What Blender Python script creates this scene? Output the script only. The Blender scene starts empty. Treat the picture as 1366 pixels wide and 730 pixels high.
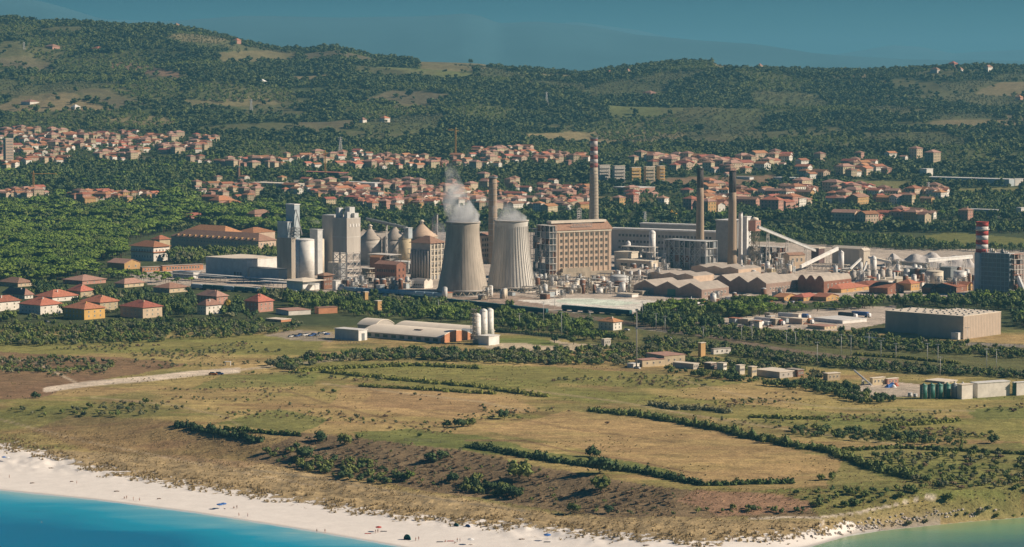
import bpy, bmesh, math, random
import numpy as np
from mathutils import Vector, Matrix
random.seed(7); RNG = np.random.default_rng(11)
S = bpy.context.scene
COL = S.collection
R = math.radians

# ------------------------------------------------------------------ camera
CAM_H = 190.0; FPX = 3500.0; CU, CV = 683.0, 365.0; HV = 95.0
PITCH = math.atan((CV-HV)/FPX)
cam = bpy.data.cameras.new('camera'); cam.sensor_width = 36; cam.lens = FPX/1366*36
cam.clip_start = 1; cam.clip_end = 120000
co = bpy.data.objects.new('camera', cam); COL.objects.link(co)
co.location = (0, 0, CAM_H); co.rotation_euler = (R(90)-PITCH, 0, 0)
S.camera = co

# ------------------------------------------------------------------ sky and sun
SUN_EL, SUN_AZ = 31.0, 90.0        # azimuth clockwise from +Y (the view direction)
w = bpy.data.worlds.new('World'); S.world = w; w.use_nodes = True
nt = w.node_tree; nt.nodes.clear()
wo = nt.nodes.new('ShaderNodeOutputWorld'); bg = nt.nodes.new('ShaderNodeBackground')
sky = nt.nodes.new('ShaderNodeTexSky'); sky.sky_type = 'NISHITA'; sky.sun_disc = False
sky.sun_elevation = R(SUN_EL); sky.sun_rotation = R(SUN_AZ)
sky.air_density = 1.0; sky.dust_density = 0.6; sky.ozone_density = 3.0; sky.altitude = 200
mx = nt.nodes.new('ShaderNodeMix'); mx.data_type = 'RGBA'; mx.blend_type = 'MULTIPLY'
mx.inputs[0].default_value = 1.0; mx.inputs[7].default_value = (0.17, 0.57, 0.82, 1)
nt.links.new(sky.outputs[0], mx.inputs[6])
gc = nt.nodes.new('ShaderNodeTexCoord'); gs = nt.nodes.new('ShaderNodeSeparateXYZ'); gr = nt.nodes.new('ShaderNodeValToRGB')      # the air deepens with height above the horizon
nt.links.new(gc.outputs['Generated'], gs.inputs[0]); nt.links.new(gs.outputs['Z'], gr.inputs[0])
gr.color_ramp.elements[0].position = 0.0; gr.color_ramp.elements[0].color = (.74, .84, .90, 1); gr.color_ramp.elements[1].position = 0.03; gr.color_ramp.elements[1].color = (.25, .37, .46, 1)
m3 = nt.nodes.new('ShaderNodeMix'); m3.data_type = 'RGBA'; m3.blend_type = 'MULTIPLY'; m3.inputs[0].default_value = 1.0
nt.links.new(mx.outputs[2], m3.inputs[6]); nt.links.new(gr.outputs[0], m3.inputs[7]); nt.links.new(m3.outputs[2], bg.inputs[0])
bg.inputs[1].default_value = 0.066
nt.links.new(bg.outputs[0], wo.inputs[0])
sl = bpy.data.lights.new('sun', 'SUN'); sl.energy = 5.0; sl.angle = R(0.5); sl.color = (1.0, 0.84, 0.66)
so = bpy.data.objects.new('sun', sl); COL.objects.link(so)
sd = Vector((math.cos(R(SUN_EL))*math.sin(R(SUN_AZ)), math.cos(R(SUN_EL))*math.cos(R(SUN_AZ)), math.sin(R(SUN_EL))))
so.rotation_euler = sd.to_track_quat('Z', 'Y').to_euler(); so.location = (3000, 1500, 3000)
S.view_settings.view_transform = 'Standard'; S.view_settings.look = 'None'
S.view_settings.exposure = 0.5; S.view_settings.gamma = 1.0
S.cycles.volume_bounces = 2; S.cycles.max_bounces = 5; S.cycles.diffuse_bounces = 2
S.cycles.glossy_bounces = 2; S.cycles.transmission_bounces = 2; S.cycles.volume_step_rate = 4
S.cycles.volume_max_steps = 64

# ------------------------------------------------------------------ projection and terrain
cp, sp_ = math.cos(PITCH), math.sin(PITCH)
def rays(u, v):
    x = (np.asarray(u, float)-CU)/FPX; y = -(np.asarray(v, float)-CV)/FPX
    return x, cp+y*sp_, y*cp-sp_           # world dir for camera looking +Y pitched down
def proj(X, Y, Z):
    Z = np.asarray(Z)-CAM_H
    d = Y*cp - Z*sp_; up = Y*sp_ + Z*cp
    return CU+FPX*X/d, CV-FPX*up/d
def unp(u, v, z):
    dx, dy, dz = rays(u, v); t = (z-CAM_H)/dz
    return dx*t, dy*t
def curve(pts, z, ext=True):
    p = np.array(pts, float); x, y = unp(p[:, 0], p[:, 1], np.array(z, float))
    o = np.argsort(x); return x[o], y[o]
shore = curve([(-900,560),(-300,628),(0,654),(130,667),(260,684),(400,706),(520,727),(600,742),(700,760),(850,764),(960,752),(1040,739),(1090,727),(1140,712),(1200,705),(1290,696),(1366,690),(1800,676),(2300,665)], 0)
bk0 = curve([(-900,540),(-100,590),(200,606),(300,612),(350,618),(420,630),(500,645),(560,656),(650,668),(720,680),(800,692),(900,694),(1000,692),(1090,688),(1200,678),(1366,668),(1800,655),(2300,645)], [3]*10+[3,4.5,6,7,7,7,7,7])
bk1 = curve([(-900,470),(-100,520),(150,545),(300,572),(395,579),(430,573),(500,584),(560,590),(640,601),(700,616),(790,630),(850,640),(930,650),(1090,654),(1200,656),(1366,652),(1800,640),(2300,630)], 12)
PLAIN = 12.0
VT_Y = np.array([3000,3400,3800,4200,4600,5000,5500,6000], float)
VT_F = np.array([0,0,0,0,.22,.46,.76,1.0])
RU = np.array([-500,-100,0,30,60,110,160,215,265,300,330,380,410,450,500,550,640,690,780,850,905,950,960,1010,1100,1200,1260,1366,1500,1900], float)
RV = np.array([18,22,28,28,34,33,36,37,43,50,60,69,69,65,77,82,85,92,99,92,87,87,90,94,97,95,92,91,90,90], float)
PV_Y = np.array([2900,3000,3400,3800,4200], float)
PV_V = np.array([0,296,262,228,198], float)
_tab = None
def fbm(X, Y, sc, seed=0, oct_=4):
    """smooth sine-lattice value noise, -1..1"""
    out = 0; a = 1; tot = 0
    for k in range(oct_):
        x = X/sc*(2**k)+seed*17.3+k*5.1; y = Y/sc*(2**k)-seed*9.7+k*3.3
        xi = np.floor(x); yi = np.floor(y); fx = x-xi; fy = y-yi
        fx = fx*fx*(3-2*fx); fy = fy*fy*(3-2*fy)
        h = lambda i, j: np.modf(np.abs(np.sin(i*127.1+j*311.7+seed*7.7)*43758.5453))[0]
        n = (h(xi,yi)*(1-fx)+h(xi+1,yi)*fx)*(1-fy)+(h(xi,yi+1)*(1-fx)+h(xi+1,yi+1)*fx)*fy
        out = out+a*(n*2-1); tot += a; a *= .5
    return out/tot
def cells(X, Y, sx, sy, seed=0):
    """irregular land parcels: (hash of the parcel, distance to its border in parcel units)"""
    x = X/sx+.35*np.asarray(fbm(X, Y, sx*1.3, seed+1, 2)); y = Y/sy+.35*np.asarray(fbm(X, Y, sx*1.1, seed+2, 2)); xi = np.floor(x); yi = np.floor(y); b1 = np.full(np.shape(x), 9.); b2 = b1.copy(); hh = np.zeros(np.shape(x))
    h = lambda i, j, k: np.modf(np.abs(np.sin(i*127.1+j*311.7+k*74.7+seed*7.7)*43758.5453))[0]
    for di in (-1, 0, 1):
        for dj in (-1, 0, 1):
            i, j = xi+di, yi+dj; d = np.hypot(i+.5+.8*(h(i, j, 1)-.5)-x, j+.5+.8*(h(i, j, 2)-.5)-y); near = d < b1
            b2 = np.where(near, b1, np.minimum(b2, d)); hh = np.where(near, h(i, j, 3), hh); b1 = np.where(near, d, b1)
    return hh, b2-b1
def sstep(a, b, x):
    t = np.clip((x-a)/(b-a), 0, 1); return t*t*(3-2*t)
def z_of_v(v, Y):     # height that shows at picture row v when standing at distance Y
    y = -(v-CV)/FPX; return CAM_H + Y*(y*cp-sp_)/(cp+y*sp_)
def height(X, Y):
    X = np.asarray(X, float); Y = np.asarray(Y, float)
    ys = np.interp(X, *shore); y0 = np.interp(X, *bk0); y1 = np.interp(X, *bk1)
    d = Y-ys
    lo = np.interp(X, [20, 70], [3, 7])
    zb = np.where(d < 0, d*.06, lo*sstep(0, 1, d/np.maximum(y0-ys, 5)*.9+.0)) 
    dune = sstep(.35, .6, d/np.maximum(y0-ys, 5))*(1-sstep(.9, 1.2, d/np.maximum(y0-ys, 5)))
    zb = np.where(d > 0, zb+dune*(1-.85*sstep(60, 100, X))*(1.3*fbm(X, Y, 11, 3)+.5*fbm(X, Y, 3.5, 8, 2)), zb)
    t = sstep(0, 1, (Y-y0)/np.maximum(y1-y0, 8))
    t = t+t*(1-t)*.35*fbm(X, Y, 24, 5)*np.clip((X+110)/60, .3, 1)
    z = np.where(Y > y0, zb+(PLAIN-zb)*t, zb)
    z = z + sstep(0, 60, Y-y1)*.5*fbm(X, Y, 60, 9)*(1-sstep(1500, 1700, Y))
    # rising land
    u = CU+FPX*X/np.maximum(Y, 100)*.997
    rv = np.interp(u, RU, RV)
    vv = np.interp(Y, VT_Y, VT_F); vb = 198+(rv-198)*vv
    zp = np.interp(Y, PV_Y[1:], z_of_v(PV_V[1:], PV_Y[1:]))
    zh = z_of_v(vb, np.maximum(Y, 1.))
    z = np.where(Y > 3000, np.where(Y > 4200, zh, zp), z)
    amp = sstep(3300, 4600, Y)*(1-.75*sstep(5700, 6000, Y))*(1-sstep(6600, 9000, Y))
    ridge = 1-np.abs(fbm(X, Y, 620, 2, 3))*2.2
    z = z+amp*(20*fbm(X, Y, 900, 4, 4)+17*ridge+11*fbm(X, Y, 230, 6, 3))
    zr = z_of_v(rv, 6000.)
    back = zr-(Y-6000)*.10
    z = np.where(Y > 6000, np.maximum(back, 30+0*Y)+amp*(20*fbm(X, Y, 900, 4, 4)+17*ridge+11*fbm(X, Y, 230, 6, 3)), z)
    return z
_YS = np.concatenate([np.arange(840, 3000, 6.), np.arange(3000, 6400, 10.)])
def hit(u, v):
    u = np.atleast_1d(np.asarray(u, float)); v = np.atleast_1d(np.asarray(v, float))
    ox = np.zeros_like(u); oy = np.zeros_like(u); oz = np.zeros_like(u)
    for a in range(0, len(u), 400):
        dx, dy, dz = rays(u[a:a+400, None], v[a:a+400, None])
        t = _YS[None, :]/dy; X = dx*t; Zr = CAM_H+dz*t
        Zt = height(X, np.broadcast_to(_YS[None, :], X.shape)); dlt = Zr-Zt
        below = dlt < 0; i = np.where(below.any(1), below.argmax(1), len(_YS)-1); i = np.maximum(i, 1)
        r = np.arange(len(i)); d0 = dlt[r, i-1]; d1 = dlt[r, i]
        f = np.clip(d0/np.where(d0-d1 == 0, 1, d0-d1), 0, 1); Yh = _YS[i-1]+(_YS[i]-_YS[i-1])*f
        ox[a:a+400] = dx[:, 0]*Yh/dy[:, 0]; oy[a:a+400] = Yh
        oz[a:a+400] = height(ox[a:a+400], Yh)
    return ox, oy, oz
def H1(u, v):
    a, b, c = hit(u, v); return float(a[0]), float(b[0]), float(c[0])
def inpoly(u, v, poly):
    r = np.zeros(np.shape(u), bool); n = len(poly); j = n-1
    for i in range(n):
        xi, yi = poly[i]; xj, yj = poly[j]
        if yi != yj:
            c = ((yi > v) != (yj > v)) & (u < (xj-xi)*(v-yi)/(yj-yi)+xi)
            r ^= c
        j = i
    return r
def seg_dist(u, v, pts):
    """distance in px to a polyline"""
    d = np.full(np.shape(u), 1e9)
    for (x0, y0), (x1, y1) in zip(pts[:-1], pts[1:]):
        dx, dy = x1-x0, y1-y0; t = np.clip(((u-x0)*dx+(v-y0)*dy)/(dx*dx+dy*dy), 0, 1)
        d = np.minimum(d, np.hypot(u-x0-t*dx, v-y0-t*dy))
    return d

# ------------------------------------------------------------------ materials
MATS = {}
def mat(name, col, rough=.8, var=.18, sc=.25, metal=0, bump=0, rnd=0, col2=None, spec=.3, streak=0, bsc=None):
    if name in MATS: return MATS[name]
    m = bpy.data.materials.new(name); m.use_nodes = True; MATS[name] = m
    n = m.node_tree; b = n.nodes['Principled BSDF']
    b.inputs['Roughness'].default_value = rough; b.inputs['Metallic'].default_value = metal
    b.inputs['Specular IOR Level'].default_value = spec
    tc = n.nodes.new('ShaderNodeTexCoord'); nz = n.nodes.new('ShaderNodeTexNoise')
    nz.inputs['Scale'].default_value = sc; nz.inputs['Detail'].default_value = 6; nz.inputs['Roughness'].default_value = .65
    if streak:
        mp = n.nodes.new('ShaderNodeMapping'); mp.inputs['Scale'].default_value = (1, 1, 1/streak)
        n.links.new(tc.outputs['Object'], mp.inputs[0]); n.links.new(mp.outputs[0], nz.inputs['Vector'])
    else: n.links.new(tc.outputs['Object'], nz.inputs['Vector'])
    cr = n.nodes.new('ShaderNodeValToRGB'); e = cr.color_ramp.elements
    e[0].position = .32; e[1].position = .68
    c2 = col2 or tuple(c*(1-var) for c in col); c1 = tuple(min(1, c*(1+var*.6)) for c in col) if not col2 else col
    e[0].color = (*c2, 1); e[1].color = (*c1, 1)
    n.links.new(nz.outputs[0], cr.inputs[0]); out = cr.outputs[0]
    if rnd:
        oi = n.nodes.new('ShaderNodeObjectInfo'); hs = n.nodes.new('ShaderNodeHueSaturation')
        mr = n.nodes.new('ShaderNodeMapRange'); mr.inputs[3].default_value = 1-rnd; mr.inputs[4].default_value = 1+rnd
        n.links.new(oi.outputs['Random'], mr.inputs[0]); n.links.new(mr.outputs[0], hs.inputs['Value'])
        m2 = n.nodes.new('ShaderNodeMath'); m2.operation = 'MULTIPLY_ADD'; m2.inputs[1].default_value = 7.31; m2.inputs[2].default_value = 0
        fr = n.nodes.new('ShaderNodeMath'); fr.operation = 'FRACT'
        n.links.new(oi.outputs['Random'], m2.inputs[0]); n.links.new(m2.outputs[0], fr.inputs[0])
        mh = n.nodes.new('ShaderNodeMapRange'); mh.inputs[3].default_value = .5-rnd*.07; mh.inputs[4].default_value = .5+rnd*.07
        n.links.new(fr.outputs[0], mh.inputs[0]); n.links.new(mh.outputs[0], hs.inputs['Hue'])
        n.links.new(out, hs.inputs['Color']); out = hs.outputs[0]
    n.links.new(out, b.inputs['Base Color'])
    if bump:
        bz = n.nodes.new('ShaderNodeTexNoise'); bz.inputs['Scale'].default_value = bsc or sc*6; bz.inputs['Detail'].default_value = 5
        n.links.new(tc.outputs['Object'], bz.inputs['Vector'])
        bp = n.nodes.new('ShaderNodeBump'); bp.inputs['Strength'].default_value = .6; bp.inputs['Distance'].default_value = bump
        n.links.new(bz.outputs[0], bp.inputs['Height']); n.links.new(bp.outputs[0], b.inputs['Normal'])
    return m

# ------------------------------------------------------------------ mesh collector
class M:
    def __init__(s, k=1.0): s.v = []; s.f = []; s.mi = []; s.k = k; s.sm = []
    def add(s, vs, fs, mi=0, sm=False):
        o = len(s.v); s.v += [tuple(c*s.k for c in p) for p in vs]; s.f += [tuple(i+o for i in f) for f in fs]
        s.mi += [mi]*len(fs); s.sm += [sm]*len(fs); return s
    def box(s, x0, x1, y0, y1, z0, z1, mi=0):
        v = [(x, y, z) for z in (z0, z1) for y in (y0, y1) for x in (x0, x1)]
        return s.add(v, [(0,2,3,1),(4,5,7,6),(0,1,5,4),(2,6,7,3),(0,4,6,2),(1,3,7,5)], mi)
    def cyl(s, x, y, z0, z1, r0, r1=None, n=16, mi=0, caps=True):
        return s.lathe([(r0, z0), (r0 if r1 is None else r1, z1)], n, x, y, mi, caps)
    def lathe(s, prof, n=24, x=0, y=0, mi=0, caps=True, flute=0, nf=0):
        vs = []
        for r, z in prof:
            for k in range(n):
                a = 2*math.pi*k/n; rr = r*(1+(flute if k % 2 else 0))
                vs.append((x+rr*math.cos(a), y+rr*math.sin(a), z))
        fs = [(j*n+k, j*n+(k+1) % n, (j+1)*n+(k+1) % n, (j+1)*n+k) for j in range(len(prof)-1) for k in range(n)]
        s.add(vs, fs, mi, sm=not flute)
        if caps:
            o = len(s.v)-len(vs)
            s.f += [tuple(o+k for k in reversed(range(n))), tuple(o+(len(prof)-1)*n+k for k in range(n))]
            s.mi += [mi]*2; s.sm += [False]*2
        return s
    def bar(s, p, q, r, mi=0, n=4):
        p = Vector(p); q = Vector(q); d = q-p
        if d.length < 1e-6: return s
        t = d.orthogonal().normalized(); b = d.normalized().cross(t); vs = []
        for c in (p, q):
            for k in range(n):
                a = 2*math.pi*(k+.5)/n; vs.append(tuple(c+t*math.cos(a)*r+b*math.sin(a)*r))
        fs = [(k, (k+1) % n, n+(k+1) % n, n+k) for k in range(n)]+[tuple(reversed(range(n))), tuple(range(n, 2*n))]
        return s.add(vs, fs, mi, sm=n > 5)
    def prism(s, prof, y0, y1, mi=0, axis='y'):
        """profile in x,z pushed along y (or in y,z pushed along x)"""
        n = len(prof)
        if axis == 'y': vs = [(a, y0, b) for a, b in prof]+[(a, y1, b) for a, b in prof]
        else: vs = [(y0, a, b) for a, b in prof]+[(y1, a, b) for a, b in prof]
        fs = [(k, (k+1) % n, n+(k+1) % n, n+k) for k in range(n)]+[tuple(reversed(range(n))), tuple(range(n, 2*n))]
        return s.add(vs, fs, mi)
    def mesh(s, name, mats):
        me = bpy.data.meshes.new(name); me.from_pydata(s.v, [], s.f)
        for m in (mats if isinstance(mats, (list, tuple)) else [mats]): me.materials.append(m)
        me.polygons.foreach_set('material_index', s.mi); me.polygons.foreach_set('use_smooth', s.sm)
        bm = bmesh.new(); bm.from_mesh(me); bmesh.ops.recalc_face_normals(bm, faces=bm.faces); bm.to_mesh(me); bm.free()
        return me
    def build(s, name, mats, parent=None, label=None, stuff=False, loc=None, rz=0):
        o = bpy.data.objects.new(name, s.mesh(name, mats)); COL.objects.link(o)
        if parent: o.parent = parent
        if loc: o.location = loc
        o.rotation_euler.z = rz
        if label: o['label'] = label
        if stuff: o['kind'] = 'stuff'
        return o
def tag(o, label, cat, group=None, kind=None):
    o['label'] = label; o['category'] = cat
    if group: o['group'] = group
    if kind: o['kind'] = kind
    return o
def thing(name, label, cat, loc, rz=0, group=None):
    o = bpy.data.objects.new(name, None); COL.objects.link(o); o.empty_display_size = 1
    o.location = loc; o.rotation_euler = (0, 0, rz); return tag(o, label, cat, group)
def inst(name, me, parent=None, loc=(0,0,0), rz=0, scale=(1,1,1)):
    o = bpy.data.objects.new(name, me); COL.objects.link(o)
    if parent: o.parent = parent
    o.location = loc; o.rotation_euler = (0, 0, rz); o.scale = scale; return o
def at(u, v):
    x, y, z = H1(u, v); return (x, y, z), math.sqrt(x*x+y*y+(CAM_H-z)**2)/FPX
GUARD = []   # picture windows of buildings that nothing in front may hide: u0, u1, -, base row, corner u, kept rows
OCC = []     # oriented footprints kept free of trees: (x, y, rz, x0, x1, y0, y1)
def hides(u, v, hp, wp):
    """plants that would cover a building standing behind them"""
    r = np.zeros(np.shape(u), bool)
    for g in GUARD: r |= (u+wp > g[0]) & (u-wp < g[1]) & (v > g[3]-3-.1*np.abs(u-g[4])) & (v-hp < g[3]-g[5]) & (v < g[3]+60)
    return r
def occupied(X, Y, pad=2):
    r = np.zeros(np.shape(X), bool)
    for x, y, a, x0, x1, y0, y1 in OCC:
        c, s = math.cos(a), math.sin(a); dx, dy = X-x, Y-y; lx = dx*c+dy*s; ly = -dx*s+dy*c
        r |= (lx > x0-pad) & (lx < x1+pad) & (ly > y0-pad) & (ly < y1+pad)
    return r

# ------------------------------------------------------------------ ground sheet
def tri(v): return np.array(v, float)
C_DRY=(.34,.275,.105); C_TAN=(.44,.30,.145); C_GREEN=(.15,.175,.05); C_BANK=(.215,.155,.09); C_FOREST=(.035,.05,.018)
C_SAND=(.80,.755,.70); C_LOT=(.52,.44,.37); C_REDB=(.22,.13,.08); C_OLIVE=(.205,.205,.06); C_HILL=(.065,.08,.032); C_HFIELD=(.22,.18,.09); C_ROAD=(.30,.26,.22)
C_DUNE=(.37,.28,.15); C_PATH=(.52,.43,.31)
ZONES = [  # (colour, blend, polygon in picture coordinates)
 (C_OLIVE,.8,[(-400,440),(0,450),(330,452),(440,450),(420,475),(250,470),(-400,480)]),
 (C_REDB,.8,[(-400,470),(0,470),(170,478),(260,486),(100,512),(60,530),(-400,560)]),
 (C_REDB,.45,[(90,555),(230,560),(390,600),(330,625),(120,600),(40,575)]),
 (C_GREEN,.6,[(300,500),(420,495),(420,515),(250,520)]),
 (C_GREEN,.75,[(285,565),(370,545),(440,560),(400,578)]),
 (C_GREEN,.85,[(470,578),(540,572),(640,582),(720,602),(820,612),(900,628),(900,640),(740,615),(600,598),(480,590)]),
 (C_OLIVE,.7,[(380,497),(640,505),(900,530),(1150,555),(1366,560),(1366,590),(1100,575),(800,535),(560,515)]),
 (C_OLIVE,.8,[(400,480),(760,490),(1000,510),(900,520),(640,505),(400,500)]),
 (C_TAN,.7,[(460,512),(680,530),(720,548),(600,560),(440,540)]),
 (C_REDB,.35,[(500,520),(660,535),(640,552),(480,540)]),
 (C_TAN,.6,[(760,548),(900,560),(1100,610),(1190,640),(1000,655),(860,620),(740,590),(640,575)]),
 (C_GREEN,.6,[(1080,555),(1240,550),(1260,562),(1100,568)]),
 (C_GREEN,.8,[(1290,545),(1500,535),(1500,560),(1300,560)]),
 (C_GREEN,.6,[(1130,600),(1366,590),(1400,660),(1200,665),(1100,650)]),
 (C_BANK,.95,[(325,615),(400,578),(470,584),(560,594),(640,604),(700,620),(790,636),(850,645),(930,655),(1010,656),(1060,664),(1090,690),(800,690),(720,678),(640,664),(560,654),(440,632)]),
 ((.33,.20,.125),.85,[(930,655),(1030,658),(1090,672),(1070,684),(960,688),(930,676),(900,668)]),
 (C_LOT,.9,[(170,366),(300,350),(430,330),(480,305),(700,310),(1000,322),(1200,332),(1500,335),(1500,392),(1130,398),(900,403),(880,420),(700,415),(560,399),(380,386),(200,380)]),
 ((.30,.22,.17),.8,[(560,398),(650,390),(720,398),(860,402),(1130,396),(1130,402),(880,415),(700,412),(640,402)]),
 ((.75,.72,.64),.95,[(690,401),(770,397),(900,402),(930,410),(860,417),(740,408)]),
 ((.62,.72,.60),.8,[(740,400),(790,399),(860,404),(820,408),(745,404)]),
 (C_LOT,.9,[(860,420),(960,425),(1100,412),(1195,408),(1190,430),(1120,443),(960,436)]),
 (C_PATH,.9,[(640,461),(700,452),(800,460),(790,466),(740,470),(650,466)]),
 (C_GREEN,1,[(655,452),(700,450),(750,458),(742,463),(700,459),(655,456)]),
 ((.36,.30,.24),.8,[(355,447),(400,440),(445,444),(445,456),(380,452)]),
 (C_LOT,.8,[(1120,520),(1180,508),(1235,515),(1240,530),(1150,530)]),
 ((.10,.11,.045),.85,[(845,428),(960,437),(1120,444),(1210,452),(1366,460),(1500,462),(1500,506),(1366,506),(1200,500),(1060,488),(985,480),(930,470),(860,465)]),
 ((.12,.13,.05),.8,[(430,398),(640,414),(800,432),(860,440),(860,470),(800,462),(640,436),(560,428),(440,418)]),
 # rising land and hills
 ((.25,.20,.10),.95,[(690,180),(760,176),(915,176),(905,190),(860,196),(760,190),(700,186)]),
 (C_HFIELD,.85,[(140,158),(200,154),(240,160),(230,172),(170,166)]),
 ((.27,.17,.11),.9,[(148,84),(175,84),(240,98),(236,105),(200,99),(150,90)]),
 (C_HFIELD,.85,[(225,47),(260,42),(310,50),(290,58),(240,56)]),
 (C_HFIELD,.7,[(280,70),(400,66),(390,80),(300,84)]),
 (C_HFIELD,.8,[(560,78),(640,80),(660,90),(620,96),(560,92)]),
 (C_HFIELD,.8,[(715,98),(770,95),(760,105),(720,104)]),
 (C_HFIELD,.8,[(525,140),(570,138),(585,150),(540,152)]),
 (C_HFIELD,.85,[(955,78),(1010,82),(1000,92),(945,92)]),
 (C_HFIELD,.7,[(240,134),(340,128),(380,138),(330,142),(260,144)]),
 ((.24,.16,.10),.95,[(985,234),(1035,234),(1045,246),(1000,250),(860,244),(880,238)]),
 ((.19,.18,.07),.95,[(1130,240),(1220,242),(1225,252),(1150,252)]),
 ((.19,.18,.07),.95,[(1270,252),(1366,250),(1500,252),(1500,260),(1280,260)]),
 ((.17,.17,.05),.95,[(1210,318),(1270,310),(1366,318),(1500,320),(1500,330),(1230,328)]),
 (C_HFIELD,.9,[(1165,278),(1260,280),(1250,284),(1170,284)]),
 (C_HFIELD,.8,[(740,262),(860,262),(920,270),(800,272)]),
]
PATHS = [((.42,.33,.2),.7,.7,[(430,512),(520,522),(640,536),(700,548)]),((.42,.33,.2),.6,.6,[(120,530),(230,540),(300,556),(330,575)]),((.42,.33,.2),.7,.6,[(700,520),(820,535),(960,560),(1100,580),(1250,600)]),((.45,.36,.24),.6,.6,[(0,560),(120,590),(260,618),(420,648)]),((.42,.33,.2),.6,.6,[(900,505),(1000,530),(1120,545),(1300,548)]),
 ((.66,.56,.44),3.3,1.0,[(62,520),(120,512),(200,505),(260,498),(318,494)]),
 (C_PATH,1.3,.7,[(318,494),(390,486),(470,478)]),(C_PATH,1.0,.8,[(100,510),(80,500),(40,480),(0,482)]),
 ((.2,.13,.07),.9,.8,[(620,588),(700,588),(760,602),(830,612),(920,630)]),((.2,.13,.07),.7,.6,[(560,548),(640,560),(700,560),(760,572),(900,590)]),
 ((.2,.13,.07),.8,.7,[(380,520),(440,540),(520,560),(560,572)]),
 ((.6,.52,.42),1.1,.9,[(1150,682),(1190,675),(1235,663),(1260,663)]),((.6,.52,.42),1.0,.9,[(1000,692),(1060,690),(1095,690),(1150,683)]),
 ((.6,.52,.42),1.2,.9,[(1095,691),(1098,700),(1085,710)]),
 ((.2,.17,.12),.9,.7,[(330,625),(420,638),(520,655),(600,668),(700,682)]),
 (C_ROAD,1.6,.9,[(850,437),(960,450),(1100,452),(1210,455),(1366,462),(1600,470)]),
 ((.2,.15,.11),2.2,.9,[(640,405),(760,420),(900,440),(1040,466),(1200,486),(1366,500),(1600,520)]),
 (C_ROAD,1.5,.9,[(270,246),(400,242),(560,262)]),(C_PATH,1.,.6,[(1090,300),(1200,302),(1366,306)]),
]
veg_edge = np.array([(-400,560),(0,592),(60,604),(130,624),(200,638),(300,653),(400,668),(480,680),(560,689),(650,697),(740,706),(800,712),(870,718),(930,722),(1000,716),(1060,712),(1100,706),(1140,698),(1170,706),(1200,712),(1290,704),(1366,698),(1800,688)], float)
def ground_colour(X, Y, Z):
    u, v = proj(X, Y, Z)
    far = Y > 2950
    k = np.where(v > 440, 1.0, .45)
    du = 5*fbm(X, Y, 26, 21)*k; dv = 2.2*fbm(X, Y, 18, 22)*k
    uu, vv = u+du*1.6, v+dv
    c = np.empty(X.shape+(3,)); c[:] = C_DRY
    m = sstep(-.35, .35, fbm(X, Y, 70, 31))[..., None]; c = c*(1-m*.6)+np.array(C_TAN)*m*.6
    m = sstep(.0, .35, fbm(X*.6, Y*1.3, 38, 33, 5))[..., None]; c = c*(1-m*.8)+np.array(C_OLIVE)*m*.8
    m = sstep(.05, .35, fbm(X*.7, Y*1.2, 55, 38, 5))[..., None]; c = c*(1-m*.6)+np.array((.13,.15,.045))*m*.6
    m = sstep(.1, .4, fbm(X*.5, Y*1.5, 22, 36, 5))[..., None]; c = c*(1-m*.5)+np.array((.25,.155,.08))*m*.5
    pl = sstep(448, 432, v+dv*2)[..., None]; c = c*(1-pl)+np.array((.07,.085,.035))*pl
    c = np.where(far[..., None], np.array(C_HILL)*(1+.3*fbm(X, Y, 200, 3))[..., None], c)
    ch_, ce_ = cells(X, Y, 150, 210, 5)
    hf = (Y > 3900)
    for lo_, hi_, cc in ((.0, .05, (.24,.19,.10)), (.05, .11, (.15,.165,.06)), (.11, .16, (.14,.12,.07)), (.16, .50, (.10,.11,.045))): c = np.where((hf & (ch_ >= lo_) & (ch_ < hi_) & (ce_ > .05))[..., None], np.array(cc), c)
    hp = sstep(.22, .3, fbm(X, Y, 190, 41, 3)+.04*fbm(X, Y, 40, 42, 2))*(Y > 4100); c = c*(1-hp[..., None]*.5)+np.array((.16,.145,.07))*.5*hp[..., None]
    y0 = np.interp(X, *bk0); dn = sstep(6, -10, Y-y0)[..., None]; c = c*(1-dn)+np.array(C_DUNE)*dn
    for col, b, poly in ZONES:
        pu = [p[0] for p in poly]; pv = [p[1] for p in poly]
        box = (uu > min(pu)-1) & (uu < max(pu)+1) & (vv > min(pv)-1) & (vv < max(pv)+1)
        if not box.any(): continue
        msk = np.zeros(X.shape, bool); msk[box] = inpoly(uu[box], vv[box], poly)
        c[msk] = c[msk]*(1-b)+np.array(col)*b
    for col, wd, b, pts in PATHS:
        d = seg_dist(u+du*.3, v+dv*.25, pts); m = (b*sstep(wd+.9, wd-.3, d))[..., None]; c = c*(1-m)+np.array(col)*m
    ve = np.interp(u, veg_edge[:, 0], veg_edge[:, 1])
    sand = np.where(v > 560, (v-ve)/13.0, -2.)          # 0 at the edge of the dune grass
    yb = np.interp(X, *shore); wet = sstep(5, .5, Y-yb)*(X < 180)
    return c, sand, wet
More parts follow.
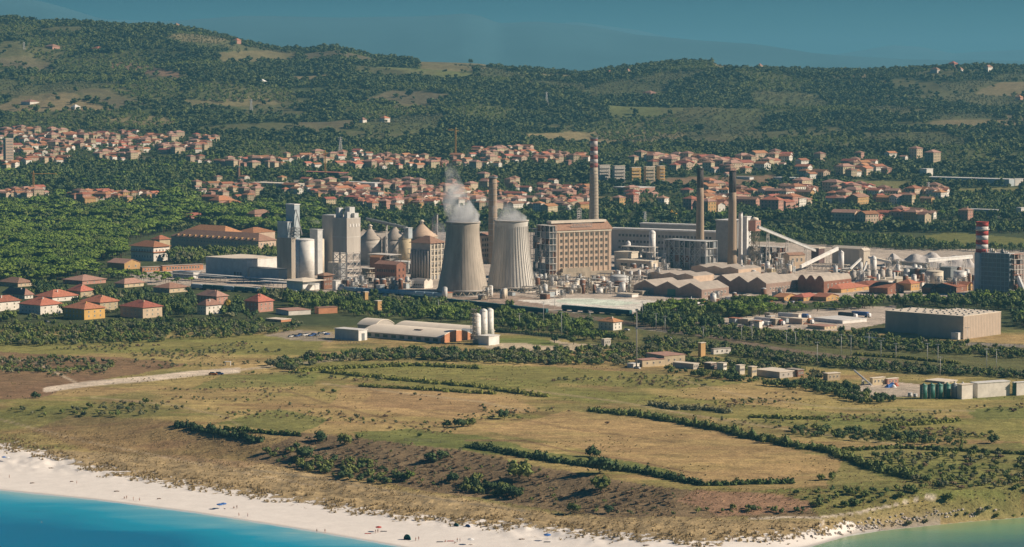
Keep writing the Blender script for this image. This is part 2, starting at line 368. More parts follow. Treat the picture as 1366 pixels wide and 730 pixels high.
def ground_mesh():
    us = np.arange(-360, 1740, 3.0)
    Ys = []
    for v in np.arange(830, 742, -4): Ys.append(unp(683, v, 0)[1])
    for v in np.arange(742, 296, -1.25): Ys.append(unp(683, v, 8 if v > 640 else 12)[1])
    Ys = sorted(set(float(y) for y in Ys if y < 2990))
    Ys += list(np.arange(2996, 6100, 15.)) + list(np.geomspace(6100, 44000, 26))
    Ys = np.array(Ys); Y, U = np.meshgrid(Ys, us, indexing='ij')
    X = (U-CU)/FPX*Y*1.003
    Z = height(X, Y); c, sand, wet = ground_colour(X, Y, Z)
    nr, nc = X.shape
    me = bpy.data.meshes.new('ground'); n = nr*nc
    me.vertices.add(n); me.vertices.foreach_set('co', np.stack([X, Y, Z], -1).astype(np.float32).ravel())
    i = np.arange(n).reshape(nr, nc); q = np.stack([i[:-1, :-1], i[:-1, 1:], i[1:, 1:], i[1:, :-1]], -1).reshape(-1, 4)
    me.loops.add(q.size); me.loops.foreach_set('vertex_index', q.ravel().astype(np.int32))
    me.polygons.add(len(q)); me.polygons.foreach_set('loop_start', np.arange(0, q.size, 4, dtype=np.int32))
    me.polygons.foreach_set('loop_total', np.full(len(q), 4, np.int32)); me.polygons.foreach_set('use_smooth', np.ones(len(q), bool))
    me.update(); me.validate()
    a = me.color_attributes.new('land', 'FLOAT_COLOR', 'POINT')
    a.data.foreach_set('color', np.concatenate([c, np.ones(c.shape[:2]+(1,))], -1).astype(np.float32).ravel())
    for nm, arr in (('sand', sand), ('wet', wet)):
        t = me.attributes.new(nm, 'FLOAT', 'POINT'); t.data.foreach_set('value', arr.astype(np.float32).ravel())
    m = bpy.data.materials.new('ground_cover'); m.use_nodes = True; nn = m.node_tree; L = nn.links
    b = nn.nodes['Principled BSDF']; b.inputs['Roughness'].default_value = .95; b.inputs['Specular IOR Level'].default_value = .1
    N = lambda t: nn.nodes.new(t)
    at_ = N('ShaderNodeAttribute'); at_.attribute_name = 'land'; as_ = N('ShaderNodeAttribute'); as_.attribute_name = 'sand'
    aw = N('ShaderNodeAttribute'); aw.attribute_name = 'wet'
    g = N('ShaderNodeNewGeometry')
    def noise(sc, det=5, ro=.6):
        z = N('ShaderNodeTexNoise'); z.inputs['Scale'].default_value = sc; z.inputs['Detail'].default_value = det; z.inputs['Roughness'].default_value = ro
        L.new(g.outputs['Position'], z.inputs['Vector']); return z.outputs[0]
    def math_(op, x, y, z=None):
        q_ = N('ShaderNodeMath'); q_.operation = op
        for k, s_ in enumerate((x, y, z)):
            if s_ is None: continue
            if isinstance(s_, (int, float)): q_.inputs[k].default_value = s_
            else: L.new(s_, q_.inputs[k])
        return q_.outputs[0]
    def ramp(x, a_, b_, lo, hi):
        r_ = N('ShaderNodeMapRange'); L.new(x, r_.inputs[0])
        for k, q_ in enumerate((a_, b_, lo, hi)): r_.inputs[k+1].default_value = q_
        return r_.outputs[0]
    mpg = N('ShaderNodeMapping'); mpg.inputs['Rotation'].default_value = (0, 0, R(40)); mpg.inputs['Scale'].default_value = (.03, .45, .03); L.new(g.outputs['Position'], mpg.inputs[0])
    zs = N('ShaderNodeTexNoise'); zs.inputs['Scale'].default_value = 1.0; zs.inputs['Detail'].default_value = 4; L.new(mpg.outputs[0], zs.inputs['Vector'])
    nf = noise(.9, 6, .75); nm_ = noise(.12, 6, .7); nl = noise(.02, 4)
    val = math_('MULTIPLY', ramp(nf, .3, .7, .55, 1.45), math_('MULTIPLY', ramp(nm_, .3, .7, .66, 1.34), math_('MULTIPLY', ramp(zs.outputs[0], .3, .7, .84, 1.16), ramp(nl, .3, .7, .85, 1.15))))
    sc_ = N('ShaderNodeVectorMath'); sc_.operation = 'SCALE'; L.new(at_.outputs['Color'], sc_.inputs[0]); L.new(val, sc_.inputs['Scale'])
    # the dune edge: tufts of grass against white sand
    th = math_('ADD', as_.outputs['Fac'], ramp(noise(.17, 5, .7), .3, .7, -.95, .95))
    sm = ramp(th, -.05, .12, 0, 1)
    sv = math_('MULTIPLY', ramp(nf, .3, .7, .93, 1.05), ramp(nm_, .3, .7, .9, 1.05))
    sandc = N('ShaderNodeVectorMath'); sandc.operation = 'SCALE'; sandc.inputs[0].default_value = C_SAND; L.new(sv, sandc.inputs['Scale'])
    mx1 = N('ShaderNodeMix'); mx1.data_type = 'RGBA'; L.new(sm, mx1.inputs[0]); L.new(sc_.outputs[0], mx1.inputs[6]); L.new(sandc.outputs[0], mx1.inputs[7])
    mx2 = N('ShaderNodeMix'); mx2.data_type = 'RGBA'; L.new(math_('MULTIPLY', aw.outputs['Fac'], .75), mx2.inputs[0]); L.new(mx1.outputs[2], mx2.inputs[6]); mx2.inputs[7].default_value = (.33, .30, .27, 1)
    L.new(mx2.outputs[2], b.inputs['Base Color'])
    bp = N('ShaderNodeBump'); bp.inputs['Strength'].default_value = .8; bp.inputs['Distance'].default_value = 1.0
    hgt = math_('ADD', math_('MULTIPLY', nm_, 1.2), math_('MULTIPLY', nf, .35))
    L.new(math_('MULTIPLY', hgt, ramp(sm, 0, 1, 1, .12)), bp.inputs['Height']); L.new(bp.outputs[0], b.inputs['Normal'])
    me.materials.append(m)
    o = bpy.data.objects.new('ground', me); COL.objects.link(o); o['kind'] = 'structure'
    return o
ground_mesh()

# ------------------------------------------------------------------ sea and river
def water(name, x0, x1, y0, y1, nx, ny, ramp_cols, wav, dscale):
    xs = np.linspace(x0, x1, nx); ys = np.linspace(y0, y1, ny); Y, X = np.meshgrid(ys, xs, indexing='ij')
    d = np.interp(X, *shore)-Y
    n = nx*ny; me = bpy.data.meshes.new(name); me.vertices.add(n)
    me.vertices.foreach_set('co', np.stack([X, Y, X*0], -1).astype(np.float32).ravel())
    i = np.arange(n).reshape(ny, nx); q = np.stack([i[:-1, :-1], i[:-1, 1:], i[1:, 1:], i[1:, :-1]], -1).reshape(-1, 4)
    me.loops.add(q.size); me.loops.foreach_set('vertex_index', q.ravel().astype(np.int32))
    me.polygons.add(len(q)); me.polygons.foreach_set('loop_start', np.arange(0, q.size, 4, dtype=np.int32)); me.polygons.foreach_set('loop_total', np.full(len(q), 4, np.int32))
    me.update()
    t = me.attributes.new('offshore', 'FLOAT', 'POINT'); t.data.foreach_set('value', (d/dscale).astype(np.float32).ravel())
    m = bpy.data.materials.new(name+'_water'); m.use_nodes = True; nn = m.node_tree; L = nn.links; b = nn.nodes['Principled BSDF']
    b.inputs['Roughness'].default_value = .22; b.inputs['Specular IOR Level'].default_value = .35
    a = nn.nodes.new('ShaderNodeAttribute'); a.attribute_name = 'offshore'; g = nn.nodes.new('ShaderNodeNewGeometry')
    mp = nn.nodes.new('ShaderNodeMapping'); mp.inputs['Scale'].default_value = (.35, 1, 1); mp.inputs['Rotation'].default_value = (0, 0, R(28)); L.new(g.outputs['Position'], mp.inputs[0])
    z = nn.nodes.new('ShaderNodeTexNoise'); z.inputs['Scale'].default_value = .035; z.inputs['Detail'].default_value = 4; z.inputs['Distortion'].default_value = .6; L.new(mp.outputs[0], z.inputs['Vector'])
    s_ = nn.nodes.new('ShaderNodeMath'); s_.operation = 'MULTIPLY_ADD'; s_.inputs[1].default_value = .7; L.new(z.outputs[0], s_.inputs[0])
    s2 = nn.nodes.new('ShaderNodeMath'); s2.operation = 'SUBTRACT'; L.new(a.outputs['Fac'], s2.inputs[0]); s2.inputs[1].default_value = .35; L.new(s2.outputs[0], s_.inputs[2])
    cr = nn.nodes.new('ShaderNodeValToRGB'); L.new(s_.outputs[0], cr.inputs[0])
    el = cr.color_ramp.elements; el[0].position, el[0].color = ramp_cols[0][0], (*ramp_cols[0][1], 1); el[1].position, el[1].color = ramp_cols[-1][0], (*ramp_cols[-1][1], 1)
    for p, c in ramp_cols[1:-1]: e = el.new(p); e.color = (*c, 1)
    fo = nn.nodes.new('ShaderNodeMapRange'); fn = nn.nodes.new('ShaderNodeTexNoise'); fn.inputs['Scale'].default_value = .12; L.new(g.outputs['Position'], fn.inputs['Vector']); fm = nn.nodes.new('ShaderNodeMath'); fm.operation = 'MULTIPLY_ADD'; L.new(fn.outputs[0], fm.inputs[0]); fm.inputs[1].default_value = .030; L.new(a.outputs['Fac'], fm.inputs[2])
    L.new(fm.outputs[0], fo.inputs[0]); fo.inputs[1].default_value = .022; fo.inputs[2].default_value = .034; fo.inputs[3].default_value = .75; fo.inputs[4].default_value = 0
    fx = nn.nodes.new('ShaderNodeMix'); fx.data_type = 'RGBA'; L.new(fo.outputs[0], fx.inputs[0]); L.new(cr.outputs[0], fx.inputs[6]); fx.inputs[7].default_value = (.72, .74, .74, 1)
    L.new(fx.outputs[2], b.inputs['Base Color'])
    w1 = nn.nodes.new('ShaderNodeTexNoise'); w1.inputs['Scale'].default_value = wav; w1.inputs['Detail'].default_value = 5; w1.inputs['Roughness'].default_value = .7
    L.new(mp.outputs[0], w1.inputs['Vector'])
    bp = nn.nodes.new('ShaderNodeBump'); bp.inputs['Strength'].default_value = .5; bp.inputs['Distance'].default_value = .25; L.new(w1.outputs[0], bp.inputs['Height']); L.new(bp.outputs[0], b.inputs['Normal'])
    me.materials.append(m); o = bpy.data.objects.new(name, me); COL.objects.link(o); o['kind'] = 'structure'; return o
water('sea', -2600, 40, -1500, 1700, 260, 320, [(0,(.34,.58,.58)),(.10,(.15,.48,.58)),(.30,(.01,.36,.52)),(.7,(.0,.18,.33))], .8, 110)
water('river', 40, 2600, -1500, 1500, 160, 200, [(0,(.24,.34,.17)),(.2,(.17,.34,.21)),(.6,(.10,.26,.20)),(1,(.06,.18,.18))], .8, 60)

# ------------------------------------------------------------------ distant mountains
def range_(name, Y, pts, depth, seed, col):
    p = np.array(pts, float); us = np.arange(-700, 2100, 9.)
    ks = np.linspace(0, 1, 14); vs = []; 
    for k in ks:
        yy = Y-depth*(1-k)
        for u in us:
            v = np.interp(u, p[:, 0], p[:, 1]); zt = z_of_v(v, Y)
            x = (u-CU)/FPX*yy
            f = k**1.3
            n = float(fbm(np.array(x), np.array(yy), Y*.05, seed)); rn = 1-abs(n)*2
            vs.append((x, yy, 15+(zt-15)*f+Y*.0035*f*(1-k)*rn*2+Y*.0009*n*f))
    nc = len(us); fs = [(r*nc+c, r*nc+c+1, (r+1)*nc+c+1, (r+1)*nc+c) for r in range(len(ks)-1) for c in range(nc-1)]
    o = len(vs); vs += [((u-CU)/FPX*(Y+depth*.5), Y+depth*.5, 10) for u in us]
    b0 = (len(ks)-1)*nc; fs += [(b0+c, b0+c+1, o+c+1, o+c) for c in range(nc-1)]
    m = M(); m.add(vs, fs, sm=True); ob = m.build(name, mat(name+'_slopes', col, .95, .3, .0006)); ob['kind'] = 'structure'  # bluish slope colour has distance haze painted in, nearer the sky's tone
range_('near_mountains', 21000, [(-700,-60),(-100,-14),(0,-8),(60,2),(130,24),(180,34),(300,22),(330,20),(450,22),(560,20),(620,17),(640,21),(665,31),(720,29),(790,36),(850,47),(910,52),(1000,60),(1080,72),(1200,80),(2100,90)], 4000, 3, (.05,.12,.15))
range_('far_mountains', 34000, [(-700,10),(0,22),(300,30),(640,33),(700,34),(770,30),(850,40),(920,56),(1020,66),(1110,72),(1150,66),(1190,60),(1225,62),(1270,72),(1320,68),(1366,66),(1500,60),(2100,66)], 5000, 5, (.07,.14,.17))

# ------------------------------------------------------------------ haze
hz = M(); hz.box(-9500, 9500, -1600, 43800, -120, 720)
hm = bpy.data.materials.new('air'); hm.use_nodes = True; hn = hm.node_tree; hn.nodes.clear()
ho = hn.nodes.new('ShaderNodeOutputMaterial'); pv = hn.nodes.new('ShaderNodeVolumePrincipled')
pv.inputs['Color'].default_value = (.165, .45, .64, 1); pv.inputs['Density'].default_value = 5.6e-5; pv.inputs['Anisotropy'].default_value = .1
hn.links.new(pv.outputs[0], ho.inputs['Volume'])
haze = hz.build('haze', hm); haze['kind'] = 'stuff'; haze['label'] = 'pale blue haze lying over the plain and hills'; haze['category'] = 'haze'

# ------------------------------------------------------------------ surface palette
def K(n):
    P = {
     'cream': dict(col=(.50,.40,.27), rnd=.18), 'beige': dict(col=(.56,.42,.31)), 'yellow': dict(col=(.62,.38,.12)), 'ochre': dict(col=(.50,.31,.13)),
     'pink': dict(col=(.46,.25,.19)), 'white_render': dict(col=(.74,.69,.61)), 'brick': dict(col=(.26,.12,.08), var=.3), 'rust': dict(col=(.22,.11,.07), var=.4),
     'terracotta': dict(col=(.42,.175,.10), var=.35, sc=.7, rnd=.28), 'old_tile': dict(col=(.33,.19,.135), var=.3, sc=.6, rnd=.12), 'pink_tile': dict(col=(.44,.26,.20), var=.25, sc=.5),
     'white_metal': dict(col=(.76,.74,.70), rough=.5), 'pale_metal': dict(col=(.58,.58,.56), rough=.55), 'blue_metal': dict(col=(.42,.47,.49), rough=.55), 'grey_metal': dict(col=(.29,.29,.285), rough=.6),
     'dark_metal': dict(col=(.19,.21,.22), rough=.6, rnd=.2), 'steel': dict(col=(.30,.29,.28), rough=.5, rnd=.2), 'white_steel': dict(col=(.62,.58,.53), rough=.6, rnd=.1), 'green_paint': dict(col=(.03,.15,.12), rough=.5),
     'concrete': dict(col=(.48,.44,.39), var=.2, sc=.12, streak=4), 'brown_conc': dict(col=(.42,.365,.30), var=.34, sc=.12, streak=5), 'light_conc': dict(col=(.56,.53,.48), var=.26, sc=.12, streak=5), 'dirty_conc': dict(col=(.40,.34,.26), var=.35, sc=.2, streak=5),
     'asbestos': dict(col=(.42,.365,.31), var=.22, sc=.15), 'pale_roof': dict(col=(.74,.65,.53), var=.15, sc=.12), 'warm_white': dict(col=(.66,.58,.46), var=.12, sc=.15),
     'soot': dict(col=(.062,.052,.05)), 'stack_conc': dict(col=(.36,.27,.19), var=.2, sc=.1, streak=6), 'red_band': dict(col=(.42,.06,.05)), 'white_band': dict(col=(.66,.62,.58)), 'faded_red': dict(col=(.30,.10,.09)), 'faded_white': dict(col=(.50,.44,.42)),
     'glass': dict(col=(.03,.035,.04), rough=.2, spec=.5), 'shutter': dict(col=(.10,.13,.09), rnd=.3), 'orange_brick': dict(col=(.55,.25,.13)), 'dark_brick': dict(col=(.12,.075,.07), var=.3),
     'purple_sheet': dict(col=(.30,.21,.17), var=.2), 'wh_wall': dict(col=(.50,.40,.31), var=.1), 'salt': dict(col=(.52,.48,.45), var=.25, sc=.08, bump=.6), 'cream_roof': dict(col=(.84,.75,.62), var=.1, sc=.1), 'canvas': dict(col=(.74,.71,.68)), 'yellow_canvas': dict(col=(.70,.38,.04)),
     'bark': dict(col=(.09,.06,.04)), 'wagon_green': dict(col=(.03,.11,.12), rnd=.2), 'wagon_blue': dict(col=(.38,.50,.56), rnd=.1), 'crane_yellow': dict(col=(.50,.28,.06)), 'rock': dict(col=(.48,.42,.36), rnd=.2),
     'wood': dict(col=(.20,.12,.07)), 'skin': dict(col=(.42,.22,.14)), 'tyre': dict(col=(.02,.02,.02)), 'cloth_blue': dict(col=(.05,.16,.45)), 'cloth_green': dict(col=(.03,.16,.15)), 'cloth_red': dict(col=(.45,.08,.06)), 'cloth_dark': dict(col=(.04,.045,.06)), 'cloth_white': dict(col=(.7,.7,.7)),
     'car_red': dict(col=(.40,.10,.05), rough=.35), 'car_blue': dict(col=(.06,.13,.35), rough=.35), 'car_white': dict(col=(.7,.7,.7), rough=.35), 'car_grey': dict(col=(.2,.21,.22), rough=.35), 'car_orange': dict(col=(.55,.2,.03), rough=.4),
    }[n]
    return mat(n, **P)

_wm = {}
def window_mesh(pane='glass', frame='white_render'):
    k = (pane, frame)
    if k not in _wm:
        m = M(); m.box(-.5, .5, -.03, .0, -.5, .5, 1)
        for b in ((-.5,-.40,-.12,-.035,-.5,.5), (.40,.5,-.12,-.035,-.5,.5), (-.40,.40,-.12,-.035,.42,.5), (-.40,.40,-.16,-.035,-.5,-.42), (-.04,.04,-.09,-.035,-.42,.42)): m.box(*b)
        _wm[k] = m.mesh('window', [K(frame), K(pane)])
    return _wm[k]
def windows(par, L, W, face, n, rows, z0, z1, ww, wh, pane='glass', frame='white_render', m0=.08):
    """grid of window parts on the left face (y=0) or right face (x=0) of a block"""
    me = window_mesh(pane, frame); span = L if face == 'L' else W
    for i in range(n):
        for j in range(rows):
            t = m0+(1-2*m0)*((i+.5)/n); z = z0+(z1-z0)*((j+.5)/rows)
            if face == 'L': inst('window', me, par, (-span*t, -.004, z), 0, (ww, 1, wh))
            else: inst('window', me, par, (.004, span*t, z), R(90), (ww, 1, wh))
def roof_into(m, kind, x0, x1, y0, y1, z, rh, ov=.6, th=.25):
    X0, X1, Y0, Y1 = x0-ov, x1+ov, y0-ov, y1+ov; z = z+.004
    if kind == 'flat': m.box(X0, X1, Y0, Y1, z, z+max(rh, th)); return
    if kind == 'hip':
        dx, dy = X1-X0, Y1-Y0; e = min(dx, dy)/2*.95
        if dx >= dy: a, b = (X0+e, (Y0+Y1)/2), (X1-e, (Y0+Y1)/2)
        else: a, b = ((X0+X1)/2, Y0+e), ((X0+X1)/2, Y1-e)
        v = [(X0,Y0,z),(X1,Y0,z),(X1,Y1,z),(X0,Y1,z),(X0,Y0,z+th),(X1,Y0,z+th),(X1,Y1,z+th),(X0,Y1,z+th),(a[0],a[1],z+rh+th),(b[0],b[1],z+rh+th)]
        f = [(0,3,2,1),(0,1,5,4),(1,2,6,5),(2,3,7,6),(3,0,4,7)]
        f += [(4,5,9,8),(5,6,9),(6,7,8,9),(7,4,8)] if dx >= dy else [(4,5,8),(5,6,9,8),(6,7,9),(7,4,8,9)]
        m.add(v, f); return
    if kind in ('gx', 'gy'):      # ridge along x / along y
        a0, a1 = (Y0, Y1) if kind == 'gx' else (X0, X1); c = (a0+a1)/2; sl = th*1.2
        prof = [(a0, z), (c, z+rh), (a1, z), (a1, z+sl), (c, z+rh+sl), (a0, z+sl)]
        if kind == 'gx': m.prism(prof, X0, X1, axis='x')
        else: m.prism(prof, Y0, Y1, axis='y')
        return
    if kind in ('bx', 'by'):
        a0, a1 = (Y0, Y1) if kind == 'bx' else (X0, X1); n = 14
        arc = [(a0+(a1-a0)*.5*(1-math.cos(math.pi*k/n)), z+rh*math.sin(math.pi*k/n)) for k in range(n+1)]
        arc = [(a0+(a1-a0)*k/n, z+rh*(1-(2*k/n-1)**2)) for k in range(n+1)]
        o, s0, s1 = len(m.v), (X0 if kind == 'bx' else Y0), (X1 if kind == 'bx' else Y1)
        prof = arc+[(a, b+th) for a, b in reversed(arc)]
        m.prism(prof, s0, s1, axis='x' if kind == 'bx' else 'y')
def gable_into(m, kind, x0, x1, y0, y1, z, rh, mi=0):
    z = z-.002
    if kind == 'gx': m.prism([(y0, z), (y1, z), ((y0+y1)/2, z+rh)], x0, x1, mi, 'x')
    elif kind == 'gy': m.prism([(x0, z), (x1, z), ((x0+x1)/2, z+rh)], y0, y1, mi, 'y')
    elif kind in ('bx', 'by'):
        a0, a1 = (y0, y1) if kind == 'bx' else (x0, x1); n = 14
        arc = [(a0+(a1-a0)*k/n, z+rh*(1-(2*k/n-1)**2)) for k in range(n+1)]
        m.prism(arc, x0 if kind == 'bx' else y0, x1 if kind == 'bx' else y1, mi, 'x' if kind == 'bx' else 'y')
class B: pass
def bldg(name, label, cat, u, v, ul, ur, h, roof='flat', rh=1, wall='cream', roofm='terracotta', th=40, bays=1, ov=.5, wins=(), group=None, chim=0, pane='glass', frame='white_render', rth=.25, z=None, plinth=0):
    (x, y, zz), s = at(u, v); a = R(th); L = ul*s/math.cos(a); W = ur*s/math.sin(a); h *= s; rh *= s
    if z is not None: zz = z
    t = thing(name, label, cat, (x, y, zz-.3), -a, group)
    OCC.append((x, y, -a, -L, 0, 0, W))
    m = M(); m.box(-L, 0, 0, W, -1.0, h+.3)
    r = M()
    for k in range(bays):
        if roof in ('gy', 'by'): bb = (-L+L*k/bays, -L+L*(k+1)/bays, 0, W)
        else: bb = (-L, 0, W*k/bays, W*(k+1)/bays)
        rr = rh if roof != 'flat' else max(rh, .3)
        oo = ov if bays == 1 else (0 if bays > 1 else ov)
        if bays > 1:     # only the outer edges overhang
            e = .03; bb2 = (bb[0]+e, bb[1]-e, bb[2], bb[3]) if roof in ('gy','by') else (bb[0], bb[1], bb[2]+e, bb[3]-e)
            roof_into(r, roof, *bb2, h+.3+.003*k, rr, 0 if True else ov, rth)
        else: roof_into(r, roof, *bb, h+.3, rr, ov, rth)
        if roof[0] in 'gb': gable_into(m, roof, *bb, h+.3, rr)
    m.build('wall', K(wall), t)
    ro = r.build('roof', K(roofm), t)
    for k in range(chim):
        c = M(); cx, cy = -L*(.3+.4*k), W*(.4+.15*k); c.box(cx-.35, cx+.35, cy-.35, cy+.35, h, h+rh*.8+1.4); c.box(cx-.5, cx+.5, cy-.5, cy+.5, h+rh*.8+1.404, h+rh*.8+1.6); c.build('chimney', K(wall), ro)
    for wd in wins:
        face, n, rows, f0, f1, ww, wh = wd[:7]
        windows(t, L, W, face, n, rows, .3+h*f0, .3+h*f1, ww, wh, pane, frame)
    if v > 340: GUARD.append((u-ul*.92, u+ur*.92, 0, v, u, min(h/s*.45, 9)))
    b = B(); b.t = t; b.L = L; b.W = W; b.h = h+.3; b.s = s; return b

def lattice_tower(m, x0, x1, y0, y1, z0, z1, n, r=.25, diag=True, mi=0):
    P = [(x0, y0), (x1, y0), (x1, y1), (x0, y1)]
    for p in P: m.bar((*p, z0), (*p, z1), r, mi)
    for k in range(n+1):
        z = z0+(z1-z0)*k/n
        for i in range(4):
            a, b = P[i], P[(i+1) % 4]
            if k: m.bar((*a, z), (*b, z), r*.8, mi)
            if diag and k < n:
                zt = z0+(z1-z0)*(k+1)/n
                m.bar((*a, z), (*b, zt), r*.55, mi); m.bar((*b, z), (*a, zt), r*.55, mi)
def frame_building(name, label, cat, u, v, ul, ur, h, floors, cols_, th=40, steel='white_steel', fill='dark_metal', seed=1, r=.3, density=.6, floor='light_conc'):
    """open steel frame with floors, columns, braces and vessels inside"""
    (x, y, z), s = at(u, v); a = R(th); L = ul*s/math.cos(a); W = ur*s/math.sin(a); h *= s; rn = random.Random(seed)
    t = thing(name, label, cat, (x, y, z-.2), -a); OCC.append((x, y, -a, -L, 0, 0, W))
    nx, ny = cols_; f = M(); d = h/floors
    for i in range(nx+1):
        for j in range(ny+1):
            if i in (0, nx) or j in (0, ny): f.bar((-L*i/nx, W*j/ny, 0), (-L*i/nx, W*j/ny, h), r)
    f.build('column_frame', K(steel), t)
    for k in range(1, floors+1):
        g = M(); g.box(-L-.4, .4, -.4, W+.4, d*k-.35, d*k); g.build('floor_deck', K(floor if k % 2 else steel), t)
        for i in range(nx):
            if rn.random() < .5:
                xx0, xx1 = -L*i/nx, -L*(i+1)/nx; g = M(); g.bar((xx0, -.15, d*(k-1)), (xx1, -.15, d*k-.36), r*.5); g.bar((xx1, -.15, d*(k-1)), (xx0, -.15, d*k-.36), r*.5); g.build('brace', K(steel), t)
    for k in range(floors):
        for i in range(nx):
            for j in range(ny):
                if rn.random() < density:
                    cx, cy = -L*(i+.5)/nx, W*(j+.5)/ny; w1 = L/nx*.38; w2 = W/ny*.38; g = M()
                    mm = K(rn.choice([fill, fill, 'grey_metal', 'rust', 'steel']))
                    if rn.random() < .5: g.box(cx-w1, cx+w1, cy-w2, cy+w2, d*k+.02, d*(k+1)-.5)
                    else: g.cyl(cx, cy, d*k+.02, d*(k+1)-.5, min(w1, w2), n=10)
                    g.build('vessel', mm, t)
    return t, L, W, h, s
def silo(name, label, cat, u, v, r, h, top='dome', th=.15, m1='white_metal', m2=None, ring=0, z=None, ladder=True):
    (x, y, z0), s = at(u, v); r *= s; h *= s; z0 = z if z is not None else z0
    t = thing(name, label, cat, (x, y+r*.0, z0-.2)); OCC.append((x, y, 0, -r, r, -r, r))
    b = M(); b.cyl(0, 0, 0, h, r, n=28)
    for k in range(ring): b.lathe([(r+.01, h*(k+1)/(ring+1)-.12), (r+.1, h*(k+1)/(ring+1)-.1), (r+.1, h*(k+1)/(ring+1)+.1), (r+.01, h*(k+1)/(ring+1)+.12)], 28, caps=False)
    b.build('shell', K(m1), t); q = M()
    if top == 'dome': q.lathe([(r*1.03, h+.01), (r*1.03, h+.15), (r*.85, h+r*th*1.2), (r*.5, h+r*th*2), (r*.12, h+r*th*2.4)], 28)
    elif top == 'cone': q.lathe([(r*1.05, h+.01), (r*1.05, h+.2), (r*.15, h+r*th), (r*.15, h+r*th+.4)], 28)
    else: q.lathe([(r*1.02, h+.01), (r*1.02, h+.3)], 28)
    q.build('roof', K(m2 or m1), t)
    if ladder:
        l = M(); a = -math.pi/2-.5
        for dx in (-.3, .3): l.bar((math.cos(a)*(r+.3)+dx, math.sin(a)*(r+.3), 0), (math.cos(a)*(r+.3)+dx, math.sin(a)*(r+.3), h+.6), .07)
        nr = max(4, int(h/1.2))
        for k in range(nr): l.bar((math.cos(a)*(r+.3)-.3, math.sin(a)*(r+.3), h*k/nr), (math.cos(a)*(r+.3)+.3, math.sin(a)*(r+.3), h*k/nr), .05)
        l.build('ladder', K('steel'), t)
    return t, r, h, s

# ------------------------------------------------------------------ cooling towers
def cooling_tower(label, u, v, rb, rt, hs, leg, material, ribs, rm):
    (x, y, z), s = at(u, v); t = thing('cooling_tower', label, 'cooling tower', (x, y, z)); OCC.append((x, y, 0, -rb*s-3, rb*s+3, -rb*s-3, rb*s+3))
    z0, z1 = leg*s, hs*s; prof = []
    for k in range(25):
        f = k/24; r = rt*.975+(rb-rt*.975)*(1-min(f/.86, 1))**1.45+ (max(0, f-.86)/.14)**2*rt*.03
        prof.append((r*s, z0+(z1-z0)*f))
    m = M(); inner = [(r-.7, zz) for r, zz in reversed(prof)]
    n = 96
    m.lathe(prof+[(prof[-1][0]-.7, prof[-1][1]+.002)]+inner[1:]+[(prof[0][0]-.05, prof[0][1])], n, caps=False)
    m.build('shell', K(material), t)
    rim = M(); R1 = prof[-1][0]; rim.lathe([(R1-.9, z1+.01), (R1+.6, z1-.5), (R1+.6, z1+.25), (R1-.9, z1+.25)], 64, caps=False); rim.build('rim', K('concrete'), t)
    low = M(); R0 = prof[0][0]; low.lathe([(R0+.02, z0-.5), (R0+.45, z0-.45), (R0+.45, z0+.9), (R0+.05, z0+1.0)], 64, caps=False); low.build('ring_beam', K('concrete'), t)
    if ribs:
        rb_ = M(); d = rm
        for k in range(ribs):
            a = 2*math.pi*k/ribs; ca, sa = math.cos(a), math.sin(a); w_ = .28; vs = []; fs = []
            for j, (r, zz) in enumerate(prof[:23]):
                for dd, sg in ((-.05, -1), (d, -1), (d, 1), (-.05, 1)): vs.append(((r+dd)*ca-sg*w_*sa, (r+dd)*sa+sg*w_*ca, zz))
                if j:
                    o = (j-1)*4; fs += [(o+q, o+(q+1) % 4, o+4+(q+1) % 4, o+4+q) for q in range(4)]
            rb_.add(vs, fs)
        rb_.build('ribs', K(material), t, stuff=True)
    leg_m = M(); da = math.pi/20
    p = lambda a, r, zz: (r*math.cos(a), r*math.sin(a), zz)
    leg_m.bar(p(-da*.9, R0+1.6, 0), p(0, R0, z0-.2), .33, n=6); leg_m.bar(p(da*.9, R0+1.6, 0), p(0, R0, z0-.2), .33, n=6)
    me = leg_m.mesh('leg', K('dirty_conc'))
    for k in range(20): inst('leg', me, t, (0, 0, 0), 2*math.pi*k/20)
    bs = M(); bs.lathe([(R0+3, -.6), (R0+3, .9), (R0+2.5, .9), (R0+2.5, .3)], 48); bs.build('basin', K('concrete'), t)
    pk = M(); pk.lathe([(R0*.93, .35), (R0*.93, z0+1)], 40, caps=True); pk.build('fill_pack', K('dark_metal'), t)
    return t, z1, R1
A_t, A_z, A_r = cooling_tower('smooth brown-grey cooling tower, left of the two steaming towers', 617.4, 393, 34, 22.9, 97, 6.5, 'brown_conc', 44, .07)
B_t, B_z, B_r = cooling_tower('pale ribbed cooling tower, right of the two, beside the tall beige power house', 682, 388, 32, 22.6, 94, 5.5, 'light_conc', 44, .38)

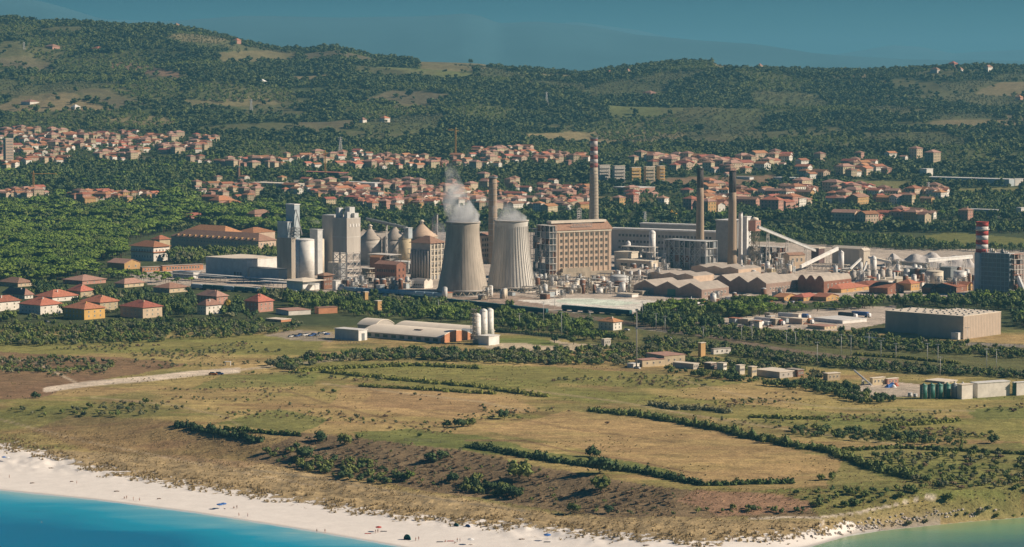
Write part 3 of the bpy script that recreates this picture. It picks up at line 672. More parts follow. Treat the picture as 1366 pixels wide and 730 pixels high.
# ------------------------------------------------------------------ chimneys
def chimney(label, u, v, top, r0, r1, material, bands=(), cap='soot', capf=0, hoops=0, wide=0, group=None, part='band'):
    (x, y, z), s = at(u, v); h = (v-top)*s; t = thing('chimney', label, 'chimney', (x, y, z-.3), 0, group); OCC.append((x, y, 0, -r0*s, r0*s, -r0*s, r0*s))
    rr = lambda f: (r0+(r1-r0)*f)*s
    segs = [(0, 1-capf)]; m = M(); edges = sorted({0, 1-capf}|{b[0] for b in bands}|{b[1] for b in bands})
    body = M(); lo = min([b[0] for b in bands], default=1-capf); body.lathe([(rr(lo*k/8), h*lo*k/8) for k in range(9)], 28); body.build('shaft', K(material), t)
    for f0, f1, mm in bands:
        q = M(); q.lathe([(rr(f0)+.02, h*f0+.01), (rr(f1)+.02, h*f1)], 28); q.build(part, K(mm), t)
    if capf:
        q = M(); q.lathe([(rr(1-capf), h*(1-capf)+.01), (rr(1), h), (rr(1)*.8, h), (rr(1)*.8, h*.985)], 28); q.build('sooty_top', K(cap), t)
    q = M(); q.lathe([(rr(1)+.05, h-1.2*s), (rr(1)+(wide or .5)*s, h-1.1*s), (rr(1)+(wide or .5)*s, h+.2), (rr(1)*.8, h+.25), (rr(1)*.8, h-.5)], 28, caps=False); q.build('collar', K('soot' if capf else 'dark_metal'), t)
    if hoops:
        q = M()
        for k in range(hoops):
            f = lo*(k+1)/(hoops+1); q.lathe([(rr(f)+.02, h*f-.25), (rr(f)+.35, h*f-.2), (rr(f)+.35, h*f+.2), (rr(f)+.02, h*f+.25)], 24, caps=False)
        q.build('hoops', K('asbestos'), t, stuff=True)
    l = M(); r_ = rr(0)+.5
    l.bar((-.4, -rr(0)-.3, 0), (-.4, -rr(1)-.3, h*.99), .08); l.bar((.4, -rr(0)-.3, 0), (.4, -rr(1)-.3, h*.99), .08); l.build('ladder', K('steel'), t)
    return t, x, y, z, h, s
HT = 345-184.
bf = lambda a, b: (1-(b-184)/HT, 1-(a-184)/HT)
ch = chimney('tall chimney with red and white bands at its top behind the beige power house', 792, 345, 184, 7.2, 4.7, 'dirty_conc',
  [(*bf(217.5,223),'faded_red'),(*bf(212,217.5),'faded_white'),(*bf(206.5,212),'faded_red'),(*bf(201,206.5),'faded_white'),(*bf(195.5,201),'faded_red'),(*bf(188,195.5),'faded_white'),(*bf(184,188),'faded_red')], hoops=26)
chimney('brown brick chimney rising between the steam of the two cooling towers', 657.5, 352, 236, 6.6, 5.2, 'stack_conc', hoops=14, wide=1.2)
chimney('left-hand tan chimney with sooty black top, behind the open boiler frame', 933.5, 352, 225, 6.0, 4.2, 'stack_conc', capf=.2)
chimney('right-hand tan chimney with sooty black top, beside the white vent pipe', 976.5, 358, 228, 6.4, 4.6, 'stack_conc', capf=.22)
chimney('slim white vent pipe just right of the right-hand tan chimney', 987.5, 357, 283, 3, 2.6, 'white_metal')
chimney('small brick chimney among the town roofs left of the yellow crane', 318, 239, 222, 2.6, 2.0, 'rust')
# fat red and white stack
(x, y, z), s = at(1309, 391); t = thing('chimney', 'fat red and white banded stack at the left end of the blue power block', 'chimney', (x, y, z-.3)); OCC.append((x, y, 0, -8*s, 8*s, -8*s, 8*s))
q = M(s); q.cyl(0, 0, 0, 53, 8.2, n=32); q.build('lower_shaft', K('blue_metal'), t)
for k in range(7):
    q = M(s); z0 = 53.01+(94-53)*k/7; q.lathe([(8.0, z0), (8.0, z0+41/7-.01)], 32); q.build('band', K('red_band' if k % 2 == 0 else 'white_band'), t)
q = M(s); q.lathe([(8.05, 84), (9.6, 84), (9.6, 84.5), (8.05, 84.5)], 32, caps=False)
for k in range(16): a = k*math.pi/8; q.bar((9.5*math.cos(a), 9.5*math.sin(a), 84.5), (9.5*math.cos(a), 9.5*math.sin(a), 86.5), .08)
q.build('gallery', K('white_steel'), t); q = M(s); q.lathe([(8.1, 93.2), (8.5, 93.2), (8.5, 94.3), (7.4, 94.3), (7.4, 92)], 32, caps=False); q.build('rim', K('red_band'), t)

# ------------------------------------------------------------------ power house
b = bldg('power_house', 'big beige power house with six rows of small windows and a red roof', 'industrial building', 742, 371, 14, 75, 63, 'gy', 10, 'beige', 'old_tile', th=58, ov=1.2)
windows(b.t, b.L, b.W, 'R', 10, 6, b.h*.2, b.h*.97, 2.5, 3.1, 'glass', 'dirty_conc', .045)
pm = M(); pm.box(.0, .45, -.45, .45, 0, b.h-.6); pme = pm.mesh('pilaster', K('beige'))
for k in range(11): inst('pilaster', pme, b.t, (0.01, b.W*(.045+.91*k/10), 0))
q = M(); q.box(0.01, .8, 0, b.W, b.h-1.6, b.h-.2); q.build('cornice', K('warm_white'), b.t)
q = M(); q.box(0.02, 5, 2, b.W-2, 0, 5); q.box(.03, 3, 5, b.W*.6, 5.01, 8.5); q.build('lean_to', K('dirty_conc'), b.t)
q = M(); zr = b.h+10*b.s; q.box(-b.L*.72, -b.L*.28, -2, b.W-2, zr-.4, zr+1.6); q.build('ridge_monitor', K('pale_roof'), b.t)
q = M(b.s); y0 = b.W*.28/b.s
for k in range(9):
    q.bar((-2, y0+k*4.2, 63.5), (-2, y0+k*4.2, 72), .25)
    if k < 8: q.bar((-2, y0+k*4.2, 64), (-2, y0+(k+1)*4.2, 71.5), .2); q.bar((-2, y0+(k+1)*4.2, 64), (-2, y0+k*4.2, 71.5), .2)
for zz in (64.5, 68, 72): q.bar((-2, y0, zz), (-2, y0+33.6, zz), .22)
q.build('roof_lattice', K('white_steel'), b.t)
q = M(b.s); cx, cy, cz = -8, y0+17, 84; pts = []
for k in range(24):
    a = 2*math.pi*k/24; pts.append((cx, cy+3.2*math.cos(a), cz+(5 if math.sin(a) >= 0 else -5)+3.2*math.sin(a)))
for k in range(24): q.bar(pts[k], pts[(k+1) % 24], .45)
for zz in (79, 82, 85, 88): q.bar((cx, cy-3, zz), (cx, cy+3, zz), .35); q.bar((cx, cy-2, zz), (cx, cy+2, zz+2.4), .3)
q.bar((cx, cy-1.5, 71), (cx, cy-1.5, 77), .4); q.bar((cx, cy+1.5, 71), (cx, cy+1.5, 77), .4); q.build('roof_sign_frame', K('white_steel'), b.t)
frame_building('boiler_frame', 'tall open steel boiler frame with platforms on the left end of the power house', 'steel structure', 733, 377, 17, 9, 76, 9, (3, 2), 58, seed=4, density=.75)
frame_building('boiler_frame', 'narrow steel platform tower between the ribbed cooling tower and the power house frame', 'steel structure', 716, 375, 8, 6, 70, 8, (2, 1), 45, steel='grey_metal', seed=5, density=.8)

# ------------------------------------------------------------------ silo complex on the left
b = bldg('silo_block', 'tall brown silo block with pale blue hoist towers on top behind the white silos', 'silo', 389, 372, 21, 6, 54, 'flat', .5, 'brown_conc', 'pale_metal', ov=.2)
q = M(b.s); q.box(-27, -8, 1, 9, 54.9, 75); q.build('lower_hoist_house', K('blue_metal'), b.t); q = M(b.s); q.box(-27.6, -7.4, .4, 9.6, 75.02, 76); q.build('flat_roof', K('white_metal'), b.t)
q = M(b.s); q.box(-20, -4, 10, 20, 40, 98); q.build('upper_hoist_house', K('blue_metal'), b.t); q = M(b.s); q.box(-20.6, -3.4, 9.4, 20.6, 98.02, 99.2); q.build('flat_roof', K('white_metal'), b.t)
q = M(b.s); q.bar((-3, 12, 92), (8, 12, 60), 1.0); q.bar((-3, 15, 84), (5, 15, 58), .7); q.build('chute', K('white_steel'), b.t)
q = M(b.s); lattice_tower(q, -5, 7, 2, 9, 54.6, 68, 3, .35); q.build('roof_frame', K('steel'), b.t)
silo('silo', 'wide white silo, the larger and nearer of the two cylinders by the brown silo block', 'silo', 407, 374, 12.6, 54, 'dome', .08, 'white_metal', ring=3)
silo('silo', 'slim white silo standing right behind the wide white one', 'silo', 424.5, 366, 8.2, 47, 'dome', .08, 'warm_white', ring=3)
b = bldg('hoist_house', 'small pale house perched above the tops of the two white silos', 'rooftop house', 424, 367, 11, 6, 60, 'flat', .8, 'pale_metal', 'pale_metal')
bldg('loading_shed', 'pale loading shed with overhanging roof at the foot of the wide white silo', 'shed', 404, 388, 23, 22, 12, 'hip', 3, 'white_metal', 'pale_roof', ov=3, rth=.5)
bldg('loading_shed', 'small red-roofed shed between the white silos and the lattice legs', 'shed', 432, 386, 9, 11, 18, 'hip', 3, 'rust', 'old_tile', ov=1.5, wins=[('R',3,2,.2,.9,1.4,1.6)])
bldg('pump_house', 'little white pump house right of the red-roofed shed below the lattice legs', 'hut', 448, 387, 5, 6, 12, 'flat', .5, 'white_metal', 'white_metal')
bldg('conveyor_gallery', 'grey gallery joining the white silos to the raised silo block', 'gallery', 445, 352, 22, 5, 8, 'gx', 3, 'grey_metal', 'old_tile', z=PLAIN+14)
# raised grey block on lattice legs
(x, y, z), s = at(463, 379); a = R(40); t = thing('raised_silo', 'big grey silo block raised on white lattice legs', 'silo', (x, y, z-.2), -a); L = 20/math.cos(a); W = 17/math.sin(a)
OCC.append((x, y, -a, -L*s, 0, 0, W*s)); q = M(s); q.box(-L, 0, 0, W, 42, 88); q.build('silo_body', K('concrete'), t)
q = M(s); q.box(-L-.1, .15, -.15, W+.1, 62, 63); q.box(-L-.1, .15, -.15, W+.1, 86.5, 87.5); q.build('string_course', K('light_conc'), t)
for i in range(3):
    for j in range(3):
        q = M(s); q.bar((-L+L*i/2 if i < 2 else -.6, .6+(W-1.2)*j/2, 0), (-L+L*i/2 if i < 2 else -.6, .6+(W-1.2)*j/2, 41.98), 1.0); q.build('leg', K('white_steel'), t)
q = M(s)
for (xa, ya, xb, yb) in ((-L+.5,.3,-L/2,.3), (-L/2,.3,-.5,.3), (-.3,.6,-.3,W/2), (-.3,W/2,-.3,W-.6)):
    for k in range(4):
        z0, z1 = 10.2*k+.5, 10.2*(k+1); q.bar((xa,ya,z0),(xb,yb,z1),.45); q.bar((xb,yb,z0),(xa,ya,z1),.45); q.bar((xa,ya,z1),(xb,yb,z1),.5)
q.build('cross_bracing', K('white_steel'), t)
for (x0, x1, y0, y1, h_) in ((-24,-18,4,12,13), (-15,-6,12,22,14), (-8,-2,3,9,8), (-1-8,-1,16,24,6)):
    q = M(s); q.box(x0, x1, y0, y1, 88.02, 88+h_); q.build('roof_hut', K('pale_metal'), t)
for yy in (5, 11, 17, 22):
    q = M(s); q.box(.01, .4, yy, yy+2, 76, 80); q.build('louvre', K('white_metal'), t)
bldg('silo_block', 'dark grey concrete block behind and left of the raised grey silo', 'silo', 446, 366, 17, 14, 78, 'flat', .5, 'concrete', 'pale_metal', ov=.1)
bldg('silo_block', 'low grey block in the shade between the white silos and lattice legs', 'silo', 452, 373, 15, 8, 22, 'flat', .5, 'grey_metal', 'pale_roof', ov=.1)

def dome_silo(label, u, v, r, h, ch_, m1, cup=3):
    (x, y, z), s = at(u, v); t = thing('storage_silo', label, 'silo', (x, y, z-.2)); OCC.append((x, y, 0, -r*s, r*s, -r*s, r*s))
    q = M(s); q.cyl(0, 0, 0, h, r, n=36)
    for k in range(5): q.lathe([(r+.01, h*(k+1)/6), (r+.18, h*(k+1)/6+.1), (r+.18, h*(k+1)/6+.5), (r+.01, h*(k+1)/6+.6)], 36, caps=False)
    q.build('drum', K('dirty_conc' if m1 == 'pale_roof' else 'concrete'), t)
    q = M(s); q.lathe([(r*1.03, h+.02), (r*1.03, h+.5), (r*.55, h+ch_*.48), (cup, h+ch_)], 36); q.build('cone_roof', K('asbestos' if r < 19 else 'beige'), t)
    q = M(s); q.cyl(0, 0, h+ch_-.6, h+ch_+3.5, cup*.85, n=14); q.lathe([(cup*1.3, h+ch_+3.52), (cup*1.3, h+ch_+4), (.3, h+ch_+6.3)], 14); q.build('cupola', K('warm_white'), t)
    return t
dome_silo('round storage silo with conical roof nearest the raised grey silo', 494, 352, 15, 33, 14, 'warm_white', 2.6)
dome_silo('broad cream storage silo with a cupola, the middle of the three coned silos', 527, 352, 17, 33, 15, 'warm_white', 3)
dome_silo('largest storage silo with wide conical roof right of the conveyor head', 563, 350, 21, 35, 16, 'pale_roof', 3)
silo('silo', 'short cream silo tucked under the sloping conveyor', 'silo', 540, 354, 8.5, 36, 'cone', .5, 'cream')
frame_building('pipe_structure', 'pale open pipe structure filling the gap before the coned silos', 'steel structure', 520, 366, 30, 14, 26, 4, (6, 2), 40, 'white_steel', fill='warm_white', seed=31, density=.45)
frame_building('pipe_structure', 'narrow white lattice deck beside the grey filter building', 'steel structure', 556, 366, 12, 8, 34, 5, (3, 2), 40, 'white_steel', fill='pale_metal', seed=32, density=.5)
frame_building('pipe_structure', 'low cream equipment deck right of the raised grey silo', 'steel structure', 492, 376, 12, 8, 18, 3, (3, 2), 40, 'dirty_conc', fill='warm_white', seed=33, density=.6)
def conveyor(label, p0, z0, p1, z1, w_=2.2, m='white_steel', legs=3, roofm='pale_metal', lattice=True):
    """covered belt from ground point p0 at height z0 px to p1 at height z1 px"""
    (xa, ya, za), s = at(*p0); (xb, yb, zb), s2 = at(*p1)
    t = thing('conveyor', label, 'conveyor', (xa, ya, za)); A = Vector((0, 0, z0*s)); Bv = Vector((xb-xa, yb-ya, zb-za+z1*s2)); d = (Bv-A); sd_ = Vector((d.y, -d.x, 0)).normalized()*(w_*s/2); up = Vector((0, 0, w_*s))
    q = M(); vs = [A-sd_, A+sd_, A+sd_+up, A-sd_+up, Bv-sd_, Bv+sd_, Bv+sd_+up, Bv-sd_+up]
    q.add([tuple(v_) for v_ in vs], [(0,1,2,3),(4,7,6,5),(0,4,5,1),(1,5,6,2),(2,6,7,3),(3,7,4,0)]); q.build('belt_gallery', K(m), t)
    rf = [A-sd_*1.25+up*1.01, A+sd_*1.25+up*1.01, A+up*1.35, Bv-sd_*1.25+up*1.01, Bv+sd_*1.25+up*1.01, Bv+up*1.35]
    q = M(); q.add([tuple(v_) for v_ in rf], [(0,1,2),(3,5,4),(0,2,5,3),(1,4,5,2),(0,3,4,1)]); q.build('roof', K(roofm), t)
    for k in range(legs):
        f = (k+.5)/legs; c = A+d*f; g = M(); wv = sd_.normalized()*w_*s*.9; hh = c.z
        if hh < 2: continue
        for sg in (-1, 1):
            g.bar(tuple(c+sd_*sg), (c.x+wv.x*sg, c.y+wv.y*sg, 0), .3)
        n = max(2, int(hh/6))
        for i in range(n):
            f0, f1 = i/n, (i+1)/n; pa = lambda sg, ff: (c.x+(wv.x*(1-ff)+sd_.x*ff)*sg, c.y+(wv.y*(1-ff)+sd_.y*ff)*sg, hh*ff)
            g.bar(pa(-1, f0), pa(1, f1), .16); g.bar(pa(1, f0), pa(-1, f1), .16)
        g.build('trestle', K('white_steel'), t)
    return t
conveyor('covered conveyor crossing the tops of the coned silos toward the blue transfer house', (489, 354), 60, (543, 356), 50, 3, 'grey_metal', 1, 'dark_metal')
conveyor('steep conveyor running down from the blue transfer house in front of the cream silo', (543, 360), 52, (521, 360), 20, 3, 'grey_metal', 0, 'dark_metal')
bldg('transfer_house', 'small dark blue transfer house where two conveyors meet above the cream silo', 'industrial building', 545, 360, 6, 5, 12, 'flat', .5, 'blue_metal', 'white_metal', z=PLAIN+48*.61)
bldg('transfer_house', 'grey concrete base shed under the cream silo', 'shed', 545, 364, 20, 10, 14, 'flat', .5, 'pale_metal', 'white_metal')
bldg('brick_workshop', 'dark brick workshop with a lit orange end wall right of the lattice legs', 'industrial building', 529, 379, 30, 12, 25, 'gx', 4, 'brick', 'old_tile', wins=[('R',2,2,.25,.9,1.3,2.2),('L',8,2,.15,.85,1.6,2.4)], frame='dark_brick')
bldg('brick_workshop', 'lower red-roofed brick shed left of the dark brick workshop', 'shed', 507, 366, 14, 12, 22, 'gx', 3, 'rust', 'terracotta')
b = bldg('filter_building', 'grey filter building with white columns, hipped roof, left of the smooth cooling tower', 'industrial building', 574, 373, 26, 18, 48, 'hip', 9, 'grey_metal', 'old_tile', ov=1.5)
for k in range(7):
    q = M(); q.cyl(-b.L*(k+.5)/7, -1.2, 0, b.h*.8, 1.1, n=10); q.build('column', K('concrete'), b.t)
windows(b.t, b.L, b.W, 'R', 4, 5, 3, b.h*.97, 3, 4.5, 'glass', 'warm_white')
q = M()
for k in range(5): q.box(.02, .7, b.W*k/4-.5, b.W*k/4+.5, 0, b.h-.5)
for k in range(1, 6): q.box(.03, .6, .6, b.W-.6, b.h*k/6-.3, b.h*k/6+.3)
q.build('facade_frame', K('warm_white'), b.t)
bldg('store_shed', 'white twin-gabled store shed in front of the grey filter building', 'shed', 566, 385, 19, 11, 9, 'gx', 3, 'white_render', 'pale_roof', bays=2, wins=[('L',6,1,.2,.8,1.6,1.6)])
bldg('office_block', 'beige block with rows of windows seen between the two cooling towers', 'industrial building', 641, 352, 6, 19, 37, 'hip', 4, 'beige', 'old_tile', th=58, wins=[('R',5,4,.2,.95,1.8,3)], frame='dirty_conc')
chimney('grey vent stack among steam just left of the smooth cooling tower', 583, 350, 285, 1.6, 1.4, 'concrete')
chimney('thin grey vent stack left of the taller vent stack by the smooth cooling tower', 577, 350, 290, 1.0, .9, 'concrete')

# ------------------------------------------------------------------ process area right of the power house
b = bldg('process_hall', 'long low grey process hall with a white roof edge behind the tan chimneys', 'industrial building', 962, 344, 146, 8, 33, 'flat', 2, 'concrete', 'white_metal', th=30, ov=1, wins=[('L',26,3,.15,.9,2.6,2.6)], frame='grey_metal')
b = bldg('process_hall', 'raised white roof gallery running along the grey process hall', 'gallery', 930, 339, 74, 6, 5, 'flat', 1.5, 'grey_metal', 'white_metal', th=30, z=PLAIN+24)
frame_building('boiler_frame', 'wide dark boiler frame with four decks at the foot of the left tan chimney', 'steel structure', 941, 361, 53, 17, 39, 4, (8, 3), 40, 'pale_metal', seed=8, density=.85, r=.5)
frame_building('pipe_structure', 'tangled white steel structure behind the round grey tank', 'steel structure', 868, 352, 38, 10, 22, 3, (7, 2), 40, 'white_steel', fill='pale_metal', seed=9, density=.5)
frame_building('pipe_structure', 'pale pipe bridge and decks right of the white vent pipe', 'steel structure', 1040, 352, 46, 12, 22, 3, (8, 2), 40, 'white_steel', fill='pale_metal', seed=10, density=.55)
silo('process_vessel', 'tall white process vessel with shoulders left of the dark boiler frame', 'vessel', 870, 345, 4.5, 34, 'dome', .4, 'white_metal', ring=4)
silo('process_vessel', 'thinner white vessel left of the shouldered white vessel', 'vessel', 838, 347, 3.4, 22, 'dome', .5, 'white_metal', ring=2)
silo('process_vessel', 'squat white vessel close to the long grey process hall', 'vessel', 850, 350, 5, 15, 'dome', .5, 'white_metal')
silo('round_tank', 'round grey gasholder-like tank right of the power house base', 'tank', 826, 381, 13, 12, 'dome', .1, 'pale_metal', ring=2)
silo('round_tank', 'small cream tank at the left foot of the power house', 'tank', 736, 385, 7, 9, 'cone', .3, 'warm_white')
silo('round_tank', 'white upright tank between the cooling towers at ground level', 'tank', 670, 398, 3.2, 10, 'dome', .4, 'white_metal')
silo('round_tank', 'tiny white tank left of the upright tank between the cooling towers', 'tank', 655, 396, 1.9, 6, 'dome', .4, 'white_metal')
bldg('process_hall', 'flat white-roofed hall with two dark bays right of the power house', 'industrial building', 868, 362, 44, 10, 12, 'flat', 1.5, 'warm_white', 'warm_white', wins=[('L',3,1,.1,.85,9,5)], frame='warm_white')
bldg('process_hall', 'cream slab-roofed hall hard against the right end of the power house', 'industrial building', 838, 358, 18, 14, 20, 'flat', 1.5, 'warm_white', 'warm_white')
bldg('hopper_house', 'white hopper house beside the white vent pipe', 'industrial building', 996, 350, 6, 6, 60, 'flat', 1, 'white_metal', 'white_metal')
bldg('chimney_house', 'dark grey boiler house behind the right-hand tan chimney', 'industrial building', 974, 350, 18, 20, 55, 'flat', 1, 'grey_metal', 'white_metal', ov=.8)
(x, y, z), s = at(1006, 356); t = thing('head_house', 'pinkish conveyor head house on lattice legs at the top of the long conveyor', 'tower', (x, y, z-.2), -R(40)); OCC.append((x, y, 0, -6*s, 6*s, -6*s, 6*s))
q = M(s); lattice_tower(q, -5, 5, -5, 5, 0, 48, 6, .5); q.build('lattice_legs', K('dirty_conc'), t)
q = M(s); q.box(-6, 6, -6, 6, 48.02, 62); q.build('cabin', K('pink'), t); q = M(s); q.lathe([(6, 62.02), (5, 65), (0.5, 66.5)], 16); q.build('roof', K('pale_roof'), t)
for zz in (51, 57): windows(t, 12*s, 12*s, 'R', 2, 1, zz*s-1, zz*s+3, 1.6, 2)
for o in [o for o in t.children if o.name.startswith('window')]: o.location.x += 6*s; o.location.y -= 6*s
conveyor('long covered conveyor sloping down right from the pinkish head house', (1011, 360), 55, (1087, 352), 16, 3.2, 'pale_metal', 3, 'pale_metal')
conveyor('white conveyor rising right from the small control house', (1068, 362), 4, (1117, 356), 22, 3.6, 'white_metal', 2, 'white_metal')
bldg('control_house', 'small cream control house with three windows below the long conveyor', 'hut', 1053, 358, 7, 22, 17, 'gy', 3, 'cream', 'old_tile', th=58, wins=[('R',3,1,.35,.9,2.2,3.6)])
bldg('transfer_house', 'dark transfer shed at the lower end of the long conveyor', 'shed', 1092, 352, 9, 9, 20, 'flat', 1, 'dark_brick', 'pale_roof')
bldg('transfer_house', 'grey-roofed transfer building with white chutes on the right side of the works', 'industrial building', 1150, 357, 36, 8, 24, 'gx', 3, 'concrete', 'pale_roof')
bldg('transfer_house', 'cream gabled hoist house at the end of the grey transfer building', 'industrial building', 1152, 360, 5, 9, 25, 'gy', 3, 'warm_white', 'pale_roof', th=55)
conveyor('conveyor descending right from the cream hoist house', (1158, 362), 17, (1188, 362), 10, 3, 'pale_metal', 2, 'pale_roof')
conveyor('short white chute leaning left of the cream hoist house', (1148, 364), 17, (1133, 366), 5, 2.4, 'white_metal', 0)
conveyor('steep white chute in front of the cream hoist house', (1156, 366), 15, (1150, 371), 2, 2.0, 'white_metal', 0)
conveyor('long dark gallery running level toward the salt heap', (1186, 360), 8, (1240, 364), 7, 4, 'grey_metal', 4, 'asbestos')
conveyor('white gantry conveyor in front of the salt heap', (1237, 374), 24, (1296, 368), 23, 3.5, 'white_metal', 3, 'white_metal')
silo('silo', 'white slender silo left of the cream hoist house', 'silo', 1122, 362, 3.6, 25, 'cone', .8, 'white_metal')
silo('silo', 'rounded white silo right of the cream hoist house', 'silo', 1165, 366, 4.2, 20, 'dome', .5, 'white_metal')
for k in range(6):
    silo('hopper_silo', ['leftmost','second','third','fourth','fifth','rightmost'][k]+' of six squat grey hopper silos below the cream hoist house', 'silo', 1138+k*9.5, 375-k*.3, 4.4, 13, 'cone', .5, 'concrete', ladder=False)
silo('round_tank', 'large white round tank under the gantry conveyor', 'tank', 1246, 381, 12, 19, 'dome', .06, 'warm_white', ring=2)
silo('round_tank', 'smaller white round tank right of the dark shed by the gantry', 'tank', 1280.5, 376, 8.5, 14, 'dome', .06, 'white_metal', ring=2)
bldg('store_shed', 'dark blue shed between the two white tanks', 'shed', 1268, 374, 12, 10, 16, 'flat', 1, 'dark_metal', 'dark_metal')
bldg('store_shed', 'dark low shed left of the large white tank', 'shed', 1228, 372, 20, 8, 12, 'flat', 1, 'dark_metal', 'grey_metal')
# salt heap
(x, y, z), s = at(1245, 357); t = thing('salt_heap', 'long grey-white heap of salt behind the gantry conveyor', 'heap', (x, y, z-.2)); m = M(); nx, ny = 60, 18; vs = []
for j in range(ny+1):
    for i in range(nx+1):
        X_ = (i/nx-.5)*118*s; Y_ = (j/ny)*46; f = (1-abs(2*j/ny-1)**1.6)*min(1, 7*(1-abs(2*i/nx-1)))
        hgt = 19*s*f*(.72+.28*math.sin(i*.33+.6)*math.sin(i*.13))*(1+.15*float(fbm(np.array(X_*1.), np.array(Y_*1.+j), 9, 4)))
        vs.append((X_, Y_, hgt))
m.add(vs, [(j*(nx+1)+i, j*(nx+1)+i+1, (j+1)*(nx+1)+i+1, (j+1)*(nx+1)+i) for j in range(ny) for i in range(nx)]); m.build('heap_body', K('salt'), t); OCC.append((x, y, 0, -60*s, 60*s, 0, 46))
# blue power block
b = bldg('power_block', 'blue-grey clad power block with a service frame at the right edge of the works', 'industrial building', 1346, 394, 38, 8, 54, 'flat', .6, 'dark_metal', 'pale_metal', ov=.1)
q = M(b.s)
for k in range(9): q.box(-50+k*6.15, -49.4+k*6.15, -.5, -.02, 0, 54)
q.build('cladding_rib', K('blue_metal'), b.t)
for k in range(8):
    q = M(b.s); q.box(-49, 0, -.7, -.52, 6+k*6, 6.6+k*6); q.build('walkway', K('blue_metal'), b.t)
q = M(b.s); q.box(-51.5, -44, -1.2, 9, 0, 54.5); q.build('left_bay', K('blue_metal'), b.t)
rn = random.Random(5)
for k in range(16):
    q = M(b.s); cx, cy = -rn.uniform(3, 46), rn.uniform(1, 10); h_ = rn.uniform(1.5, 6)
    q.cyl(cx, cy, 55, 55+h_, rn.uniform(.6, 1.6), n=8) if k % 2 else q.box(cx-1.5, cx+1.5, cy-1, cy+1, 54.9, 55+h_)
    q.build('roof_unit', K(rn.choice(['pale_metal', 'steel', 'warm_white'])), b.t)
frame_building('service_frame', 'pinkish open stair and service frame right of the blue power block', 'steel structure', 1352, 394, 4, 14, 54, 8, (1, 3), 50, 'pink', seed=12, density=.5)
conveyor('white inclined duct at the right foot of the service frame', (1356, 393), 22, (1366, 396), 2, 5, 'white_metal', 0)

# ------------------------------------------------------------------ sheds
SW = [('R',8,1,.3,.8,2,2)]
b = bldg('gabled_shed', 'brown shed with three dark gables in a row beside the white marquee', 'shed', 936, 398, 87, 40, 11, 'gy', 8, 'purple_sheet', 'asbestos', bays=3, rth=.35, wins=[('R',7,1,.2,.8,2.4,2.4)])
q = M(); q.box(-b.L*.86, -b.L*.70, -.05, -.01, .2, 6); q.build('door', K('dark_metal'), b.t); q = M(); q.box(-b.L*.5, -b.L*.38, -.05, -.01, .2, 6); q.build('door', K('green_paint'), b.t)
b = bldg('gabled_shed', 'large brown three-gabled shed behind the first, with a long lit side wall', 'shed', 1022, 393, 67, 55, 14, 'gy', 8, 'purple_sheet', 'asbestos', bays=3, rth=.35, wins=[('R',10,1,.25,.75,2,2)])
b = bldg('barrel_shed', 'brick shed under barrel roofs right of the gabled sheds', 'shed', 1099, 391, 32, 43, 15, 'by', 7, 'brick', 'asbestos', bays=3, rth=.4, wins=[('R',6,1,.3,.85,1.6,3.4)])
bldg('long_shed', 'long low shed with a pale roof behind the first gabled shed', 'shed', 925, 377, 100, 30, 8, 'gy', 3, 'beige', 'asbestos', bays=5, rth=.3)
bldg('long_shed', 'flat pale roofed shed between the gabled sheds and the boiler frame', 'shed', 985, 368, 60, 34, 8, 'gy', 3, 'beige', 'asbestos', bays=3, rth=.3)
for i, (u, v, ul, ur, h, rh, lab) in enumerate([
  (1122,391,30,44,5,5,'long orange-tiled roof directly right of the barrel shed'), (1184,393,22,26,8,6,'orange-roofed brick shed with a gable end left of the white round tank'),
  (1160,386,26,30,5,4,'low orange tiled roof between barrel shed and hopper silos'), (1241,392,10,14,7,5,'small orange-roofed brick house below the large white tank'),
  (1262,392,22,34,7,5,'orange tiled shed at the left foot of the blue power block'), (1046,402,13,22,5,4,'orange tiled house below the large three-gabled shed'),
  (1072,402,14,24,5,4,'orange tiled house beside trees in front of the barrel shed'), (1102,402,16,20,5,4,'small orange tiled house right of its two neighbours before the barrel shed'),
  (1215,388,16,14,9,5,'orange roof nestled behind the brick gable shed'), (1290,388,16,10,7,4,'short orange roof touching the fat banded stack')]):
    bldg('tiled_shed', lab, 'shed', u, v, ul, ur, h, 'gx' if i % 2 else 'hip', rh, 'brick' if i in (1, 3, 4) else 'ochre', 'terracotta', wins=[('R',3,1,.3,.85,1.3,1.6)])
for i, (u, v, ul, ur, h, lab) in enumerate([(1196,378,20,26,5,'low white flat roof in front of the hopper silos'),(1185,381,12,10,6,'little white canopy left of the low white flat roof'),(775,391,30,10,6,'long pale equipment shed before the power house'),
  (742,394,10,8,7,'small white cabin near the settling pond'),(857,394,12,8,5,'cream cabin near the left gable of the brown shed'),(843,397,20,9,4,'row of white cabins left of the brown gabled shed'),(713,381,10,5,14,'dark cabin at the right foot of the ribbed cooling tower'),(795,384,16,9,7,'grey machine house before the power house'),(730,372,9,8,12,'white hopper box at the foot of the boiler frame')]):
    bldg('utility_cabin', lab, 'cabin', u, v, ul, ur, h, 'flat', .6, 'white_metal' if i % 2 else 'dirty_conc', 'warm_white')

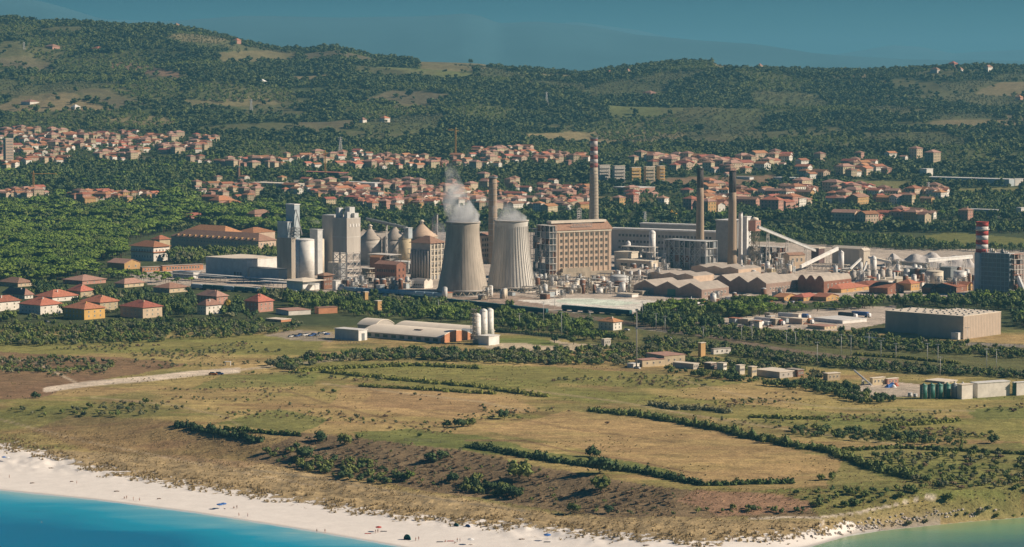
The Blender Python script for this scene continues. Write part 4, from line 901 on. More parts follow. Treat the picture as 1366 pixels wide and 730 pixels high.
# pipe racks
def pipe_rack(label, u, v, ul, n, h=7, w_=5, th=40, seed=0):
    (x, y, z), s = at(u, v); a = R(th); L = ul*s/math.cos(a); t = thing('pipe_rack', label, 'pipe rack', (x, y, z-.1), -a); OCC.append((x, y, -a, -L, 0, 0, w_))
    leg = M()
    for yy in (0, w_): leg.bar((0, yy, 0), (0, yy, h*s), .22)
    for zz in (h*s*.55, h*s): leg.bar((0, 0, zz), (0, w_, zz), .2)
    leg.bar((0, 0, 0), (0, w_, h*s*.55), .1); me = leg.mesh('portal', K('white_steel'))
    for k in range(n+1): inst('portal', me, t, (-L*k/n, 0, 0))
    rn = random.Random(seed)
    for k in range(5):
        q = M(); zz = h*s*(.55 if k < 2 else 1)+.35; yy = w_*(k % 3+.5)/3; rr = rn.uniform(.18, .4)
        q.bar((-L, yy, zz), (0, yy, zz), rr, n=8); q.build('pipe', K(rn.choice(['white_steel', 'pale_metal', 'rust', 'steel', 'warm_white'])), t)
for i, (u, v, ul, h, lab) in enumerate([(845,390,130,8,'front pipe rack stretching before the power house to the brown shed'),(800,383,90,10,'second pipe rack close to the power house wall'),(858,378,60,9,'pipe rack right of the round grey tank'),(716,392,26,8,'short pipe rack at the foot of the ribbed cooling tower'),
   (905,366,60,6,'pipe rack behind the long pale shed'),(1190,372,60,5,'pipe rack behind the orange tiled roofs'),(530,386,40,5,'pipe rack in front of the dark brick workshop'),(1130,362,50,8,'pipe rack beneath the white conveyor')]):
    pipe_rack(lab, u, v, ul, max(4, int(ul/5)), h, 5, 40, i)

# ------------------------------------------------------------------ small plant items filling the yards
rn = random.Random(21)
drum = M(); drum.cyl(0, 0, 0, 1, .5, n=12); drum.lathe([(.5, 1.001), (.3, 1.15), (.05, 1.2)], 12); 
CN = {'white_metal':'white','pale_metal':'pale grey','warm_white':'off-white','rust':'rusty','cream':'cream','white_render':'whitewashed','dirty_conc':'grimy beige','blue_metal':'blue-grey','white_steel':'white','steel':'grey','rock':'pale stony'}
RN_ = {'pale_roof':'sandy','asbestos':'brown','white_metal':'white','terracotta':'red'}
def yard_item(k, u, v, place, kn):
    label = grp = 'x'
    (x, y, z), s = at(u, v); a = -R(rn.choice([40, 40, 50, 130])); t = None
    if k == 0:
        r, h = rn.uniform(1, 2.6), rn.uniform(3, 9); t = thing('plant_vessel', label, 'vessel', (x, y, z-.1), a, grp)
        c1 = rn.choice(['white_metal', 'pale_metal', 'warm_white', 'rust']); q = M(); q.cyl(0, 0, 0, h, r, n=12); q.build('shell', K(c1), t); dsc = ('tall thin' if h > 3.4*r else 'squat' if h < 2.2*r else 'upright')+' '+CN[c1]; q = M(); q.lathe([(r, h+.01), (r*.7, h+r*.3), (.1, h+r*.45)], 12); q.build('head', K('pale_metal'), t)
    elif k == 1:
        w1, w2, h = rn.uniform(3, 8), rn.uniform(3, 5), rn.uniform(2.5, 5); t = thing('plant_hut', label, 'hut', (x, y, z-.1), a, grp)
        c1 = rn.choice(['cream', 'white_render', 'dirty_conc', 'rust', 'blue_metal']); c2 = rn.choice(['pale_roof', 'asbestos', 'white_metal', 'terracotta']); dsc = CN[c1]+' '+RN_[c2]+'-roofed'; q = M(); q.box(-w1, 0, 0, w2, 0, h); q.build('wall', K(c1), t); q = M(); q.box(-w1-.4, .4, -.4, w2+.4, h+.01, h+.4); q.build('roof', K(c2), t)
    elif k == 2:
        h = rn.uniform(6, 13); w1 = rn.uniform(3, 5); t = thing('scaffold_tower', label, 'steel structure', (x, y, z-.1), a, grp)
        q = M(); lattice_tower(q, 0, w1, 0, w1, 0, h, 3, .2); c1 = rn.choice(['white_steel', 'steel', 'dirty_conc']); dsc = ('tall ' if h > 9.5 else 'low ')+CN[c1]; q.build('lattice', K(c1), t); q = M(); q.cyl(w1/2, w1/2, h*.4, h*.95, w1*.3, n=10); q.build('vessel', K('pale_metal'), t)
    else:
        t = thing('plant_heap', label, 'scrap heap', (x, y, z-.1), a, grp); q = M(); vs = [(0, 0, 1.6)]
        for j in range(2):
            for i in range(9): aa = 2*math.pi*i/9; r = (1.5 if j == 0 else 3.4)*rn.uniform(.7, 1.2); vs.append((r*math.cos(aa), r*math.sin(aa), (1 if j == 0 else 0)*rn.uniform(.7, 1.2)))
        q.add(vs, [(0, 1+i, 1+(i+1) % 9) for i in range(9)]+[(1+i, 10+i, 10+(i+1) % 9, 1+(i+1) % 9) for i in range(9)]); c1 = rn.choice(['rust', 'dirty_conc', 'rock', 'steel']); dsc = CN[c1]; q.build('pile', K(c1), t)
    t['label'] = dsc+' '+kn+' '+place; t['group'] = t['label']
    OCC.append((x, y, a, -3, 3, -1, 4))
YARDS = [('among the pipework before the beige power house', [(700,376),(840,372),(848,392),(700,394)], 95), ('in the clutter below the lattice legs of the raised silo', [(455,380),(550,382),(545,388),(455,390)], 42),
 ('around the foot of the cooling towers', [(575,394),(720,392),(760,399),(600,402)], 16), ('in the yard right of the power house', [(820,345),(890,345),(890,375),(820,375)], 60), ('between the boiler frame and the conveyors', [(985,350),(1060,352),(1070,368),(990,368)], 50),
 ('around the hopper silos on the right side of the works', [(1110,360),(1230,362),(1230,384),(1120,382)], 64), ('by the white tanks near the fat banded stack', [(1225,368),(1300,368),(1300,390),(1230,390)], 32), ('behind the coned silos', [(470,330),(600,330),(600,345),(470,345)], 24),
 ('in the open yard beside the white marquee', [(940,397),(1040,397),(1030,404),(945,404)], 14), ('in the scrapyard right of the red-roofed stone house', [(960,428),(1080,424),(1080,438),(960,438)], 26)]
KN = ['vessel', 'hut', 'steel frame', 'scrap heap']
for place, poly, n in YARDS:
    us = [p[0] for p in poly]; vs_ = [p[1] for p in poly]; c = 0
    while c < n:
        u, v = rn.uniform(min(us), max(us)), rn.uniform(min(vs_), max(vs_))
        if not inpoly(np.array([u]), np.array([v]), poly)[0]: continue
        k = rn.choice([0, 0, 1, 1, 2, 3] if 'scrapyard' not in place else [1, 3, 3, 1]); yard_item(k, u, v, place, KN[k]); c += 1

# ------------------------------------------------------------------ white barrel warehouse in the middle distance
b = bldg('barrel_warehouse', 'long white barrel-vaulted warehouse with an orange end wall beside the white silo group', 'warehouse', 588, 458, 110, 40, 7, 'bx', 7.5, 'concrete', 'cream_roof', th=38, ov=.3, rth=.4)
q = M(); n = 14; arc = [(b.W*k/n, b.h+.01+7.5*b.s*(1-(2*k/n-1)**2)) for k in range(n+1)]; q.prism(arc+[(b.W, .1), (0, .1)], .02, .25, axis='x'); q.build('end_wall', K('orange_brick'), b.t)
for k in range(9):
    q = M(); q.box(-b.L*(k+.9)/9.5, -b.L*(k+.35)/9.5, -.12, -.02, b.h*.3, b.h*.85); q.build('window_band', K('shutter'), b.t)
for x0, x1 in ((-b.L*.42, -b.L*.33),):
    q = M(); q.box(x0, x1, b.W*.22, b.W*.34, b.h+7.5*b.s*.62, b.h+7.5*b.s*.95); q.build('roof_opening', K('dark_brick'), b.t)
b2 = bldg('barrel_warehouse', 'rear white barrel-vaulted hall directly behind the long one with the orange end', 'warehouse', 629.3, 452.6, 108, 30, 7.2, 'bx', 7, 'concrete', 'cream_roof', th=38, ov=.3, rth=.4)
bldg('barrel_warehouse', 'stub of white vaulted hall at the left rear of the barrel-vaulted warehouse', 'warehouse', 500, 442, 24, 24, 7, 'bx', 7, 'concrete', 'cream_roof', th=38, ov=.3, rth=.4)
b = bldg('warehouse_annex', 'flat-roofed blue-grey annex with a white end at the left of the barrel warehouse', 'warehouse', 478, 455, 33, 11, 14, 'flat', .8, 'blue_metal', 'white_metal', th=38)
q = M(); q.box(.01, .15, .2, b.W-.2, .1, b.h-.3); q.build('end_wall', K('white_metal'), b.t); q = M(); q.box(.16, .22, b.W*.35, b.W*.7, .1, b.h*.7); q.build('door', K('dark_metal'), b.t)
bldg('lean_to_shed', 'low blue-roofed shed against the right end of the barrel warehouse', 'shed', 634, 453, 22, 12, 8, 'gx', 4, 'pink', 'blue_metal', th=38)
bldg('pump_block', 'white block at the foot of the foreground white silos', 'industrial building', 652, 461, 14, 14, 12, 'flat', .6, 'white_metal', 'white_metal')
for i, (u, v, r, h, lab) in enumerate([(636,458,5.6,37,'leftmost white silo behind the silo group by the barrel warehouse'),(645,456,5.4,41,'middle white silo of the group beside the barrel warehouse'),(653.5,454,5.0,40,'right-hand white silo of the group beside the barrel warehouse')]):
    silo('silo', lab, 'silo', u, v, r, h, 'dome', .3, 'white_metal', ring=4)
(x, y, z), s = at(632, 459); t = thing('silo_stair', 'pale lattice stair tower in front of the foreground white silos', 'stair tower', (x, y, z-.1), -R(40)); q = M(s); lattice_tower(q, -3, 3, -3, 3, 0, 47, 8, .25); q.build('lattice', K('dirty_conc'), t)
q = M(s)
for k in range(8): q.box(-2.8, 2.8, -2.8, 2.8, 5.8*(k+1)-.3, 5.8*(k+1))
q.build('landings', K('steel'), t); q = M(s); q.bar((3, 0, 47), (12, 0, 51), .5); q.bar((12, 0, 51), (20, 0, 44), .4); q.build('hoist_arm', K('steel'), t)

# big flat warehouse on the right
b = bldg('flat_warehouse', 'huge flat-roofed tan warehouse with a lit right wall at the right of the picture', 'warehouse', 1285, 453, 52, 62, 30, 'flat', .8, 'wh_wall', 'pale_roof', th=42, ov=.15)
q = M()
for k in range(24): q.box(.01, .1, b.W*(k+.5)/24-.08, b.W*(k+.5)/24+.08, .3, b.h-.4)
q.build('wall_seams', K('concrete'), b.t)
for i in range(7):
    for j in range(5):
        q = M(); cx, cy = -b.L*(i+.5)/7-(j % 2)*2, b.W*(j+.5)/5; q.box(cx-.55, cx+.55, cy-.55, cy+.55, b.h+.8*b.s+.1, b.h+.8*b.s+.8); q.build('roof_vent', K('grey_metal'), b.t)
q = M(); q.box(-7, -1.5, -4, -.02, .2, 5); q.build('porch', K('white_metal'), b.t)
b2 = bldg('flat_warehouse', 'left wing of the tan warehouse, stepped forward with its own narrow lit side', 'warehouse', 1231, 446, 44, 42, 27, 'flat', .8, 'wh_wall', 'pale_roof', th=42, ov=.15)
for i in range(5):
    for j in range(3):
        q = M(); cx, cy = -b2.L*(i+.5)/5, b2.W*(j+.5)/3; q.box(cx-.55, cx+.55, cy-.55, cy+.55, b2.h+.8*b2.s+.1, b2.h+.8*b2.s+.8); q.build('roof_vent', K('grey_metal'), b2.t)

# blue-white hall, institute and neighbours on the left
b = bldg('factory_hall', 'large flat hall, blue-grey long side and white end, left of the brown silo block', 'industrial building', 329, 371, 60, 42, 24, 'flat', 1, 'blue_metal', 'pale_roof', ov=.2)
q = M(); q.box(.01, .15, .2, b.W-.2, .1, b.h-.3); q.build('end_wall', K('white_metal'), b.t)
for k in range(3): q = M(); q.box(-b.L*(.12+.07*k)-2.4, -b.L*(.12+.07*k), -.12, -.02, .3, 5); q.build('door', K('dark_metal'), b.t)
bldg('factory_hall', 'low blue-grey shed right of the large blue and white hall', 'industrial building', 372, 374, 42, 10, 14, 'flat', .8, 'blue_metal', 'grey_metal')
for i, (u, v, ul, lab) in enumerate([(300,378,85,'longest flat canopy over the sidings in front of the blue hall'),(372,381,120,'middle flat canopy over the sidings in front of the blue hall'),(420,388,80,'nearest flat canopy over the sidings below the white silos')]):
    (x, y, z), s = at(u, v); a = R(40); L = ul*s/math.cos(a); t = thing('platform_canopy', lab, 'canopy', (x, y, z), -a); OCC.append((x, y, -a, -L, 0, -2, 7))
    q = M(); q.box(-L, 0, 0, 6, 4.5, 4.9); q.build('roof', K('pale_metal' if i else 'grey_metal'), t)
    pm = M(); pm.box(-.15, .15, 2.8, 3.1, 0, 4.49); pme = pm.mesh('post', K('steel'))
    for k in range(12): inst('post', pme, t, (-L*(k+.5)/12, 0, 0))
bldg('office', 'white low office in front of the brick row left of the blue hall', 'office', 258, 372, 31, 9, 8, 'flat', .8, 'white_metal', 'white_metal', wins=[('L',9,1,.2,.9,2,2)])
bldg('brick_row', 'low flat brick row with dark windows behind the white office', 'building', 217, 362, 4, 50, 7, 'flat', .6, 'orange_brick', 'asbestos', th=58, wins=[('R',12,1,.15,.9,1.8,2.4)])
bldg('brick_row', 'short brick row left of the longer one, beside the pine canopy', 'building', 190, 363, 4, 26, 6, 'flat', .6, 'orange_brick', 'asbestos', th=58, wins=[('R',6,1,.15,.9,1.6,2)])
bldg('brick_barn', 'rosy gabled barn half hidden in pines left of the brick rows', 'barn', 166, 360, 26, 18, 8, 'gx', 5, 'ochre', 'pink_tile', wins=[('R',2,1,.2,.8,1.6,2)])
b = bldg('institute', 'white villa-like block with a layered orange-red roof among trees', 'building', 205, 349, 34, 18, 19, 'hip', 7, 'white_render', 'terracotta', wins=[('R',4,2,.1,.95,1.5,2.2),('L',7,2,.1,.95,1.5,2.2)], ov=1.5)
q = M(); q.box(-b.L-1.4, 1.4, -1.4, b.W+1.4, b.h*.62, b.h*.68); q.build('lower_eaves', K('terracotta'), b.t)
bldg('institute', 'raised end pavilion of the orange-red roofed villa block', 'building', 213, 340, 12, 12, 20, 'hip', 5, 'cream', 'terracotta', ov=1)
b = bldg('institute', 'very long brown-roofed institute with dormers above the trees behind the blue hall', 'building', 345, 339, 130, 21, 17, 'hip', 9, 'beige', 'old_tile', wins=[('R',5,2,.1,.95,1.5,2.4),('L',26,2,.1,.95,1.5,2.4)], ov=1)
for k in range(14):
    q = M(); cx = -b.L*(k+1)/15; q.box(cx-1, cx+1, .4, 3.2, b.h+.6, b.h+2.6); q.build('dormer', K('ochre'), b.t)
bldg('institute', 'orange-roofed rear wing rising behind the long brown-roofed institute', 'building', 300, 327, 60, 20, 16, 'hip', 8, 'beige', 'terracotta')
bldg('institute', 'second orange rear wing at the right behind the brown-roofed institute', 'building', 338, 323, 26, 26, 12, 'hip', 6, 'beige', 'terracotta')

# ------------------------------------------------------------------ houses and small buildings with their own character
HS = [ # u v ul ur h rh wall roof label
 (112.5,427,32,23,14,8,'yellow','terracotta','ochre house with an orange-yellow end wall, nearest of the lower left houses'),
 (190.7,425,34,22,14,8,'cream','terracotta','cream house with red hip roof standing right of the ochre-ended house'),
 (54,420,33,24,12,9,'white_render','terracotta','white house with two lit bays and red hip roof near the left edge'),
 (133.5,415,29,22,11,8,'cream','terracotta','cream house behind and between the two nearest red-roofed houses'),
 (107.5,397,20,15,8,8,'cream','terracotta','small farther house with a white chimney behind the lower left houses'),
 (70,403,27,28,6,8,'white_render','terracotta','low white house with wide red roof behind the white two-bay house'),
 (33,399,35,9,5,8,'white_render','old_tile','house with a long brown hip roof at the left edge'),
 (-8,416,16,28,12,7,'white_render','terracotta','white house cut by the left edge of the picture'),
 (275,420,13,18,12,7,'white_render','old_tile','pale house with a brown hip roof beside the yellow tree'),
 (289,407,29,13,11,7,'pink','pink_tile','pinkish two-storey house behind the pale one by the yellow tree'),
 (344.5,417,19,18,14,9,'pink','terracotta','pink house with red hip roof left of the low flat outbuildings'),
 (818,441,19,12,11,5,'white_render','terracotta','lone pale stone house with red roof beside the railway'),
 (110,380,30,26,5,6,'pink','pink_tile','wide pinkish roof among pines above the lower left houses'),
 (166,384,14,22,5,6,'cream','pink_tile','rosy hip roof peeping out of trees left of the rail sidings'),
 (226,391,24,22,6,6,'cream','old_tile','sandy hip roof behind the dark trees near the sidings'),
 (24,383,30,16,5,6,'cream','old_tile','brown hip roof lost among trees at the left edge'),
 (28,330,18,10,5,5,'pink','old_tile','reddish roof in the pine wood at far left'),
 (72,333,22,12,6,5,'pink','pink_tile','long pink roof in the pine wood at far left'),
 (292,276,14,18,8,6,'pink','terracotta','orange-roofed villa in the wood left of the pylonless meadow road'),
 (306,278,10,16,6,4,'pink','terracotta','second orange-roofed villa beside the first in the wood'),
 (255,297,20,22,6,4,'pink','terracotta','low red roof in trees above the institute'),
 (340,302,14,22,10,5,'pink','old_tile','pink block of flats in trees just left of the hoist towers'),
]
HS = [list(h) for h in HS]; HS[18][8] = 'orange-roofed villa alone in the wood left of the silo works'
for i, (u, v, ul, ur, h, rh, wl, rf, lab) in enumerate(HS):
    near = v > 395
    bldg('house', lab, 'house', u, v, ul, ur, h, 'hip', rh, wl, rf, ov=.9, chim=1 if near else 0, wins=[('L',5 if ul > 25 else 3,2 if h > 9 else 1,.12,.92,1.1,1.5),('R',3 if ur > 15 else 2,2 if h > 9 else 1,.12,.92,1.1,1.5)], pane='shutter')
for i, (u, v, ul, ur, h, th, wl, rf, lab, cat) in enumerate([
 (385,421,20,28,6,58,'white_render','pink_tile','long low pale outbuilding right of the pink red-roofed house','outbuilding'),
 (425,419,6,24,8,58,'orange_brick','old_tile','low orange wall building left of the barrel warehouse annex','outbuilding'),
 (375,430,22,12,3,40,'orange_brick','pale_roof','flat pale slab-roofed garage below the outbuildings','garage'),
 (504,415,5,5,13,40,'ochre','pale_roof','small ochre hut tower in trees behind the barrel warehouse','hut'),
 (487,403,3,4,13,40,'ochre','pale_roof','slim ochre gatehouse by the sidings below the blue wagons','hut'),
 (857,490,9,31,9,58,'cream','pink_tile','front part of the cream bungalow with small windows by the tall mast','bungalow'),
 (886,488,22,29,13,58,'cream','pink_tile','rear taller part of the cream bungalow by the tall mast','bungalow'),
 (845,491,8,9,5,45,'white_render','white_metal','white carport touching the left end of the cream bungalow','carport'),
 (935,476,3.5,6.5,18,45,'ochre','pale_roof','square ochre watchtower between rails and scrub','tower'),
 (806,462,4,9,9,45,'concrete','pale_roof','ruined concrete hut in scrub below the railway house','ruin'),
 (952,473,3,24,7,58,'white_render','asbestos','pale hall with long grey roof behind the walled ruins','shed'),
 (925,493,26,8,7,40,'concrete','pale_roof','grey flat-roofed shed at the left end of the ruins','ruin'),
 (948,493,8,9,8,45,'dark_brick','pale_roof','small dark hut second in the row of ruins','ruin'),
 (965,494,8,5,9,40,'white_render','pale_roof','white block in the row of ruins','ruin'),
 (987,500,5,7,12,50,'warm_white','pale_roof','leaning cream wall block in the middle of the ruins','ruin'),
 (1003,503,5,7,13,50,'cream','pale_roof','upright cream pier right of the leaning wall block','ruin'),
 (1040,505,30,26,8,50,'concrete','pale_roof','broad low concrete ruin with a pale flat top','ruin'),
 (1064,503,14,9,9,50,'rust','asbestos','brownish roofless hall right of the broad concrete ruin','ruin'),
 (1104,508,5,18,9,60,'cream','pale_roof','cream open-sided shed in front of the hedge near the slanted pipe','shed'),
 (1164,514,3,18,9,55,'cream','pale_roof','cream concrete shed right of the slanted white pipe','shed'),
 (1184,513,3,16,7,55,'pink','pale_roof','pinkish concrete shed beside the blue scrap','shed'),
 (1283,533,5,16,19,58,'white_render','pale_roof','short white block right behind the green tanks','industrial building'),
 (1304,531,7,47,19,62,'white_render','white_metal','long white windowless hall beside the green tanks','industrial building'),
 (1356,528,3,30,17,62,'white_render','white_metal','white hall at the right edge beyond the green door','industrial building'),
 (1298,529,3,5,16,58,'green_paint','pale_metal','narrow dark green block painted as the shaded strip between the two white halls','industrial building'),  # dark green colour stands in for the shade between the white halls
 (1353,528,2,3,17,62,'green_paint','pale_metal','narrow green door bay near the right edge','industrial building'),
 (1260,512,22,20,2,45,'concrete','pale_roof','low rooftop slab with rails behind the green tanks','shed'),
 (1124,432,34,36,4,50,'white_metal','white_metal','large white flat canopy roof in the truck yard','canopy'),
 (1100,440,20,18,4,45,'cream','pink_tile','low tan-roofed shed in front of the truck yard canopy','shed'),
 (1070,433,16,8,7,45,'beige','pale_roof','beige shed left of the yellow container','shed'),
 (8,219,5,9,33,58,'beige','pale_roof','beige tower block at the left edge of the hillside town','block of flats'),
 (1000,240,22,6,3,45,'white_metal','blue_metal','blue and white flat workshop on the right slope','workshop'),
 (1060,244,26,12,6,45,'blue_metal','white_metal','long blue shed with white roof above the brown field','workshop'),
 (1346,249,98,14,9,40,'blue_metal','white_metal','very long white and blue hall high at the right','industrial building'),
 (1236,237,8,10,11,45,'white_render','white_metal','white cube house at the left end of the long hillside hall','building'),
 (1354,248,2,12,9,60,'white_render','white_metal','white end bay right of the long hillside hall','industrial building'),
 (1330,290,36,10,9,40,'blue_metal','pale_metal','pale blue workshop low on the slope at the right edge','workshop'),
 (1362,289,5,10,11,50,'white_render','white_metal','white gabled workshop at the right edge above the stack','workshop'),
 (845,259,26,30,8,50,'pink','white_metal','pink flat-roofed school right of the striped chimney','school'),
 (500,252,50,14,7,40,'white_metal','white_metal','long white workshop in the middle of the dense town','workshop'),
 (390,252,62,16,6,40,'concrete','pale_roof','long grey shed along the road left of the dense town','workshop'),
 (452,240,58,12,9,40,'dark_brick','terracotta','long dark brick building with red roof in the town','building'),
]):
    bldg(('ruin' if cat == 'ruin' else cat.replace(' ', '_')), lab, cat, u, v, ul, ur, h, 'flat', .6, wl, rf, th=th, ov=.3, wins=[('R',3,1,.3,.8,1.1,1.4)] if cat in ('bungalow','shed','ruin') else ([('R',6,8,.05,.95,1.4,1.4),('L',3,8,.05,.95,1.4,1.4)] if 'flats' in cat else ()))
# apartment blocks with balconies
for i, (u, v, ul, ur, wl, lab) in enumerate([(800,243,3,14,'concrete','grey apartment slab with balconies nearest the striped chimney'),(820,244,3,14,'concrete','second grey apartment slab right of the striped chimney'),(843,246,3,12,'yellow','bright yellow apartment slab left of its lighter twin'),(862,245,3,12,'cream','cream apartment slab in the middle of the yellow group'),(880,244,4,7,'yellow','rightmost yellow apartment slab of the balconied group')]):
    b = bldg('apartment_block', lab, 'block of flats', u, v, ul, ur, 22, 'flat', .6, wl, 'pale_roof', th=58)
    for k in range(5):
        q = M(); z0 = b.h*(k+.15)/5; q.box(.01, 1.6, .3, b.W-.3, z0, z0+.2); q.box(1.45, 1.62, .3, b.W-.3, z0+.2, z0+1.2); q.build('balcony', K(wl), b.t)
    windows(b.t, b.L, b.W, 'R', 5, 5, .5, b.h*.98, 1.6, 2)
# tent, marquee
for nm, u, v, wd, hh, mt_, lab in (('marquee', 922, 408, 14, 12, 'canvas', 'white peaked marquee in the yard before the brown gabled shed'), ('circus_tent', 896, 289, 12, 9, 'yellow_canvas', 'yellow peaked big top on the green slope behind the works')):
    (x, y, z), s = at(u, v); t = thing(nm, lab, 'tent', (x, y, z-.1), R(20)); OCC.append((x, y, 0, -wd*s, wd*s, -wd*s, wd*s)); q = M(s); n = 20; vs = []; prof = [(1, .32), (.8, .42), (.5, .55), (.22, .75), (.04, 1.0), (.0, 1.25)]
    q.box(-wd*.98, wd*.98, -wd*.7, wd*.7, 0, hh*.34); q.build('canvas_wall', K(mt_), t); q = M(s); vs = []
    for r, h_ in prof:
        for k in range(n):
            a = 2*math.pi*k/n; c_ = 1/max(abs(math.cos(a)), abs(math.sin(a))); c_ = 1+(c_-1)*r; vs.append((wd*1.06*r*c_*math.cos(a), wd*.78*r*c_*math.sin(a), hh*h_*.9+.05))
    q.add(vs, [(j*n+k, j*n+(k+1) % n, (j+1)*n+(k+1) % n, (j+1)*n+k) for j in range(len(prof)-1) for k in range(n)], sm=True); q.build('canvas_roof', K(mt_), t)
# green tanks
for k in range(6):
    silo('green_tank', ['leftmost','second','third','fourth','fifth','rightmost, greyer'][k]+' of the row of dark green water tanks', 'tank', 1232+k*10.4, 532-k*.3, 4.9, 18, 'cone', .5, 'green_paint' if k < 4 else 'blue_metal', 'pale_metal' if k > 3 else 'green_paint', ring=1)
silo('round_tank', 'small white tank left of the green water tanks', 'tank', 1214, 529, 3, 5, 'flat', 0, 'pale_metal', ladder=False); silo('round_tank', 'second small white tank nearest the green water tanks', 'tank', 1221, 530, 2.6, 4.5, 'flat', 0, 'pale_metal', ladder=False)
conveyor('slanted white pipe conveyor standing up from the scrub near the blue scrap', (1163, 516), 1, (1139, 511), 16, 1.6, 'white_metal', 1, 'white_metal')
for i, (du, dv, c) in enumerate([(0,0,'cloth_blue'),(4,1,'cloth_white'),(-4,1,'cloth_blue'),(7,-1,'car_red'),(2,-2,'car_blue')]):
    (x, y, z), s = at(1188+du, 516+dv); t = thing('scrap_pile', ['deep blue','white','bright blue','reddish','navy'][i]+' scrap pile beside the pinkish concrete shed', 'scrap heap', (x, y, z-.1)); q = M(); vs = [(0, 0, 2)]
    for j in range(2):
        for k in range(9): aa = 2*math.pi*k/9; r = (1 if j == 0 else 2)*rn.uniform(.7, 1.2); vs.append((r*math.cos(aa), r*math.sin(aa), (1.3 if j == 0 else 0)*rn.uniform(.7, 1.2)))
    q.add(vs, [(0, 1+k, 1+(k+1) % 9) for k in range(9)]+[(1+k, 10+k, 10+(k+1) % 9, 1+(k+1) % 9) for k in range(9)]); q.build('pile', K(c), t)

# ------------------------------------------------------------------ rail wagons, containers, trucks, cars
def wagon(u, v, col, label, grp, L=13, kind='hopper', th=40):
    (x, y, z), s = at(u, v); t = thing('rail_wagon', label, 'wagon', (x, y, z), -R(th), grp); OCC.append((x, y, -R(th), -L/2, L/2, -1, 4))
    q = M()
    if kind == 'hopper': q.prism([(-L/2, 1.3), (L/2, 1.3), (L/2, 3.9), (L/2-.5, 4.2), (-L/2+.5, 4.2), (-L/2, 3.9)], 0, 2.9)
    else:
        n = 10; arc = [(1.45+1.45*math.cos(math.pi*k/n), 2.6+1.5*math.sin(math.pi*k/n)) for k in range(n+1)]; q.prism(arc+[(.2, 1.2), (2.7, 1.2)], -L/2, L/2, axis='x')
    q.build('body', K(col), t); q = M(); q.box(-L/2+.2, L/2-.2, .1, 2.8, .9, 1.19); q.build('underframe', K('dark_metal'), t)
    for k in (-1, 1):
        q = M()
        for dx in (-.9, .9): q.bar((k*(L/2-2)+dx, .2, .5), (k*(L/2-2)+dx, 2.7, .5), .48, n=10)
        q.build('bogie', K('tyre'), t)
ORD = ['first','second','third','fourth','fifth','sixth','seventh','eighth','ninth','tenth','eleventh','twelfth','thirteenth','fourteenth','fifteenth','sixteenth','seventeenth','eighteenth','nineteenth','twentieth']
for k in range(13): wagon(556+k*13.6, 401.5+k*1.45, 'wagon_green', ORD[k]+' dark green hopper wagon from the left, below the cooling towers', 'dark green hopper wagons in the front siding', 13)
for k in range(11): wagon(466+k*11.5, 389.8+k*.75, 'wagon_blue', ORD[k]+' pale blue covered wagon from the left, before the brick workshop', 'pale blue covered wagons', 12, 'vault')
for k in range(12): wagon(262+k*14, 386+k*.9, 'wagon_green' if k % 3 else 'wagon_blue', ORD[k]+' wagon from the left in the shaded siding below the white silos', 'wagons in the left sidings', 13)
for k in range(6): wagon(758+k*14.5, 415+k*1.2, 'wagon_green', ORD[k]+' dark wagon from the left, in front of the settling pond', 'dark wagons below the settling pond', 13)
def truck(u, v, L, col, label, cab='car_white', th=40):
    (x, y, z), s = at(u, v); t = thing('parked_lorry', label, 'lorry', (x, y, z), -R(th)); OCC.append((x, y, -R(th), -L/2, L/2+3, -1, 4))
    q = M(); q.box(-L/2, L/2, 0, 2.5, 1.1, 3.9); q.build('trailer', K(col), t); q = M(); q.prism([(L/2+.3, .7), (L/2+2.4, .7), (L/2+2.4, 2), (L/2+2, 3.1), (L/2+.3, 3.2)], .05, 2.45); q.build('cab', K(cab), t)
    for dx in (-L/2+1, -L/2+2.2, L/2-1.5, L/2+1.5): q = M(); q.bar((dx, .05, .5), (dx, 2.45, .5), .5, n=10); q.build('wheel', K('tyre'), t)
for i, (u, v, L, c, lab) in enumerate([(1050,425,16,'car_white','white box trailer lorry parked left in the truck yard'),(1072,426,5,'car_blue','short blue lorry beside the white box trailer'),(1128,424,13,'cloth_dark','dark blue container lorry in the truck yard'),(1146,423,13,'car_blue','blue container lorry right of the dark one'),(1075,432,6,'car_orange','yellow-orange skip lorry before the beige shed'),(1017,431,14,'car_white','long white trailer lorry left of the truck yard'),(1005,434,10,'cloth_white','pale flat lorry at the left end of the truck yard'),(1038,434,4,'car_red','small red lorry between white trailers'),
  (948,402,5,'car_orange','orange lorry right of the white marquee'),(990,401,6,'car_orange','second orange lorry farther right of the marquee'),(972,403,7,'car_white','white lorry between the two orange ones near the marquee')]): truck(u, v, L, c, lab)
def car_meshes():
    q = M(); q.prism([(-2.1,.3),(2.1,.3),(2.1,.8),(1.2,.95),(-2.0,1.0),(-2.1,.9)], -.85, .85); body = q
    g = M(); g.prism([(-1.8,.98),(1.1,.95),(.4,1.45),(-1.3,1.48)], -.78, .78)
    wl = M()
    wl.bar((0,-.1,0),(0,.1,0),.33,n=10); return body, g, wl
cb, cg, cw = car_meshes(); cgm = cg.mesh('cabin', K('glass')); cwm = cw.mesh('wheel', K('tyre')); cbm = {c: cb.mesh('body', K(c)) for c in ('car_red','car_blue','car_white','car_grey','car_orange')}
def car(u, v, c, label, grp=None, rz=-40, sc=1):
    (x, y, z), s = at(u, v); t = thing('parked_car', label, 'car', (x, y, z), R(rz), grp); inst('body', cbm[c], t); inst('cabin', cgm, t)
    for dx in (-1.3, 1.3):
        for dy in (-.85, .85): inst('wheel', cwm, t, (dx, dy, .33))
    t.scale = (sc,)*3
